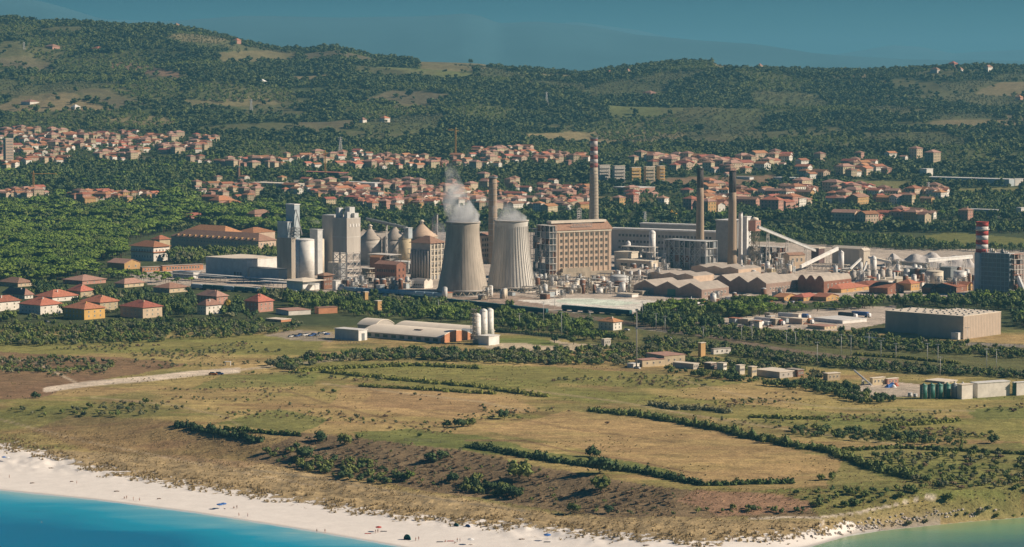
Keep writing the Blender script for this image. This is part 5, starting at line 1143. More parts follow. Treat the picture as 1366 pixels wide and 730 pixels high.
car(284, 500.5, 'car_orange', 'orange-red car on the sandy track, left of the blue one', rz=2, sc=1.2); car(292.5, 500, 'car_blue', 'blue car on the sandy track, right of the orange one', rz=4, sc=1.2)
CC = [('car_red','red'),('car_blue','blue'),('car_white','white'),('car_grey','grey'),('car_orange','orange')]
used = set()
for k in range(34):
    c, cn = CC[rn.randrange(5)]; u = 938+rn.random()*130; v = 399.5+rn.random()*5; car(u, v, c, '%s car in the crowded car park right of the white marquee' % cn, '%s cars in the car park by the marquee' % cn, rz=-40+90*rn.randrange(2))
for k in range(12):
    c, cn = CC[rn.randrange(1, 4)]; car(388+k*4.4, 447-k*.2+rn.random()*3, c, '%s car parked on the lot left of the warehouse annex' % cn, '%s cars left of the annex' % cn, rz=50)
for u, v, c, lab in ((70,431,'car_white','white car by the garden of the ochre house'),(62,430,'car_grey','grey car beside the white one near the ochre house'),(836,441,'car_white','white car beside the railway stone house'),(893,452,'car_white','white car on the rail-side lane'),(1190,457,'car_red','red van-like car by the green rail bridge'),(850,492,'car_white','white car under the bungalow carport'),(700,470,'car_red','red car in the scrub by the concrete yard')): car(u, v, c, lab)
# signal frame on the track: small white goal-like shelter
(x, y, z), s = at(304, 488); t = thing('shelter_frame', 'white open metal shelter in the field above the two cars', 'shelter', (x, y, z)); q = M()
for dx in (-1.6, 1.6):
    for dy in (-1, 1): q.bar((dx, dy, 0), (dx, dy, 2.4), .15)
q.box(-1.9, 1.9, -1.2, 1.2, 2.4, 2.6); q.build('frame_body', K('white_metal'), t)

# ------------------------------------------------------------------ masts, lamp posts, pylons, cranes, fences
(x, y, z), s = at(849, 492); t = thing('mast', 'tall grey mast standing before the cream bungalow', 'mast', (x, y, z-.2)); q = M(s); q.lathe([(1.0, 0), (.8, 40), (.55, 80)], 12); q.build('pole', K('steel'), t); q = M(s); q.box(-1.6, 1.6, -1, 1, 78, 80.5); q.build('lamp_ring', K('pale_metal'), t); q = M(s); q.box(-1.8, 1.8, -.8, .8, 54, 56); q.build('antenna', K('white_metal'), t)
pole = M(); pole.lathe([(.16, 0), (.11, 10)], 8); pole_me = pole.mesh('pole', K('pale_metal')); hd = M(); hd.box(-1.3, 1.3, -.12, .12, 9.7, 9.9); hd.box(-1.5, -.8, -.2, .2, 9.5, 9.72); hd.box(.8, 1.5, -.2, .2, 9.5, 9.72); hd_me = hd.mesh('lamp_head', K('white_metal'))
def lamp(u, v, h, label, grp=None):
    (x, y, z), s = at(u, v); t = thing('street_lamp', label, 'lamp post', (x, y, z), 0, grp); k = h*s/10; inst('pole', pole_me, t, scale=(1.3, 1.3, k)); inst('lamp_head', hd_me, t, (0, 0, 9.7*k-9.7))
for i, (u, v, h) in enumerate([(1090,487,31),(1254,502,26),(1159,465,20),(1122,473,27),(1135,474,27),(1175,478,24),(1195,480,22),(1237,484,26),(1251,485,26),(1316,491,26),(1329,492,26),(938,454,18),(857,430,28),(725,432,30),(749,448,32),(693,438,20),(787,432,18),(740,408,16),(875,440,22),(887,442,20),(989,455,22),(1003,456,22),(1049,461,18),(1061,462,20),(1290,455,18),(585,420,20)]):
    lamp(u, v, h, ['tall grey','slim','pale','thin white','weathered'][i % 5]+' lamp post number-less among rail-side scrub' if False else ORD[i % 20]+' pale post from the list')
LP = sorted([o for o in S.objects if o.name.startswith('street_lamp')], key=lambda o: o.location.x/o.location.y)
for i, o in enumerate(LP):
    o['label'] = ('%s pale lamp post from the left in the line along the railway' % (['first','second','third','fourth','fifth','sixth','seventh','eighth','ninth','tenth','eleventh','twelfth','thirteenth','fourteenth','fifteenth','sixteenth','seventeenth','eighteenth','nineteenth','twentieth','twenty-first','twenty-second','twenty-third','twenty-fourth','twenty-fifth','twenty-sixth'][i])); o['group'] = 'lamp posts along the railway'
def pylon(u, v, h, label):
    (x, y, z), s = at(u, v); t = thing('pylon', label, 'pylon', (x, y, z-1), R(20)); H_ = h*s; q = M(); b = H_*.1
    P = lambda k, f: ((b*(1-f)+.35)*(1 if k in (0, 3) else -1), (b*(1-f)+.35)*(1 if k < 2 else -1), H_*f)
    for k in range(4): q.bar(P(k, 0), P(k, 1), .28)
    for j in range(9):
        for k in range(4): q.bar(P(k, j/9), P((k+1) % 4, (j+1)/9), .15); q.bar(P((k+1) % 4, j/9), P(k, (j+1)/9), .15)
    q.build('lattice_body', K('pale_metal'), t)
    for f in (.72, .84, .95): q = M(); q.bar((-H_*.13, 0, H_*f), (H_*.13, 0, H_*f), .25); q.bar((-H_*.13, 0, H_*f), (0, 0, H_*(f+.04)), .15); q.bar((H_*.13, 0, H_*f), (0, 0, H_*(f+.04)), .15); q.build('cross_arm', K('pale_metal'), t)
for a in [(454,206,24,'lattice pylon standing behind the red town roofs at left centre'),(549,76,16,'pylon on the skyline left of centre'),(729,140,18,'pylon on the wooded hillside above the striped chimney'),(1115,88,12,'slim pylon among cypress tops on the right skyline'),(640,80,9,'tiny pylon on the skyline right of the lone tree'),(335,148,16,'pylon low on the left hillside by the pale field'),(1238,262,20,'pylon beside the long hillside hall'),(32,66,10,'faint pylon high on the left hill'),(860,305,24,'thin pylon near the yellow tent')]: pylon(*a)
def crane(u, v, h, jl, jr, label):
    (x, y, z), s = at(u, v); t = thing('tower_crane', label, 'crane', (x, y, z-.3), R(8)); q = M(s); lattice_tower(q, -.8, .8, -.8, .8, 0, h, int(h/2), .22); q.build('tower', K('crane_yellow'), t)
    q = M(s); n = 12
    for k in range(n):
        x0, x1 = -jl+(jl)*k/n, -jl+jl*(k+1)/n; q.bar((x0, 0, h), (x1, 0, h), .25); q.bar((x0, 0, h), (x1, 0, h+1.6), .15); q.bar((x0, 0, h+1.6), (x1, 0, h+1.6), .2)
    q.build('jib', K('crane_yellow'), t); q = M(s); q.bar((0, 0, h), (jr, 0, h), .35); q.box(jr-1.5, jr, -.6, .6, h-1.4, h); q.build('counter_jib', K('crane_yellow'), t); q = M(s); q.lathe([(.8, h), (.3, h+4)], 6); q.build('apex', K('crane_yellow'), t)
crane(608, 212, 38, 10, 4, 'yellow tower crane above the town behind the smooth cooling tower')
crane(434, 238, 34, 7, 4, 'yellow tower crane in the middle of the red-roofed town')
crane(45, 258, 26, 3, 30, 'pale crane with a long jib over the left wood')
def fence(label, pts, hgt=2.0, gap=3.0):
    W3 = []
    for p in pts: (x, y, z), s = at(*p); W3.append(Vector((x, y, z)))
    o = W3[0]; t = thing('fence', label, 'fence', tuple(o)); pm = M(); pm.box(-.09, .09, -.09, .09, -.3, hgt); me = pm.mesh('post', K('concrete')); wr = M()
    for a, b in zip(W3[:-1], W3[1:]):
        n = max(1, int((b-a).length/gap))
        for k in range(n): inst('post', me, t, tuple(a+(b-a)*k/n-o))
        for zz in (.4, 1.1, 1.8): wr.bar(tuple(a-o+Vector((0, 0, zz*hgt/2))), tuple(b-o+Vector((0, 0, zz*hgt/2))), .04)
    wr.build('wire', K('steel'), t)
fence('pale post fence in front of the warehouse annex', [(392,450),(440,455),(480,460),(500,462)]); fence('post fence around the green lawn right of the foreground silos', [(660,448),(700,447),(752,455)], 1.8)
fence('wire fence along the lane before the tan warehouse', [(1210,457),(1290,460),(1366,463)]); fence('short field fence above the bank', [(540,588),(575,590),(600,592)], 1.4, 5)
# green rail bridge parapet
(x, y, z), s = at(1150, 453); (x2, y2, z2), _ = at(1230, 460); t = thing('bridge', 'pale green bridge parapet beside the lane left of the tan warehouse', 'bridge', (x, y, z)); q = M(); q.bar((0, 0, 1.6), (x2-x, y2-y, z2-z+1.6), .7); q.bar((0, 0, .6), (x2-x, y2-y, z2-z+.6), .5); q.build('parapet', K('blue_metal'), t)

# ------------------------------------------------------------------ town houses
rt = random.Random(77)
def house_proto(i):
    L, W, h = [(11,9,6.2),(14,9,6),(9,8,6.5),(16,10,9),(12,8,5.5),(20,10,6.5),(10,10,9),(8,7,3.4)][i % 8]
    w_ = M(); w_.box(-L/2, L/2, -W/2, W/2, -3, h); r_ = M(); kd = ['hip','gx','hip','hip','gx','gx','hip','gx'][i % 8]; rh = W*.24
    roof_into(r_, kd, -L/2, L/2, -W/2, W/2, h, rh, .6, .3)
    if kd == 'gx': gable_into(w_, 'gx', -L/2, L/2, -W/2, W/2, h, rh)
    win = M(); fl = max(1, int(h/3))
    for f in range(fl):
        zz = 1.6+f*2.9
        for k in range(int(L/2.8)):
            cx = -L/2+(k+.5)*L/int(L/2.8)
            for sg in (-1, 1): win.box(cx-.5, cx+.5, sg*W/2-.06, sg*W/2+.06, zz-.7, zz+.7)
        for k in range(int(W/3)):
            cy = -W/2+(k+.5)*W/int(W/3)
            for sg in (-1, 1): win.box(sg*L/2-.06, sg*L/2+.06, cy-.5, cy+.5, zz-.7, zz+.7)
    c_ = M(); c_.box(L*.18-.4, L*.18+.4, -.4, .4, h, h+rh+1.2)
    return w_, r_, win, c_, h, max(L, W)
WALLC = [('cream','cream'),('white_render','white'),('pink','pink'),('beige','beige'),('ochre','ochre')]; ROOFC = [('terracotta','red-tiled'),('old_tile','brown-tiled'),('terracotta','red-tiled'),('pink_tile','pale-tiled')]
PROT = []
for i in range(8):
    w_, r_, win, c_, h, ext = house_proto(i)
    PROT.append(dict(w={c: w_.mesh('wall', K(c)) for c, _ in WALLC}, r={c: r_.mesh('roof', K(c)) for c in ('terracotta','old_tile','pink_tile')}, win=win.mesh('windows', K('shutter')), c=c_.mesh('chimney', K('cream')), ext=ext))
KINDN = ['hip-roofed','gabled','compact','tall','small gabled','long','square three-storey','low']
DISTRICTS = [ # place, polygon of house feet, spacing in m, weight
 ('in the left hillside town', [(0,172),(60,166),(90,180),(200,178),(250,180),(296,186),(288,196),(250,208),(200,204),(170,214),(100,216),(0,226)], 17),
 ('in the far left lower row', [(0,254),(60,254),(60,260),(130,258),(215,262),(205,269),(120,272),(100,266),(0,264)], 15),
 ('behind the small brick chimney', [(290,210),(330,214),(420,208),(430,222),(340,226),(230,215)], 18),
 ('behind the left yellow crane', [(395,212),(470,205),(540,212),(600,218),(595,226),(480,226),(400,224)], 17),
 ('beside the small brick chimney', [(262,244),(330,240),(420,244),(440,256),(420,262),(350,258),(330,272),(280,270),(258,252)], 18),
 ('in the crowded town centre', [(440,246),(530,240),(600,242),(640,248),(640,276),(600,282),(520,284),(430,272),(420,258)], 13.5),
 ('by the taller yellow crane', [(608,206),(640,200),(700,198),(715,206),(770,208),(790,214),(770,222),(700,218),(640,226),(600,222)], 16),
 ('behind the ribbed cooling tower', [(640,238),(700,242),(790,250),(800,262),(780,280),(720,284),(690,280),(640,280)], 18),
 ('beyond the yellow flats', [(830,212),(920,214),(975,218),(970,232),(900,228),(820,216)], 20),
 ('behind the tan chimneys', [(965,222),(1010,210),(1060,212),(1050,228),(1000,230),(960,250),(1000,262),(1010,275),(930,285),(900,265),(960,240)], 19),
 ('above the long conveyor', [(1000,262),(1040,256),(1080,250),(1100,262),(1080,276),(1020,284)], 17),
 ('around the right green meadow', [(1085,262),(1130,250),(1200,256),(1260,260),(1255,274),(1180,272),(1120,276),(1090,270)], 18),
 ('above the right green meadow', [(1070,226),(1110,222),(1190,222),(1185,234),(1120,238),(1075,240)], 20),
 ('in the white-gabled right rows', [(1125,292),(1180,290),(1240,291),(1250,300),(1200,302),(1130,298)], 14),
 ('near the far right villas', [(1260,285),(1290,286),(1288,294),(1262,294)], 16),
 ('at the right hill foot', [(1060,214),(1230,206),(1260,214),(1200,220),(1060,222)], 34),
 ('in the belt behind the works', [(820,256),(960,262),(960,280),(820,275)], 36),
]
cand = []
for place, poly, sp in DISTRICTS:
    pu = [p[0] for p in poly]; pv = [p[1] for p in poly]
    gx_, gy_, gz_ = hit(np.array([min(pu), max(pu), min(pu), max(pu)]), np.array([min(pv), min(pv), max(pv), max(pv)]))
    X0, X1, Y0, Y1 = gx_.min()-30, gx_.max()+30, gy_.min()-60, gy_.max()+60
    aX, aY = np.meshgrid(np.arange(X0, X1, sp), np.arange(Y0, Y1, sp*1.12)); c_, s_ = math.cos(R(-30)), math.sin(R(-30))
    cx, cy = (X0+X1)/2, (Y0+Y1)/2; n_ = max(X1-X0, Y1-Y0)*.75; g = np.arange(-n_, n_, sp); A, Bq = np.meshgrid(g, g*1.0)
    X = (cx+A*c_-Bq*s_+RNG.uniform(-.22, .22, A.shape)*sp).ravel(); Y = (cy+A*s_+Bq*c_+RNG.uniform(-.22, .22, A.shape)*sp).ravel()
    Z = height(X, Y); u, v = proj(X, Y, Z); ok = inpoly(u, v, poly) & (RNG.random(len(u)) < .70) & (fbm(X, Y, 48, 15) > -.16)
    # local z-rise: only slopes that face us
    for x, y, z in zip(X[ok], Y[ok], Z[ok]): cand.append((float(x), float(y), float(z), place))
cand = [c for c in cand if not occupied(np.array([c[0]]), np.array([c[1]]), 8)[0]]
cand.sort(key=lambda c: c[1])
far_h = []
for n_, (x, y, z, place) in enumerate(cand):
    i = rt.randrange(8); 
    if rt.random() < .25 and 'gabled right' in place: i = 1
    wc, wn = WALLC[rt.choice([0, 0, 1, 1, 2, 3, 4])]; rc, rn2 = ROOFC[rt.randrange(4)]; p = PROT[i]; rz = -R(40)+rt.choice([0, 90])*math.pi/180+rt.uniform(-.25, .25)
    OCC.append((x, y, rz, -p['ext']/2, p['ext']/2, -p['ext']/2, p['ext']/2)); k = rt.uniform(.82, 1.1)*(1.35 if any(q in place for q in ('right', 'conveyor', 'tan chimneys', 'flats', 'belt')) else 1)
    gu, gv = proj(x, y, z); gp = FPX/math.hypot(x, y); GUARD.append((gu-p['ext']*k*.5*gp, gu+p['ext']*k*.5*gp, 0, gv+1, gu, 3.2*gp))
    if n_ < 300:
        lb = '%s %s house with %s walls %s' % (KINDN[i], rn2, wn, place)
        t = thing('house', lb, 'house', (x, y, z), rz, lb); t.scale = (k, k, k)
        inst('wall', p['w'][wc], t); inst('roof', p['r'][rc], t); wi = inst('windows', p['win'], t); wi['kind'] = 'stuff'
        if rt.random() < .5: inst('chimney', p['c'], t)
    else: far_h.append((x, y, z, rz, k, i, wc, rc))
print('houses', len(cand))

# generic scatter: one object that instances a small set of prototypes
def scatter(name, label, cat, P, rz, sc, protos, stretch=None):
    n = len(P); me = bpy.data.meshes.new(name); me.vertices.add(n); me.vertices.foreach_set('co', np.asarray(P, np.float32).ravel())
    a = me.attributes.new('turn', 'FLOAT_VECTOR', 'POINT'); r = np.zeros((n, 3), np.float32); r[:, 2] = rz; a.data.foreach_set('vector', r.ravel())
    a = me.attributes.new('size', 'FLOAT_VECTOR', 'POINT'); s3 = np.repeat(np.asarray(sc, np.float32)[:, None], 3, 1)
    if stretch is not None: s3[:, 2] *= stretch
    a.data.foreach_set('vector', s3.ravel().astype(np.float32)); me.update()
    o = bpy.data.objects.new(name, me); COL.objects.link(o); tag(o, label, cat, kind='stuff')
    pc = bpy.data.collections.new(name+'_kinds')
    for m_ in protos: pc.objects.link(bpy.data.objects.new(name+'_kind', m_))
    ng = bpy.data.node_groups.new(name, 'GeometryNodeTree'); ng.interface.new_socket('Geometry', in_out='INPUT', socket_type='NodeSocketGeometry'); ng.interface.new_socket('Geometry', in_out='OUTPUT', socket_type='NodeSocketGeometry')
    N = ng.nodes.new; L = ng.links.new; gi = N('NodeGroupInput'); go = N('NodeGroupOutput'); ip = N('GeometryNodeInstanceOnPoints'); ci = N('GeometryNodeCollectionInfo')
    ci.inputs['Collection'].default_value = pc; ci.inputs['Separate Children'].default_value = True; ci.inputs['Reset Children'].default_value = True
    ip.inputs['Pick Instance'].default_value = True; na = []
    for nm in ('turn', 'size'):
        q = N('GeometryNodeInputNamedAttribute'); q.data_type = 'FLOAT_VECTOR'; q.inputs['Name'].default_value = nm; na.append(q)
    L(gi.outputs[0], ip.inputs['Points']); L(ci.outputs[0], ip.inputs['Instance']); L(na[0].outputs[0], ip.inputs['Rotation']); L(na[1].outputs[0], ip.inputs['Scale']); L(ip.outputs[0], go.inputs[0])
    md = o.modifiers.new('scatter', 'NODES'); md.node_group = ng; return o
def joined(parts, mats):
    q = M()
    for k, m_ in enumerate(parts): q.add(m_.v, m_.f, k, False)
    return q.mesh('joined', [K(c) for c in mats])
if far_h:
    pm = []
    for i, (wc, rc) in zip(range(8), [('cream','terracotta'),('white_render','terracotta'),('pink','old_tile'),('cream','pink_tile'),('white_render','terracotta'),('beige','terracotta'),('cream','old_tile'),('white_render','pink_tile')]):
        w_, r_, win, c_, h, ext = house_proto(i); pm.append(joined([w_, r_, win], [wc, rc, 'shutter']))
    scatter('far_houses', 'small red-roofed houses on the rising ground at the back of the town', 'houses', [f[:3] for f in far_h], [f[3] for f in far_h], [f[4] for f in far_h], pm)
# farmhouses on the hills
for i, (u, v, ul, ur, h, wl, rf, lab) in enumerate([(130,70,10,8,5,'pink','terracotta','reddish farmhouse on the dark left hill'),(70,66,12,8,4,'pink','old_tile','long reddish farm on the dark left hill, left of its neighbour'),(235,38,5,5,4,'white_render','old_tile','white house near the top of the left hill'),
 (316,58,6,5,4,'pink','terracotta','small reddish house on the spur of the left hill'),(350,112,5,5,3,'white_render','white_metal','bright white shed halfway up the left hillside'),(376,116,5,4,3,'white_render','white_metal','second bright white shed, right of the first on the hillside'),(513,163,7,7,5,'white_render','terracotta','cream farmhouse alone on the wooded slope'),(484,164,5,5,4,'white_render','old_tile','pale farmhouse left of the cream one'),
 (813,100,6,6,3,'pink','terracotta','red farmhouse below the skyline right of centre'),(838,98,4,4,3,'white_render','old_tile','small white house right of the red farmhouse'),(868,128,10,8,4,'pink','old_tile','pinkish hill farm below the right of centre skyline'),(1014,93,4,4,5,'cream','old_tile','cream tower house at the end of the skyline field'),
 (1128,92,5,9,6,'white_render','old_tile','bright villa on the right skyline among cypresses'),(1165,94,5,6,6,'pink','old_tile','pink villa on the right skyline'),(1273,92,7,6,7,'pink','terracotta','reddish villa on the skyline far right'),(1282,98,4,4,5,'white_render','old_tile','white outbuilding beside the reddish skyline villa'),(1318,99,5,8,9,'white_render','old_tile','white villa farthest right on the skyline'),
 (1361,134,6,5,4,'pink','terracotta','red roof glowing on the slope at the right edge'),(40,140,14,10,4,'white_render','old_tile','pale farm by the road above the hillside town'),(100,146,6,6,3,'white_render','white_metal','white greenhouse by the road above the hillside town'),(540,78,5,5,4,'pink','old_tile','skyline farmhouse left of centre'),(714,82,4,4,4,'pink','terracotta','tiny red house among skyline trees'),
 (1250,98,8,5,5,'concrete','old_tile','brownish farm at the right skyline wood'),(1096,212,12,8,4,'white_render','old_tile','pale shed among trees on the lower right slope')]):
    bldg('farmhouse', lab, 'farmhouse', u, v, ul, ur, h, 'hip', 3, wl, rf, ov=.6)

# ------------------------------------------------------------------ vegetation: meshes
def leaf_mat(name, a, b, rnd=.22):
    m = bpy.data.materials.new(name); m.use_nodes = True; MATS[name] = m; n = m.node_tree; L = n.links; bs = n.nodes['Principled BSDF']
    bs.inputs['Roughness'].default_value = .75; bs.inputs['Specular IOR Level'].default_value = .15
    oi = n.nodes.new('ShaderNodeObjectInfo'); g = n.nodes.new('ShaderNodeNewGeometry'); nz = n.nodes.new('ShaderNodeTexNoise'); nz.inputs['Scale'].default_value = .55; nz.inputs['Detail'].default_value = 3
    L.new(g.outputs['Position'], nz.inputs['Vector']); ad = n.nodes.new('ShaderNodeMath'); ad.operation = 'MULTIPLY_ADD'; L.new(oi.outputs['Random'], ad.inputs[0]); ad.inputs[1].default_value = .55; L.new(nz.outputs[0], ad.inputs[2])
    cr = n.nodes.new('ShaderNodeValToRGB'); cr.color_ramp.elements[0].position = .4; cr.color_ramp.elements[1].position = 1.05; cr.color_ramp.elements[0].color = (*a, 1); cr.color_ramp.elements[1].color = (*b, 1)
    n2 = n.nodes.new('ShaderNodeTexNoise'); n2.inputs['Scale'].default_value = .011; n2.inputs['Detail'].default_value = 3; L.new(g.outputs['Position'], n2.inputs['Vector']); a2 = n.nodes.new('ShaderNodeMath'); a2.operation = 'MULTIPLY_ADD'; L.new(n2.outputs[0], a2.inputs[0]); a2.inputs[1].default_value = .9; L.new(ad.outputs[0], a2.inputs[2]); a3 = n.nodes.new('ShaderNodeMath'); a3.operation = 'SUBTRACT'; L.new(a2.outputs[0], a3.inputs[0]); a3.inputs[1].default_value = .45; L.new(a3.outputs[0], cr.inputs[0]); hs = n.nodes.new('ShaderNodeHueSaturation'); mr = n.nodes.new('ShaderNodeMapRange'); mr.inputs[3].default_value = 1-rnd; mr.inputs[4].default_value = 1+rnd
    L.new(g.outputs['Random Per Island'], mr.inputs[0]); L.new(mr.outputs[0], hs.inputs['Value']); L.new(cr.outputs[0], hs.inputs['Color']); L.new(hs.outputs[0], bs.inputs['Base Color']); return m
LEAF = {'broad': leaf_mat('leaf_broad', (.065,.105,.028), (.15,.185,.048)), 'pine': leaf_mat('leaf_pine', (.09,.155,.022), (.18,.25,.045)), 'dark': leaf_mat('leaf_dark', (.036,.068,.030), (.085,.125,.045)),
        'olive': leaf_mat('leaf_olive', (.10,.115,.058), (.18,.18,.095)), 'scrub': leaf_mat('leaf_scrub', (.08,.12,.035), (.17,.195,.055)), 'dry': leaf_mat('leaf_dry', (.16,.11,.07), (.26,.185,.11)),
        'vine': leaf_mat('leaf_vine', (.12,.145,.03), (.20,.21,.05)), 'yellow': leaf_mat('leaf_yellow', (.25,.20,.03), (.45,.34,.05)), 'hill': leaf_mat('leaf_hill', (.028,.055,.024), (.125,.150,.050), .12), 'grass': leaf_mat('leaf_grass', (.30,.225,.11), (.44,.34,.18)), 'bright': leaf_mat('leaf_bright', (.09,.14,.03), (.15,.21,.04))}
def crown(kind, n, leaf, seed, w=1.0, h=1.0, z0=.3, clumps=9, dome=False, core=True, spread=.62):
    """leaf clumps through a crown of half-width w and height h (unit tree of height 1)"""
    r = np.random.default_rng(seed); m = M(); cs = []
    for k in range(clumps):
        a = r.uniform(0, 2*math.pi); el = r.uniform(-.35 if not dome else 0, 1); rr = spread*(1-.25*r.random())
        c = np.array([math.cos(a)*rr*math.sqrt(max(0, 1-el*el*.8)), math.sin(a)*rr*math.sqrt(max(0, 1-el*el*.8)), el*rr*(.75 if not dome else .5)]); cs.append((c, r.uniform(.30, .48)))
    cs.append((np.array([0, 0, 0 if not dome else .15]), .55))
    zc = z0+h*(.42 if not dome else .12)
    def P(p): return (float(p[0]*w), float(p[1]*w), float(zc+p[2]*h*(.62 if not dome else .9)))
    if core:
        for c, cr in cs:
            vs = []; fs = []
            for (x, y, z) in [(0,0,1),(1,0,.1),(.31,.95,-.1),(-.81,.59,.1),(-.81,-.59,-.1),(.31,-.95,.1),(0,0,-1)]:
                vs.append(P(c+np.array([x, y, z])*cr*.8*r.uniform(.85, 1.1)))
            fs = [(0,1,2),(0,2,3),(0,3,4),(0,4,5),(0,5,1),(6,2,1),(6,3,2),(6,4,3),(6,5,4),(6,1,5)]; m.add(vs, fs)
    per = max(4, n//len(cs))
    for c, cr in cs:
        for _ in range(per):
            d = r.normal(size=3); d /= np.linalg.norm(d); d[2] = abs(d[2])*.8+d[2]*.2 if dome else d[2]
            p = c+d*cr*r.uniform(.75, 1.12); q = d+r.normal(size=3)*.55; q /= np.linalg.norm(q); t = np.cross(q, r.normal(size=3)); t /= np.linalg.norm(t); b = np.cross(q, t); s = leaf*r.uniform(.6, 1.3)
            m.add([P(p+t*s), P(p+b*s*.8), P(p-t*s), P(p-b*s*.8)], [(0, 1, 2, 3)])
    return m
def trunk(h, r0, limbs=3, seed=0, top=.7):
    m = M(); rn_ = random.Random(seed); m.bar((0, 0, -.06), (.01, .01, h), r0, n=6)
    vs = m.v
    for k in range(limbs):
        a = 2*math.pi*k/limbs+rn_.random(); m.bar((.01, .01, h*.75), (math.cos(a)*.22, math.sin(a)*.22, h*top+.22), r0*.5, n=4)
    return m
def mk(kind, n, leaf, leafm, w, h, z0, th, r0, dome=False, clumps=9, variants=3, lo=None):
    vs = []
    for k in range(variants):
        c = crown(kind, n, leaf, 100+k*7+len(kind), w, h, z0, clumps, dome, spread=.62 if not dome else .7); t = trunk(th, r0, 3, k); lowc = crown(kind, lo or 70, leaf*1.9, 300+k, w, h, z0, 5, dome)
        me_c = c.mesh('crown', LEAF[leafm]); me_t = t.mesh('trunk', K('bark'))
        j = M(); j.add(lowc.v, lowc.f, 0); j.add(t.v, t.f, 1); me_j = j.mesh('tree', [LEAF[leafm], K('bark')])
        vs.append((me_c, me_t, me_j))
    return vs
KIND = {
 'broadleaf_tree': mk('b', 260, .085, 'broad', .42, .85, .16, .4, .028), 'dark_tree': mk('d', 240, .08, 'dark', .42, .85, .14, .4, .028),
 'umbrella_pine': mk('p', 300, .085, 'pine', .62, .42, .55, .62, .022, dome=True, clumps=12), 'olive_tree': mk('o', 220, .08, 'olive', .5, .8, .14, .35, .03),
 'shrub': mk('s', 200, .10, 'scrub', .62, .95, .0, .3, .02, clumps=8), 'olive_shrub': mk('os', 200, .10, 'olive', .62, .95, .0, .3, .02, clumps=8), 'dry_shrub': mk('ds', 160, .10, 'dry', .7, .8, .0, .25, .015, clumps=7),
 'cypress': mk('c', 200, .10, 'dark', .17, 1.1, .05, .3, .02), 'bright_tree': mk('bt', 260, .085, 'bright', .5, .8, .15, .4, .025), 'dark_shrub': mk('dk', 200, .1, 'dark', .6, .95, .0, .3, .02, clumps=8), 'hill_tree': mk('h', 60, .16, 'hill', .66, .85, .08, .3, .03, variants=5, lo=44)}
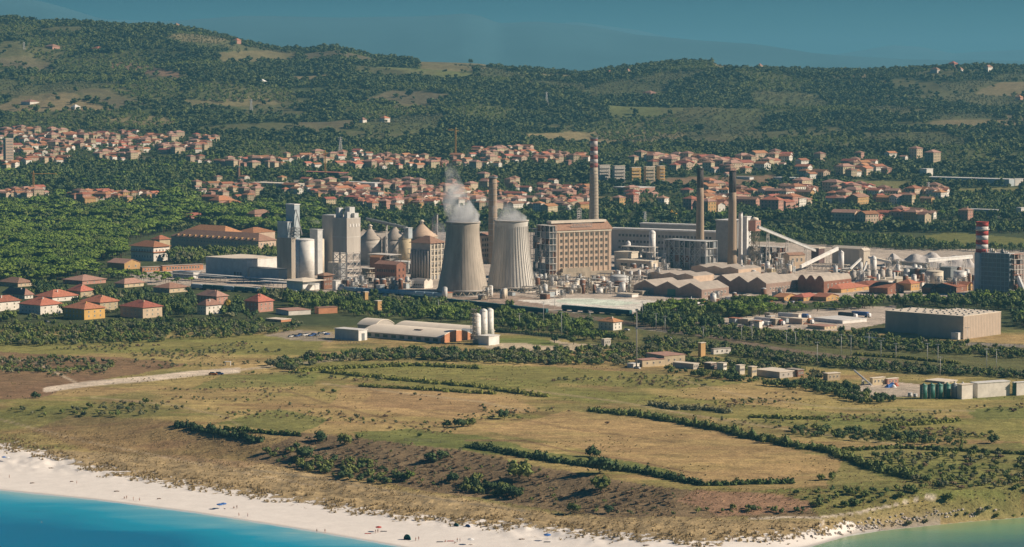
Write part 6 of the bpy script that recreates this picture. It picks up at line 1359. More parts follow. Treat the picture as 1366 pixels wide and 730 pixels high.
# regions: (polygon of feet in the picture, spacing m, height m, jitter, {kind: weight}, place words)
VR = [
 ([(-60,262),(60,258),(110,268),(215,266),(260,262),(300,280),(420,282),(440,300),(440,318),(330,310),(250,300),(225,312),(190,318),(168,326),(168,346),(130,350),(110,372),(60,378),(-60,378)], 9.2, 12.5, {'umbrella_pine':7,'broadleaf_tree':2,'dark_tree':1}, 'in the pine wood at left'),
 ([(-60,228),(60,224),(170,218),(290,212),(350,228),(440,226),(600,232),(600,238),(440,240),(330,240),(262,242),(258,256),(215,262),(60,254),(-60,252)], 9, 10, {'broadleaf_tree':4,'dark_tree':4,'umbrella_pine':1}, 'in the wood belt between the left town rows'),
 ([(230,340),(365,340),(372,352),(330,349),(270,352),(262,358),(228,355)], 7, 10, {'broadleaf_tree':5,'olive_tree':2}, 'in front of the long brown institute'),
 ([(120,362),(186,364),(262,374),(255,380),(200,378),(120,372)], 7.5, 8, {'umbrella_pine':5,'dark_tree':1}, 'before the low brick rows'),
 ([(-60,380),(90,384),(140,390),(250,392),(262,405),(320,404),(335,415),(370,418),(330,428),(250,424),(210,424),(190,428),(150,425),(60,432),(-60,430)], 7.5, 9, {'broadleaf_tree':4,'dark_tree':4,'olive_tree':1}, 'among the lower left houses'),
 ([(-60,434),(60,436),(150,430),(210,430),(345,430),(400,432),(395,442),(345,448),(200,458),(60,462),(-60,462)], 5.6, 5.5, {'shrub':5,'olive_shrub':4,'broadleaf_tree':2,'dark_shrub':2}, 'in the scrub belt below the lower left houses'),
 ([(380,398),(450,402),(540,408),(640,418),(640,432),(560,428),(480,424),(450,420),(385,412)], 7, 8, {'bright_tree':3,'broadleaf_tree':3,'dark_tree':2}, 'behind the barrel warehouse'),
 ([(345,395),(430,396),(545,402),(640,413),(640,418),(540,410),(380,402),(340,404)], 7, 7, {'olive_tree':4,'broadleaf_tree':3}, 'beneath the dark rail wagons'),
 ([(660,420),(700,424),(790,434),(790,444),(830,448),(838,456),(800,458),(750,450),(700,444),(660,440)], 6.6, 7.5, {'broadleaf_tree':5,'bright_tree':3,'dark_tree':3}, 'between the foreground silos and the railway house'),
 ([(880,410),(940,410),(1030,408),(1100,406),(1140,404),(1180,408),(1160,413),(1100,415),(1040,419),(1000,424),(950,424),(870,420)], 6.6, 9, {'bright_tree':5,'broadleaf_tree':3,'umbrella_pine':2}, 'in the row right of the white marquee'),
 ([(1140,398),(1366,394),(1440,395),(1440,440),(1366,440),(1352,432),(1352,416),(1280,412),(1190,410),(1150,404)], 7, 8, {'dark_tree':5,'broadleaf_tree':4,'umbrella_pine':2}, 'behind the huge tan warehouse'),
 ([(850,420),(960,428),(965,438),(900,442),(870,440),(845,432)], 6, 8, {'dark_tree':5,'broadleaf_tree':3}, 'left of the truck yard'),
 ([(960,438),(1050,443),(1150,445),(1210,455),(1366,468),(1500,470),(1500,480),(1366,480),(1200,470),(1080,463),(940,452),(880,444)], 4.6, 5.2, {'dark_shrub':5,'shrub':4,'broadleaf_tree':2,'olive_shrub':2}, 'on the upper side of the railway'),
 ([(860,452),(940,458),(1040,472),(1200,488),(1366,498),(1500,500),(1500,506),(1366,506),(1200,498),(1060,486),(990,478),(950,468),(860,464)], 4.0, 5.2, {'dark_shrub':4,'olive_shrub':4,'shrub':4}, 'on the lower side of the railway'),
 ([(600,640),(640,644),(700,655),(690,668),(620,656)], 4.5, 4.5, {'shrub':5,'dark_shrub':4}, 'on the green part of the bank'),
 ([(860,478),(930,478),(1000,484),(1100,500),(1090,512),(1000,503),(900,492)], 5.5, 4, {'shrub':4,'dark_shrub':3,'olive_shrub':3}, 'around the ruins'),
 ([(0,545),(60,545),(200,538),(250,545),(180,556),(60,556)], 7, 2.6, {'olive_shrub':4,'shrub':3}, 'on the left slope below the track'),
 ([(0,480),(100,476),(160,486),(140,500),(60,500),(0,498)], 6, 2.8, {'olive_shrub':4,'shrub':3}, 'in the red-brown left field'),
 ([(700,468),(760,470),(800,462),(860,464),(925,470),(925,476),(900,480),(850,483),(850,488),(780,488),(660,486),(560,480),(430,484),(390,496),(350,490),(400,478),(540,468),(620,470)], 5, 4.6, {'shrub':5,'olive_shrub':5,'bright_tree':1,'dark_shrub':2}, 'in the thicket below the barrel warehouse'),
 ([(890,492),(940,496),(1010,506),(1090,514),(1140,516),(1160,524),(1200,538),(1150,540),(1090,524),(1000,512),(930,503),(880,497)], 4.6, 4.4, {'dark_shrub':6,'shrub':4}, 'in front of the line of ruins'),
 ([(-60,462),(200,460),(345,450),(440,470),(400,500),(330,500),(300,492),(100,508),(-60,505)], 4.6, 2.0, {'shrub':3,'olive_shrub':5,'dry_shrub':2}, 'in the rough upper left field'),
 ([(380,492),(560,486),(760,492),(880,500),(1000,515),(1100,530),(1000,545),(860,540),(740,530),(560,512),(400,505)], 4.6, 1.9, {'shrub':3,'olive_shrub':5,'dry_shrub':3}, 'in the rough central field'),
 ([(-60,515),(60,535),(300,510),(620,520),(800,545),(1000,560),(1366,540),(1366,600),(1150,590),(900,560),(640,560),(600,585),(400,560),(200,560),(-60,560)], 5.2, 1.7, {'olive_shrub':5,'dry_shrub':4,'shrub':3}, 'in the rough lower field'),
 ([(1150,560),(1366,548),(1366,600),(1150,590)], 5, 2.2, {'olive_shrub':5,'dry_shrub':3,'shrub':4}, 'in the rough right field'),
 ([(1050,574),(1100,572),(1200,582),(1290,590),(1290,596),(1180,592),(1060,582)], 4.4, 4, {'dark_shrub':6,'shrub':3}, 'in the dark hedge across the right field'),
 ([(1160,606),(1280,606),(1366,612),(1500,616),(1500,655),(1366,655),(1260,652),(1200,640)], 5, 3.2, {'shrub':6,'dark_shrub':2,'olive_shrub':3,'dry_shrub':1}, 'in the green thicket above the river'),
 ([(1090,655),(1180,655),(1235,650),(1235,662),(1150,676),(1090,680),(1060,676)], 4.4, 3.4, {'shrub':7,'dark_shrub':2}, 'on the bank foot by the river path'),
 ([(930,685),(1100,688),(1095,678),(1000,678),(930,680)], 5, 3, {'shrub':6,'dark_shrub':2}, 'along the foot of the reddish bank'),
 ([(1195,694),(1290,682),(1366,674),(1500,668),(1500,683),(1366,689),(1290,694),(1205,703)], 3.2, 2.6, {'olive_shrub':4,'shrub':4}, 'at the river edge'),
 ([(340,606),(400,592),(410,612),(500,622),(560,640),(500,648),(400,628)], 5, 5.2, {'shrub':5,'dark_shrub':5}, 'in the dark hollow of the bank'),
 ([(400,582),(520,590),(640,604),(720,625),(800,640),(900,652),(900,690),(780,684),(650,664),(520,645),(420,625)], 4.4, 1.7, {'dry_shrub':8,'shrub':1,'olive_shrub':1}, 'on the brown bank above the beach'),
 ([(850,296),(960,290),(1000,282),(1130,302),(1250,304),(1300,300),(1440,300),(1440,312),(1250,312),(1000,300),(850,306)], 8, 9, {'broadleaf_tree':4,'dark_tree':5}, 'in the long green belt behind the works'),
 ([(1010,308),(1200,322),(1300,334),(1440,332),(1440,338),(1200,334),(1120,330),(1010,318)], 7.5, 8, {'dark_tree':4,'broadleaf_tree':4,'bright_tree':1}, 'in the hedge rows behind the conveyors'),
 ([(440,290),(530,290),(640,290),(780,292),(820,290),(850,302),(820,312),(640,304),(440,304)], 8, 9, {'broadleaf_tree':5,'dark_tree':4}, 'behind the coned silos and cooling towers'),
 ([(0,278),(250,275),(430,270),(640,285),(900,280),(1000,262),(1366,262),(1440,300),(1000,300),(0,300)], 15, 9, {'broadleaf_tree':5,'dark_tree':4,'umbrella_pine':2}, 'around the lower town streets'),
 ([(1260,262),(1366,262),(1440,262),(1440,286),(1366,292),(1300,284),(1250,276)], 9, 9, {'dark_tree':5,'broadleaf_tree':4}, 'on the slope below the long hillside hall'),
]
HEDGES = [  # (line, width m, height m, leaf, spacing, label)
 ([(236,567),(262,572),(300,580),(350,589)],4.5,3,'dark','dark hedge running down toward the beach at left centre'),
 ([(300,573),(400,583)],3,2,'broad','thin upper hedge beside the dark left hedge'),
 ([(626,597),(660,602),(700,610),(780,622),(850,630),(940,648)],4.5,3.2,'dark','long dark hedge along the top of the bank'),
 ([(940,648),(1000,646),(1060,645)],3.5,2.4,'scrub','low hedge end above the reddish bank'),
 ([(788,548),(860,556),(960,574),(1000,584),(1060,596),(1110,604),(1160,624),(1220,640)],6,4,'scrub','long curving hedge across the tan field'),
 ([(430,497),(520,506),(640,517),(728,530)],6,2.6,'vine','yellow-green vine strip curving through the upper field'),
 ([(480,516),(560,520),(620,524),(660,526)],4,1.8,'vine','short yellow-green strip below the vine strip'),
 ([(870,541),(900,546),(950,548),(972,552)],5,3.4,'olive','grey-green hedge in the middle of the upper field'),
 ([(1000,557),(1050,559),(1100,560)],4,2,'vine','light hedge right of the grey-green one'),
 ([(1110,603),(1200,598),(1300,603),(1400,608)],3,2,'scrub','low hedge between right field strips'),
 ([(1180,571),(1240,566),(1280,562)],4,2.2,'vine','yellowish hedge below the green tanks'),
 ([(390,498),(430,493),(560,488),(640,492)],5,2.6,'vine','bright strip under the warehouse thicket'),
 ([(1140,474),(1200,478),(1280,486)],3,2,'vine','yellow-green hedge between the rails'),
 ([(862,455),(930,462),(990,472)],3,2,'olive','hedge along the rail-side lane'),
 ([(0,492),(60,496),(150,490)],5,2,'scrub','low scrub strip at the left edge above the track'),
 ([(660,443),(700,446),(760,452)],3,2.4,'dark','dark hedge behind the small green lawn'),
]
SINGLE = [ # kind,u,v,height m,label
 ('shrub',693,639,11.5,'big round tree on the bank edge with a long shadow'),('dark_shrub',800,632,12,'dark rounded tree at the hedge, upper of the pair on the bank'),('shrub',801,654,9,'bright bush below the dark tree on the bank edge'),('dark_shrub',793,609,7,'dark bush in the field just above the hedge trees'),
 ('dark_shrub',673,559,7.5,'dark bush in the middle of the field'),('dark_shrub',612,570,7,'wide dark bush cluster in the central field'),('dark_shrub',596,570,5,'small bush left of the wide dark cluster'),('shrub',627,569,6,'bush right of the wide dark cluster'),
 ('shrub',430,523,3,'low green bush in the left central field'),('shrub',445,524,3,'second low green bush right of its neighbour in the field'),('dry_shrub',514,556,2.4,'small dry bush in the pinkish field'),('dry_shrub',810,566,2.4,'lone dry bush in the tan field'),
 ('shrub',1018,591,5,'round bush pair at the curved hedge, left one'),('shrub',1034,592,5,'round bush at the curved hedge, right one'),('shrub',1110,640,5,'rounded green bush in the brown field'),('shrub',1095,641,4,'smaller bush left of the rounded green one'),('dark_shrub',1062,660,3,'dark little bush above the reddish bank'),
 ('dark_shrub',1188,577,5,'dark bush left of the field trees at right'),('dark_shrub',1222,585,5,'dark tree-like bush in the right field'),('dark_shrub',1325,592,6,'large dark bush near the right edge of the field'),('shrub',1300,600,3,'low bush beside the large dark bush at right'),('shrub',1265,668,5,'bush at the end of the river path'),('dark_shrub',1250,604,4.5,'dark squat bush on the strip edge'),
 ('shrub',765,684,6,'bright green bush at the foot of the bank'),('dark_shrub',812,685,5,'green bush right of the bright one at the bank foot'),('bright_tree',547,641,6,'vivid green bush on the brown bank'),('dark_shrub',590,613,6,'dark bush on the bank rim near the vivid one'),('dark_shrub',575,616,6,'smaller dark bush left of the rim bush'),
 ('dark_shrub',404,614,10,'dark green tree in the hollow left of the bank'),('dark_shrub',48,531,5,'dark bush by the sandy track bend'),('shrub',460,594,8,'green bush on the shoulder of the bank'),('shrub',480,586,4,'bush behind the shoulder of the bank'),('dark_shrub',425,590,8,'dark bush at the bank shoulder'),
 ('broadleaf_tree',680,414,10,'single dark-green tree in front of the ribbed cooling tower wagons'),('dark_tree',740,458,7,'bare-ish dark tree by the concrete yard'),('broadleaf_tree',765,460,7,'tree right of the bare dark one by the yard'),
 ('dark_tree',235,418,14,'tall dark tree left of the pale brown-roofed house'),('dark_tree',248,420,13,'second tall dark tree beside the pale house'),('broadleaf_tree',222,420,12,'tall green tree between cream house and dark trees'),
 ('dark_tree',628,86,16,'lone round tree on the skyline'),('shrub',560,583,3,'small bush on the green strip'),('shrub',210,545,3,'olive bush left of the field path'),('dark_shrub',170,548,3,'dark bush on the left slope'),('shrub',100,553,3,'pale bush below the sandy track')]
tree_n = {k: 0 for k in KIND}
def tree(kind, x, y, z, h, label, grp=None):
    c, t, _ = KIND[kind][rt.randrange(len(KIND[kind]))]; nm = kind if kind != 'bright_tree' else 'green_tree'
    r = thing(nm, label, 'shrub' if 'shrub' in kind else 'tree', (x, y, z-.05*h), rt.uniform(0, 6.28), grp); k = rt.uniform(.88, 1.15); r.scale = (h*k, h*k, h)
    inst('crown', c, r); inst('trunk', t, r); tree_n[kind] += 1
for kd, u, v, h, lab in SINGLE: x, y, z = H1(u, v); tree(kd, x, y, z, h, lab)
t = thing('yellow_tree', 'yellow-leaved tree beside the pale brown-roofed house', 'tree', H1(304, 414), 1); cm = crown('y', 260, .085, 5, .42, .85, .16).mesh('crown', LEAF['yellow']); inst('crown', cm, t); inst('trunk', KIND['broadleaf_tree'][0][1], t); t.scale = (8.5, 8.5, 9)
def region_pts(poly, sp):
    pu = np.array([p[0] for p in poly], float); pv = np.array([p[1] for p in poly], float); gx_, gy_, _ = hit(pu, pv)
    X0, X1, Y0, Y1 = gx_.min()-20, gx_.max()+20, gy_.min()-40, gy_.max()+40
    A, Bq = np.meshgrid(np.arange(X0, X1, sp), np.arange(Y0, Y1, sp)); X = (A+RNG.uniform(-.45, .45, A.shape)*sp).ravel(); Y = (Bq+RNG.uniform(-.45, .45, A.shape)*sp).ravel(); Z = height(X, Y); u, v = proj(X, Y, Z)
    ok = inpoly(u, v, poly); X, Y, Z = X[ok], Y[ok], Z[ok]; ok = ~occupied(X, Y, 1.5); return X[ok], Y[ok], Z[ok]
PATH_MAIN = [(62,520),(120,512),(200,505),(260,498),(318,494)]
LM = [(617,393,'the smooth cooling tower'),(682,388,'the ribbed cooling tower'),(785,375,'the beige power house'),(407,374,'the wide white silo'),(463,378,'the raised grey silo'),(329,371,'the blue and white hall'),(258,371,'the white office'),(205,348,'the orange-roofed villa block'),(290,338,'the long brown institute'),(166,360,'the rosy barn'),
 (112,427,'the ochre house'),(190,425,'the cream right-hand house'),(54,420,'the white two-bay house'),(133,413,'the cream middle house'),(107,397,'the small farther house'),(70,403,'the low white house'),(20,399,'the long brown-roofed house'),(0,415,'the white house at the edge'),(275,420,'the pale house by the yellow tree'),(289,405,'the pinkish two-storey house'),(344,417,'the pink house'),(405,421,'the low pale outbuilding'),(110,378,'the wide pinkish roof'),(166,383,'the rosy hip roof'),(226,391,'the sandy hip roof'),(28,328,'the far left reddish roof'),(72,331,'the long pink roof'),(45,257,'the pale crane'),
 (478,455,'the warehouse annex'),(540,450,'the barrel warehouse'),(610,455,'the orange end wall'),(645,456,'the foreground white silos'),(504,413,'the ochre hut tower'),(818,440,'the railway stone house'),(806,462,'the ruined concrete hut'),(700,455,'the small green lawn'),(849,490,'the tall mast'),(885,488,'the cream bungalow'),(935,475,'the ochre watchtower'),(952,472,'the long grey-roofed hall'),(922,407,'the white marquee'),(960,428,'the left truck yard end'),(1050,425,'the white box trailer'),(1124,431,'the white canopy roof'),(1285,452,'the tan warehouse corner'),(1231,444,'the tan warehouse wing'),(1345,440,'the right end of the tan warehouse'),
 (1180,455,'the green bridge parapet'),(1040,504,'the broad concrete ruin'),(987,500,'the leaning wall block'),(1104,508,'the cream open shed'),(1150,512,'the slanted white pipe'),(1188,516,'the blue scrap'),(1250,531,'the green tanks'),(1330,529,'the long white hall'),(1309,391,'the fat banded stack'),(1346,393,'the blue power block'),(1246,380,'the large white tank'),(1150,360,'the cream hoist house'),(1099,390,'the barrel shed'),(1022,392,'the larger gabled shed'),(936,397,'the nearer gabled shed'),(1053,357,'the control house'),(896,289,'the yellow big top'),(1200,300,'the white-gabled rows'),
 (693,637,'the big bank-edge tree'),(800,640,'the dark hedge trees'),(547,640,'the vivid bank bush'),(404,610,'the dark hollow tree'),(1110,640,'the rounded field bush'),(1265,668,'the river path end'),(1222,585,'the right field tree'),(1325,592,'the large dark field bush'),(460,592,'the bank shoulder bush'),(590,612,'the bank rim bush'),(765,682,'the bank foot bush')]
def tree_label(kd, x, y, z, hh, place):
    u, v = proj(x, y, z); lu, lv, ln = min(LM, key=lambda l: (l[0]-u)**2+(2.2*(l[1]-v))**2); du, dv = u-lu, 2.2*(v-lv); d = math.hypot(du, dv)
    far = 'right beside' if d < 16 else ('just ' if d < 45 else 'well ' if d < 100 else 'far ')
    if d >= 16: far += (('left of' if du < 0 else 'right of') if abs(du) > abs(dv) else ('behind' if dv < 0 else 'in front of'))
    return ('tall ' if hh > 8.5 else 'low ' if hh < 3 else '')+KW[kd]+' '+far+' '+ln
allp = []
for poly, sp, h, kinds, place in VR:
    X, Y, Z = region_pts(poly, sp); keys = list(kinds); wt = np.array([kinds[k] for k in keys], float); wt /= wt.sum()
    cl = fbm(X, Y, 35, 51); kk = RNG.choice(len(keys), len(X), p=wt); keep = RNG.random(len(X)) < np.clip(.92+cl*.5, .35, 1)
    if 'rough' in place:
        q2 = fbm(X*.6, Y, 26, 57, 4); keep = (q2 > .14) & (RNG.random(len(X)) < np.clip((q2-.10)*4, 0, .85))
        uu2, vv2 = proj(X, Y, Z); keep &= (seg_dist(uu2, vv2, PATH_MAIN) > 5) & (Y > np.interp(X, *bk1)+6)
    for x, y, z, k, ok, c in zip(X, Y, Z, kk, keep, cl):
        if ok:
            kd = keys[k]; hh = h*(.55+.85*RNG.random()**1.4)*(1+.25*c)*(.75 if 'shrub' in kd and h > 5 else 1); allp.append((hh/math.hypot(x, y), float(x), float(y), float(z), hh, kd, place))
aa = np.array([[a[1], a[2], a[3], a[4]] for a in allp]); u_, v_ = proj(aa[:, 0], aa[:, 1], aa[:, 2]); hp_ = aa[:, 3]/np.hypot(aa[:, 0], aa[:, 1])*FPX*.95; hid = hides(u_, v_, hp_, hp_*.3)
vis = [a for a, q in zip(allp, hid) if not q]
allp = vis; allp.sort(key=lambda a: -a[0]); rest = {k: [] for k in KIND}
KW = {'broadleaf_tree':'green broadleaf tree','dark_tree':'dark evergreen tree','umbrella_pine':'flat-crowned umbrella pine','olive_tree':'grey-green olive tree','shrub':'green shrub','olive_shrub':'grey-green shrub','dry_shrub':'dry brown shrub','bright_tree':'bright green tree','dark_shrub':'dark green shrub'}
# a kind gets at most 300 individuals; spread a smaller share to the small brown bank shrubs
CAPS = {'dry_shrub': 200, 'shrub': 280, 'dark_shrub': 280, 'broadleaf_tree': 280, 'dark_tree': 280, 'bright_tree': 280}
for _, x, y, z, hh, kd, place in allp:
    if tree_n[kd] < CAPS.get(kd, 280): lb = tree_label(kd, x, y, z, hh, place); tree(kd, x, y, z, hh, lb, lb)
    else: rest[kd].append((x, y, z, hh))
# town greenery between houses
GT = []
for place, poly, sp in DISTRICTS:
    big = [(p[0], p[1]) for p in poly]; X, Y, Z = region_pts(big, 9)
    k = (RNG.random(len(X)) < .8)
    for x, y, z in zip(X[k], Y[k], Z[k]): GT.append((x, y, z, RNG.uniform(4, 8)))
rest['broadleaf_tree'] += GT[::2]; rest['dark_tree'] += GT[1::2]
# hill woods
Xh, Yh = np.meshgrid(np.arange(-1500, 1500, 10.5), np.arange(2900, 6080, 10.5)); Xh = (Xh+RNG.uniform(-.5, .5, Xh.shape)*10.5).ravel(); Yh = (Yh+RNG.uniform(-.5, .5, Yh.shape)*10.5).ravel()
Zh = height(Xh, Yh); uh, vh = proj(Xh, Yh, Zh); ok = (uh > -130) & (uh < 1500); Xh, Yh, Zh, uh, vh = [a[ok] for a in (Xh, Yh, Zh, uh, vh)]
fields = np.zeros(len(Xh), bool)
du_ = 5*fbm(Xh, Yh, 26, 21)*.45*1.6
for col, b_, poly in ZONES[ZONES.index(next(zn for zn in ZONES if zn[2][0] == (690,180))):]: fields |= inpoly(uh+du_, vh, poly)
hpn = fbm(Xh, Yh, 190, 41, 3); fields |= (hpn > .25) & (Yh > 4100) & (RNG.random(len(Xh)) > .12)
dist = np.zeros(len(Xh), bool)
for place, poly, sp in DISTRICTS: dist |= inpoly(uh, vh, poly)
dens = np.clip(.86+.9*fbm(Xh, Yh, 120, 61), .12, 1); chh, che = cells(Xh, Yh, 150, 210, 5); upl = Yh > 3900; open_ = upl & (chh < .16) & (che > .05); grove = upl & (chh >= .16) & (chh < .50) & (che > .05); fields |= open_ & (RNG.random(len(Xh)) > .06)
dens = np.where(upl & (che <= .07), 1.0, dens)
keep = (~fields) & (~grove) & (~dist) & (RNG.random(len(Xh)) < np.where(Yh < 3500, dens*.75, dens)) & ~occupied(Xh, Yh, 4) & (seg_dist(uh, vh, [(270,246),(400,242),(560,262)]) > 2)
keep |= (Yh > 5900) & (RNG.random(len(Xh)) < .8) & (seg_dist(uh, vh, [(560,82),(650,86)]) > 10) & (seg_dist(uh, vh, [(955,86),(1010,88)]) > 6)
P = np.stack([Xh, Yh, Zh-.4], -1)[keep]; n = len(P); hs_ = (5.5+8.5*RNG.random(n)**1.3)*np.clip(1+.35*fbm(P[:, 0], P[:, 1], 90, 71), .6, 1.4)
u_, v_ = proj(P[:, 0], P[:, 1], P[:, 2]); hp_ = hs_/np.hypot(P[:, 0], P[:, 1])*FPX*.9; low_ = hides(u_, v_, hp_, hp_*.3); hs_ = np.where(low_, hs_*.45, hs_)
print('hill trees', n, 'rest', {k: len(v_) for k, v_ in rest.items()}, 'indiv', tree_n)
scatter('hill_woodland', 'dark green woodland covering the hills and rising ground', 'woodland', P, RNG.uniform(0, 6.28, n), hs_, [v_[2] for v_ in KIND['hill_tree']])
for kd, pts in rest.items():
    if pts:
        a = np.array(pts); scatter('distant_'+{'bright_tree':'green_tree'}.get(kd, kd)+'s', 'mass of '+KW[kd]+'s filling in behind the nearer ones', 'woodland' if 'tree' in kd or 'pine' in kd else 'scrub', a[:, :3], RNG.uniform(0, 6.28, len(a)), a[:, 3], [v_[2] for v_ in KIND[kd]])
gx = np.round(Xh/12)*12; gk = grove & (~dist) & ((Yh < 5900)) & (RNG.random(len(Xh)) < .72) & ~occupied(Xh, Yh, 4)
for k_, sel in ((0, chh < .30), (1, chh >= .30)):
    a = gk & sel; Pg = np.stack([Xh, Yh, Zh-.3], -1)[a]
    scatter('hillside_grove', ['pale olive groves in patches on the hillside', 'mixed green orchards in patches on the hillside'][k_], 'woodland', Pg, RNG.uniform(0, 6.28, len(Pg)), RNG.uniform(4, 7.5, len(Pg)) if k_ == 0 else RNG.uniform(5.5, 9, len(Pg)), [v_[2] for v_ in KIND['olive_tree' if k_ == 0 else 'shrub']])
# cypresses on the right skyline
for k in range(34):
    u = 1075+rt.random()*290; x, y, z = H1(u, 96+rt.random()*8); tree('cypress', x, y, z, rt.uniform(9, 15), 'dark cypress on the right-hand skyline', 'cypresses along the right-hand skyline')
# hedges
def hedge(pts, wd, hh, lf, label):
    P3 = [Vector(H1(*p)) for p in pts]; o = P3[0]; t = thing('hedge', label, 'hedge', tuple(o)); m = M(); r = np.random.default_rng(abs(hash(pts[0])) % 1000)
    for a, b in zip(P3[:-1], P3[1:]):
        L_ = (b-a).length; n = max(1, int(L_/(wd*.26)))
        for k in range(n):
            c = a+(b-a)*((k+r.random())/n); off = (b-a).normalized().cross(Vector((0, 0, 1)))*float(r.normal()*wd*.22); c = c+off-o; zz = float(height(np.array(c.x+o.x), np.array(c.y+o.y)))-o.z
            rad = wd*.36*r.uniform(.6, 1.35); hz_ = hh*r.uniform(.5, 1.05)*(1.5 if r.random() < .08 else 1)
            vs = [(c.x, c.y, zz+hz_*.9)]+[(c.x+rad*.8*math.cos(q*1.257), c.y+rad*.8*math.sin(q*1.257), zz+hz_*.45) for q in range(5)]+[(c.x+rad*.8*math.cos(q*1.257+.6), c.y+rad*.8*math.sin(q*1.257+.6), zz-.2) for q in range(5)]
            m.add(vs, [(0, 1+q, 1+(q+1) % 5) for q in range(5)]+[(1+q, 6+q, 1+(q+1) % 5) for q in range(5)]+[(1+(q+1) % 5, 6+q, 6+(q+1) % 5) for q in range(5)])
            for _ in range(24):
                d = r.normal(size=3); d /= np.linalg.norm(d); d[2] = abs(d[2]); p = np.array([c.x+d[0]*rad*1.1, c.y+d[1]*rad*1.1, zz+d[2]*hz_]); nn_ = d+r.normal(size=3)*.6; nn_ /= np.linalg.norm(nn_); t_ = np.cross(nn_, r.normal(size=3)); t_ /= np.linalg.norm(t_); b_ = np.cross(nn_, t_); s_ = .42*r.uniform(.6, 1.4)
                m.add([tuple(p+t_*s_), tuple(p+b_*s_), tuple(p-t_*s_), tuple(p-b_*s_)], [(0, 1, 2, 3)])
    m.build('foliage', LEAF[lf], t)
for pts, wd, hh, lf, lab in HEDGES: hedge(pts, wd, hh, lf, lab)
# grass tufts: dunes and fields
def tuft(seed, lf, hgt=1.0):
    r = np.random.default_rng(seed); m = M()
    for _ in range(26):
        a = r.uniform(0, 6.28); q = r.uniform(0, .5); x, y = math.cos(a)*q, math.sin(a)*q; lx, ly = x*1.6+r.normal()*.12, y*1.6+r.normal()*.12; w_ = .10; ca, sa = math.cos(a+1.57)*w_, math.sin(a+1.57)*w_; h = hgt*r.uniform(.4, 1)
        m.add([(x-ca, y-sa, -.1), (x+ca, y+sa, -.1), (lx+ca*.4, ly+sa*.4, h), (lx-ca*.4, ly-sa*.4, h)], [(0, 1, 2, 3)])
    return m.mesh('tuft', LEAF[lf])
Xd, Yd = np.meshgrid(np.arange(-330, 330, 1.7), np.arange(980, 1340, 1.7)); Xd = (Xd+RNG.uniform(-.8, .8, Xd.shape)).ravel(); Yd = (Yd+RNG.uniform(-.8, .8, Yd.shape)).ravel(); Zd = height(Xd, Yd); ud, vd = proj(Xd, Yd, Zd)
ve_ = np.interp(ud, veg_edge[:, 0], veg_edge[:, 1]); y0_ = np.interp(Xd, *bk0); q_ = fbm(Xd, Yd, 7, 81, 3)
ok = (Yd < y0_+40) & (vd < ve_+6+q_*16) & (ud > -60) & (ud < 1430) & (q_ > -.15) & (RNG.random(len(Xd)) < .45) & (Zd > .7)
edge = np.abs(vd-ve_) < 10
scatter('dune_grass', 'dry tan grass growing on the dunes behind the white beach', 'grass', np.stack([Xd, Yd, Zd], -1)[ok], RNG.uniform(0, 6.28, ok.sum()), np.where(edge, RNG.uniform(.7, 1.5, len(Xd)), RNG.uniform(.35, .8, len(Xd)))[ok], [tuft(k, 'grass') for k in range(3)])
Xf, Yf = np.meshgrid(np.arange(-420, 420, 4.2), np.arange(1100, 1800, 4.2)); Xf = (Xf+RNG.uniform(-2, 2, Xf.shape)).ravel(); Yf = (Yf+RNG.uniform(-2, 2, Yf.shape)).ravel(); Zf = height(Xf, Yf); uf, vf = proj(Xf, Yf, Zf)
cl = fbm(Xf, Yf, 30, 91, 4); ok = (vf > 468) & (uf > -60) & (uf < 1430) & (Yf > np.interp(Xf, *bk1)) & (cl > .16) & (RNG.random(len(Xf)) < .5) & ~occupied(Xf, Yf)
for pth in PATHS[:3]: ok &= seg_dist(uf, vf, pth[3]) > 4
scatter('field_weeds', 'tufts of rough weeds scattered through the dry fields', 'grass', np.stack([Xf, Yf, Zf], -1)[ok], RNG.uniform(0, 6.28, ok.sum()), RNG.uniform(.4, .85, ok.sum()), [tuft(11, 'grass', .7), tuft(12, 'olive', .7), tuft(13, 'vine', .6), tuft(14, 'grass')])

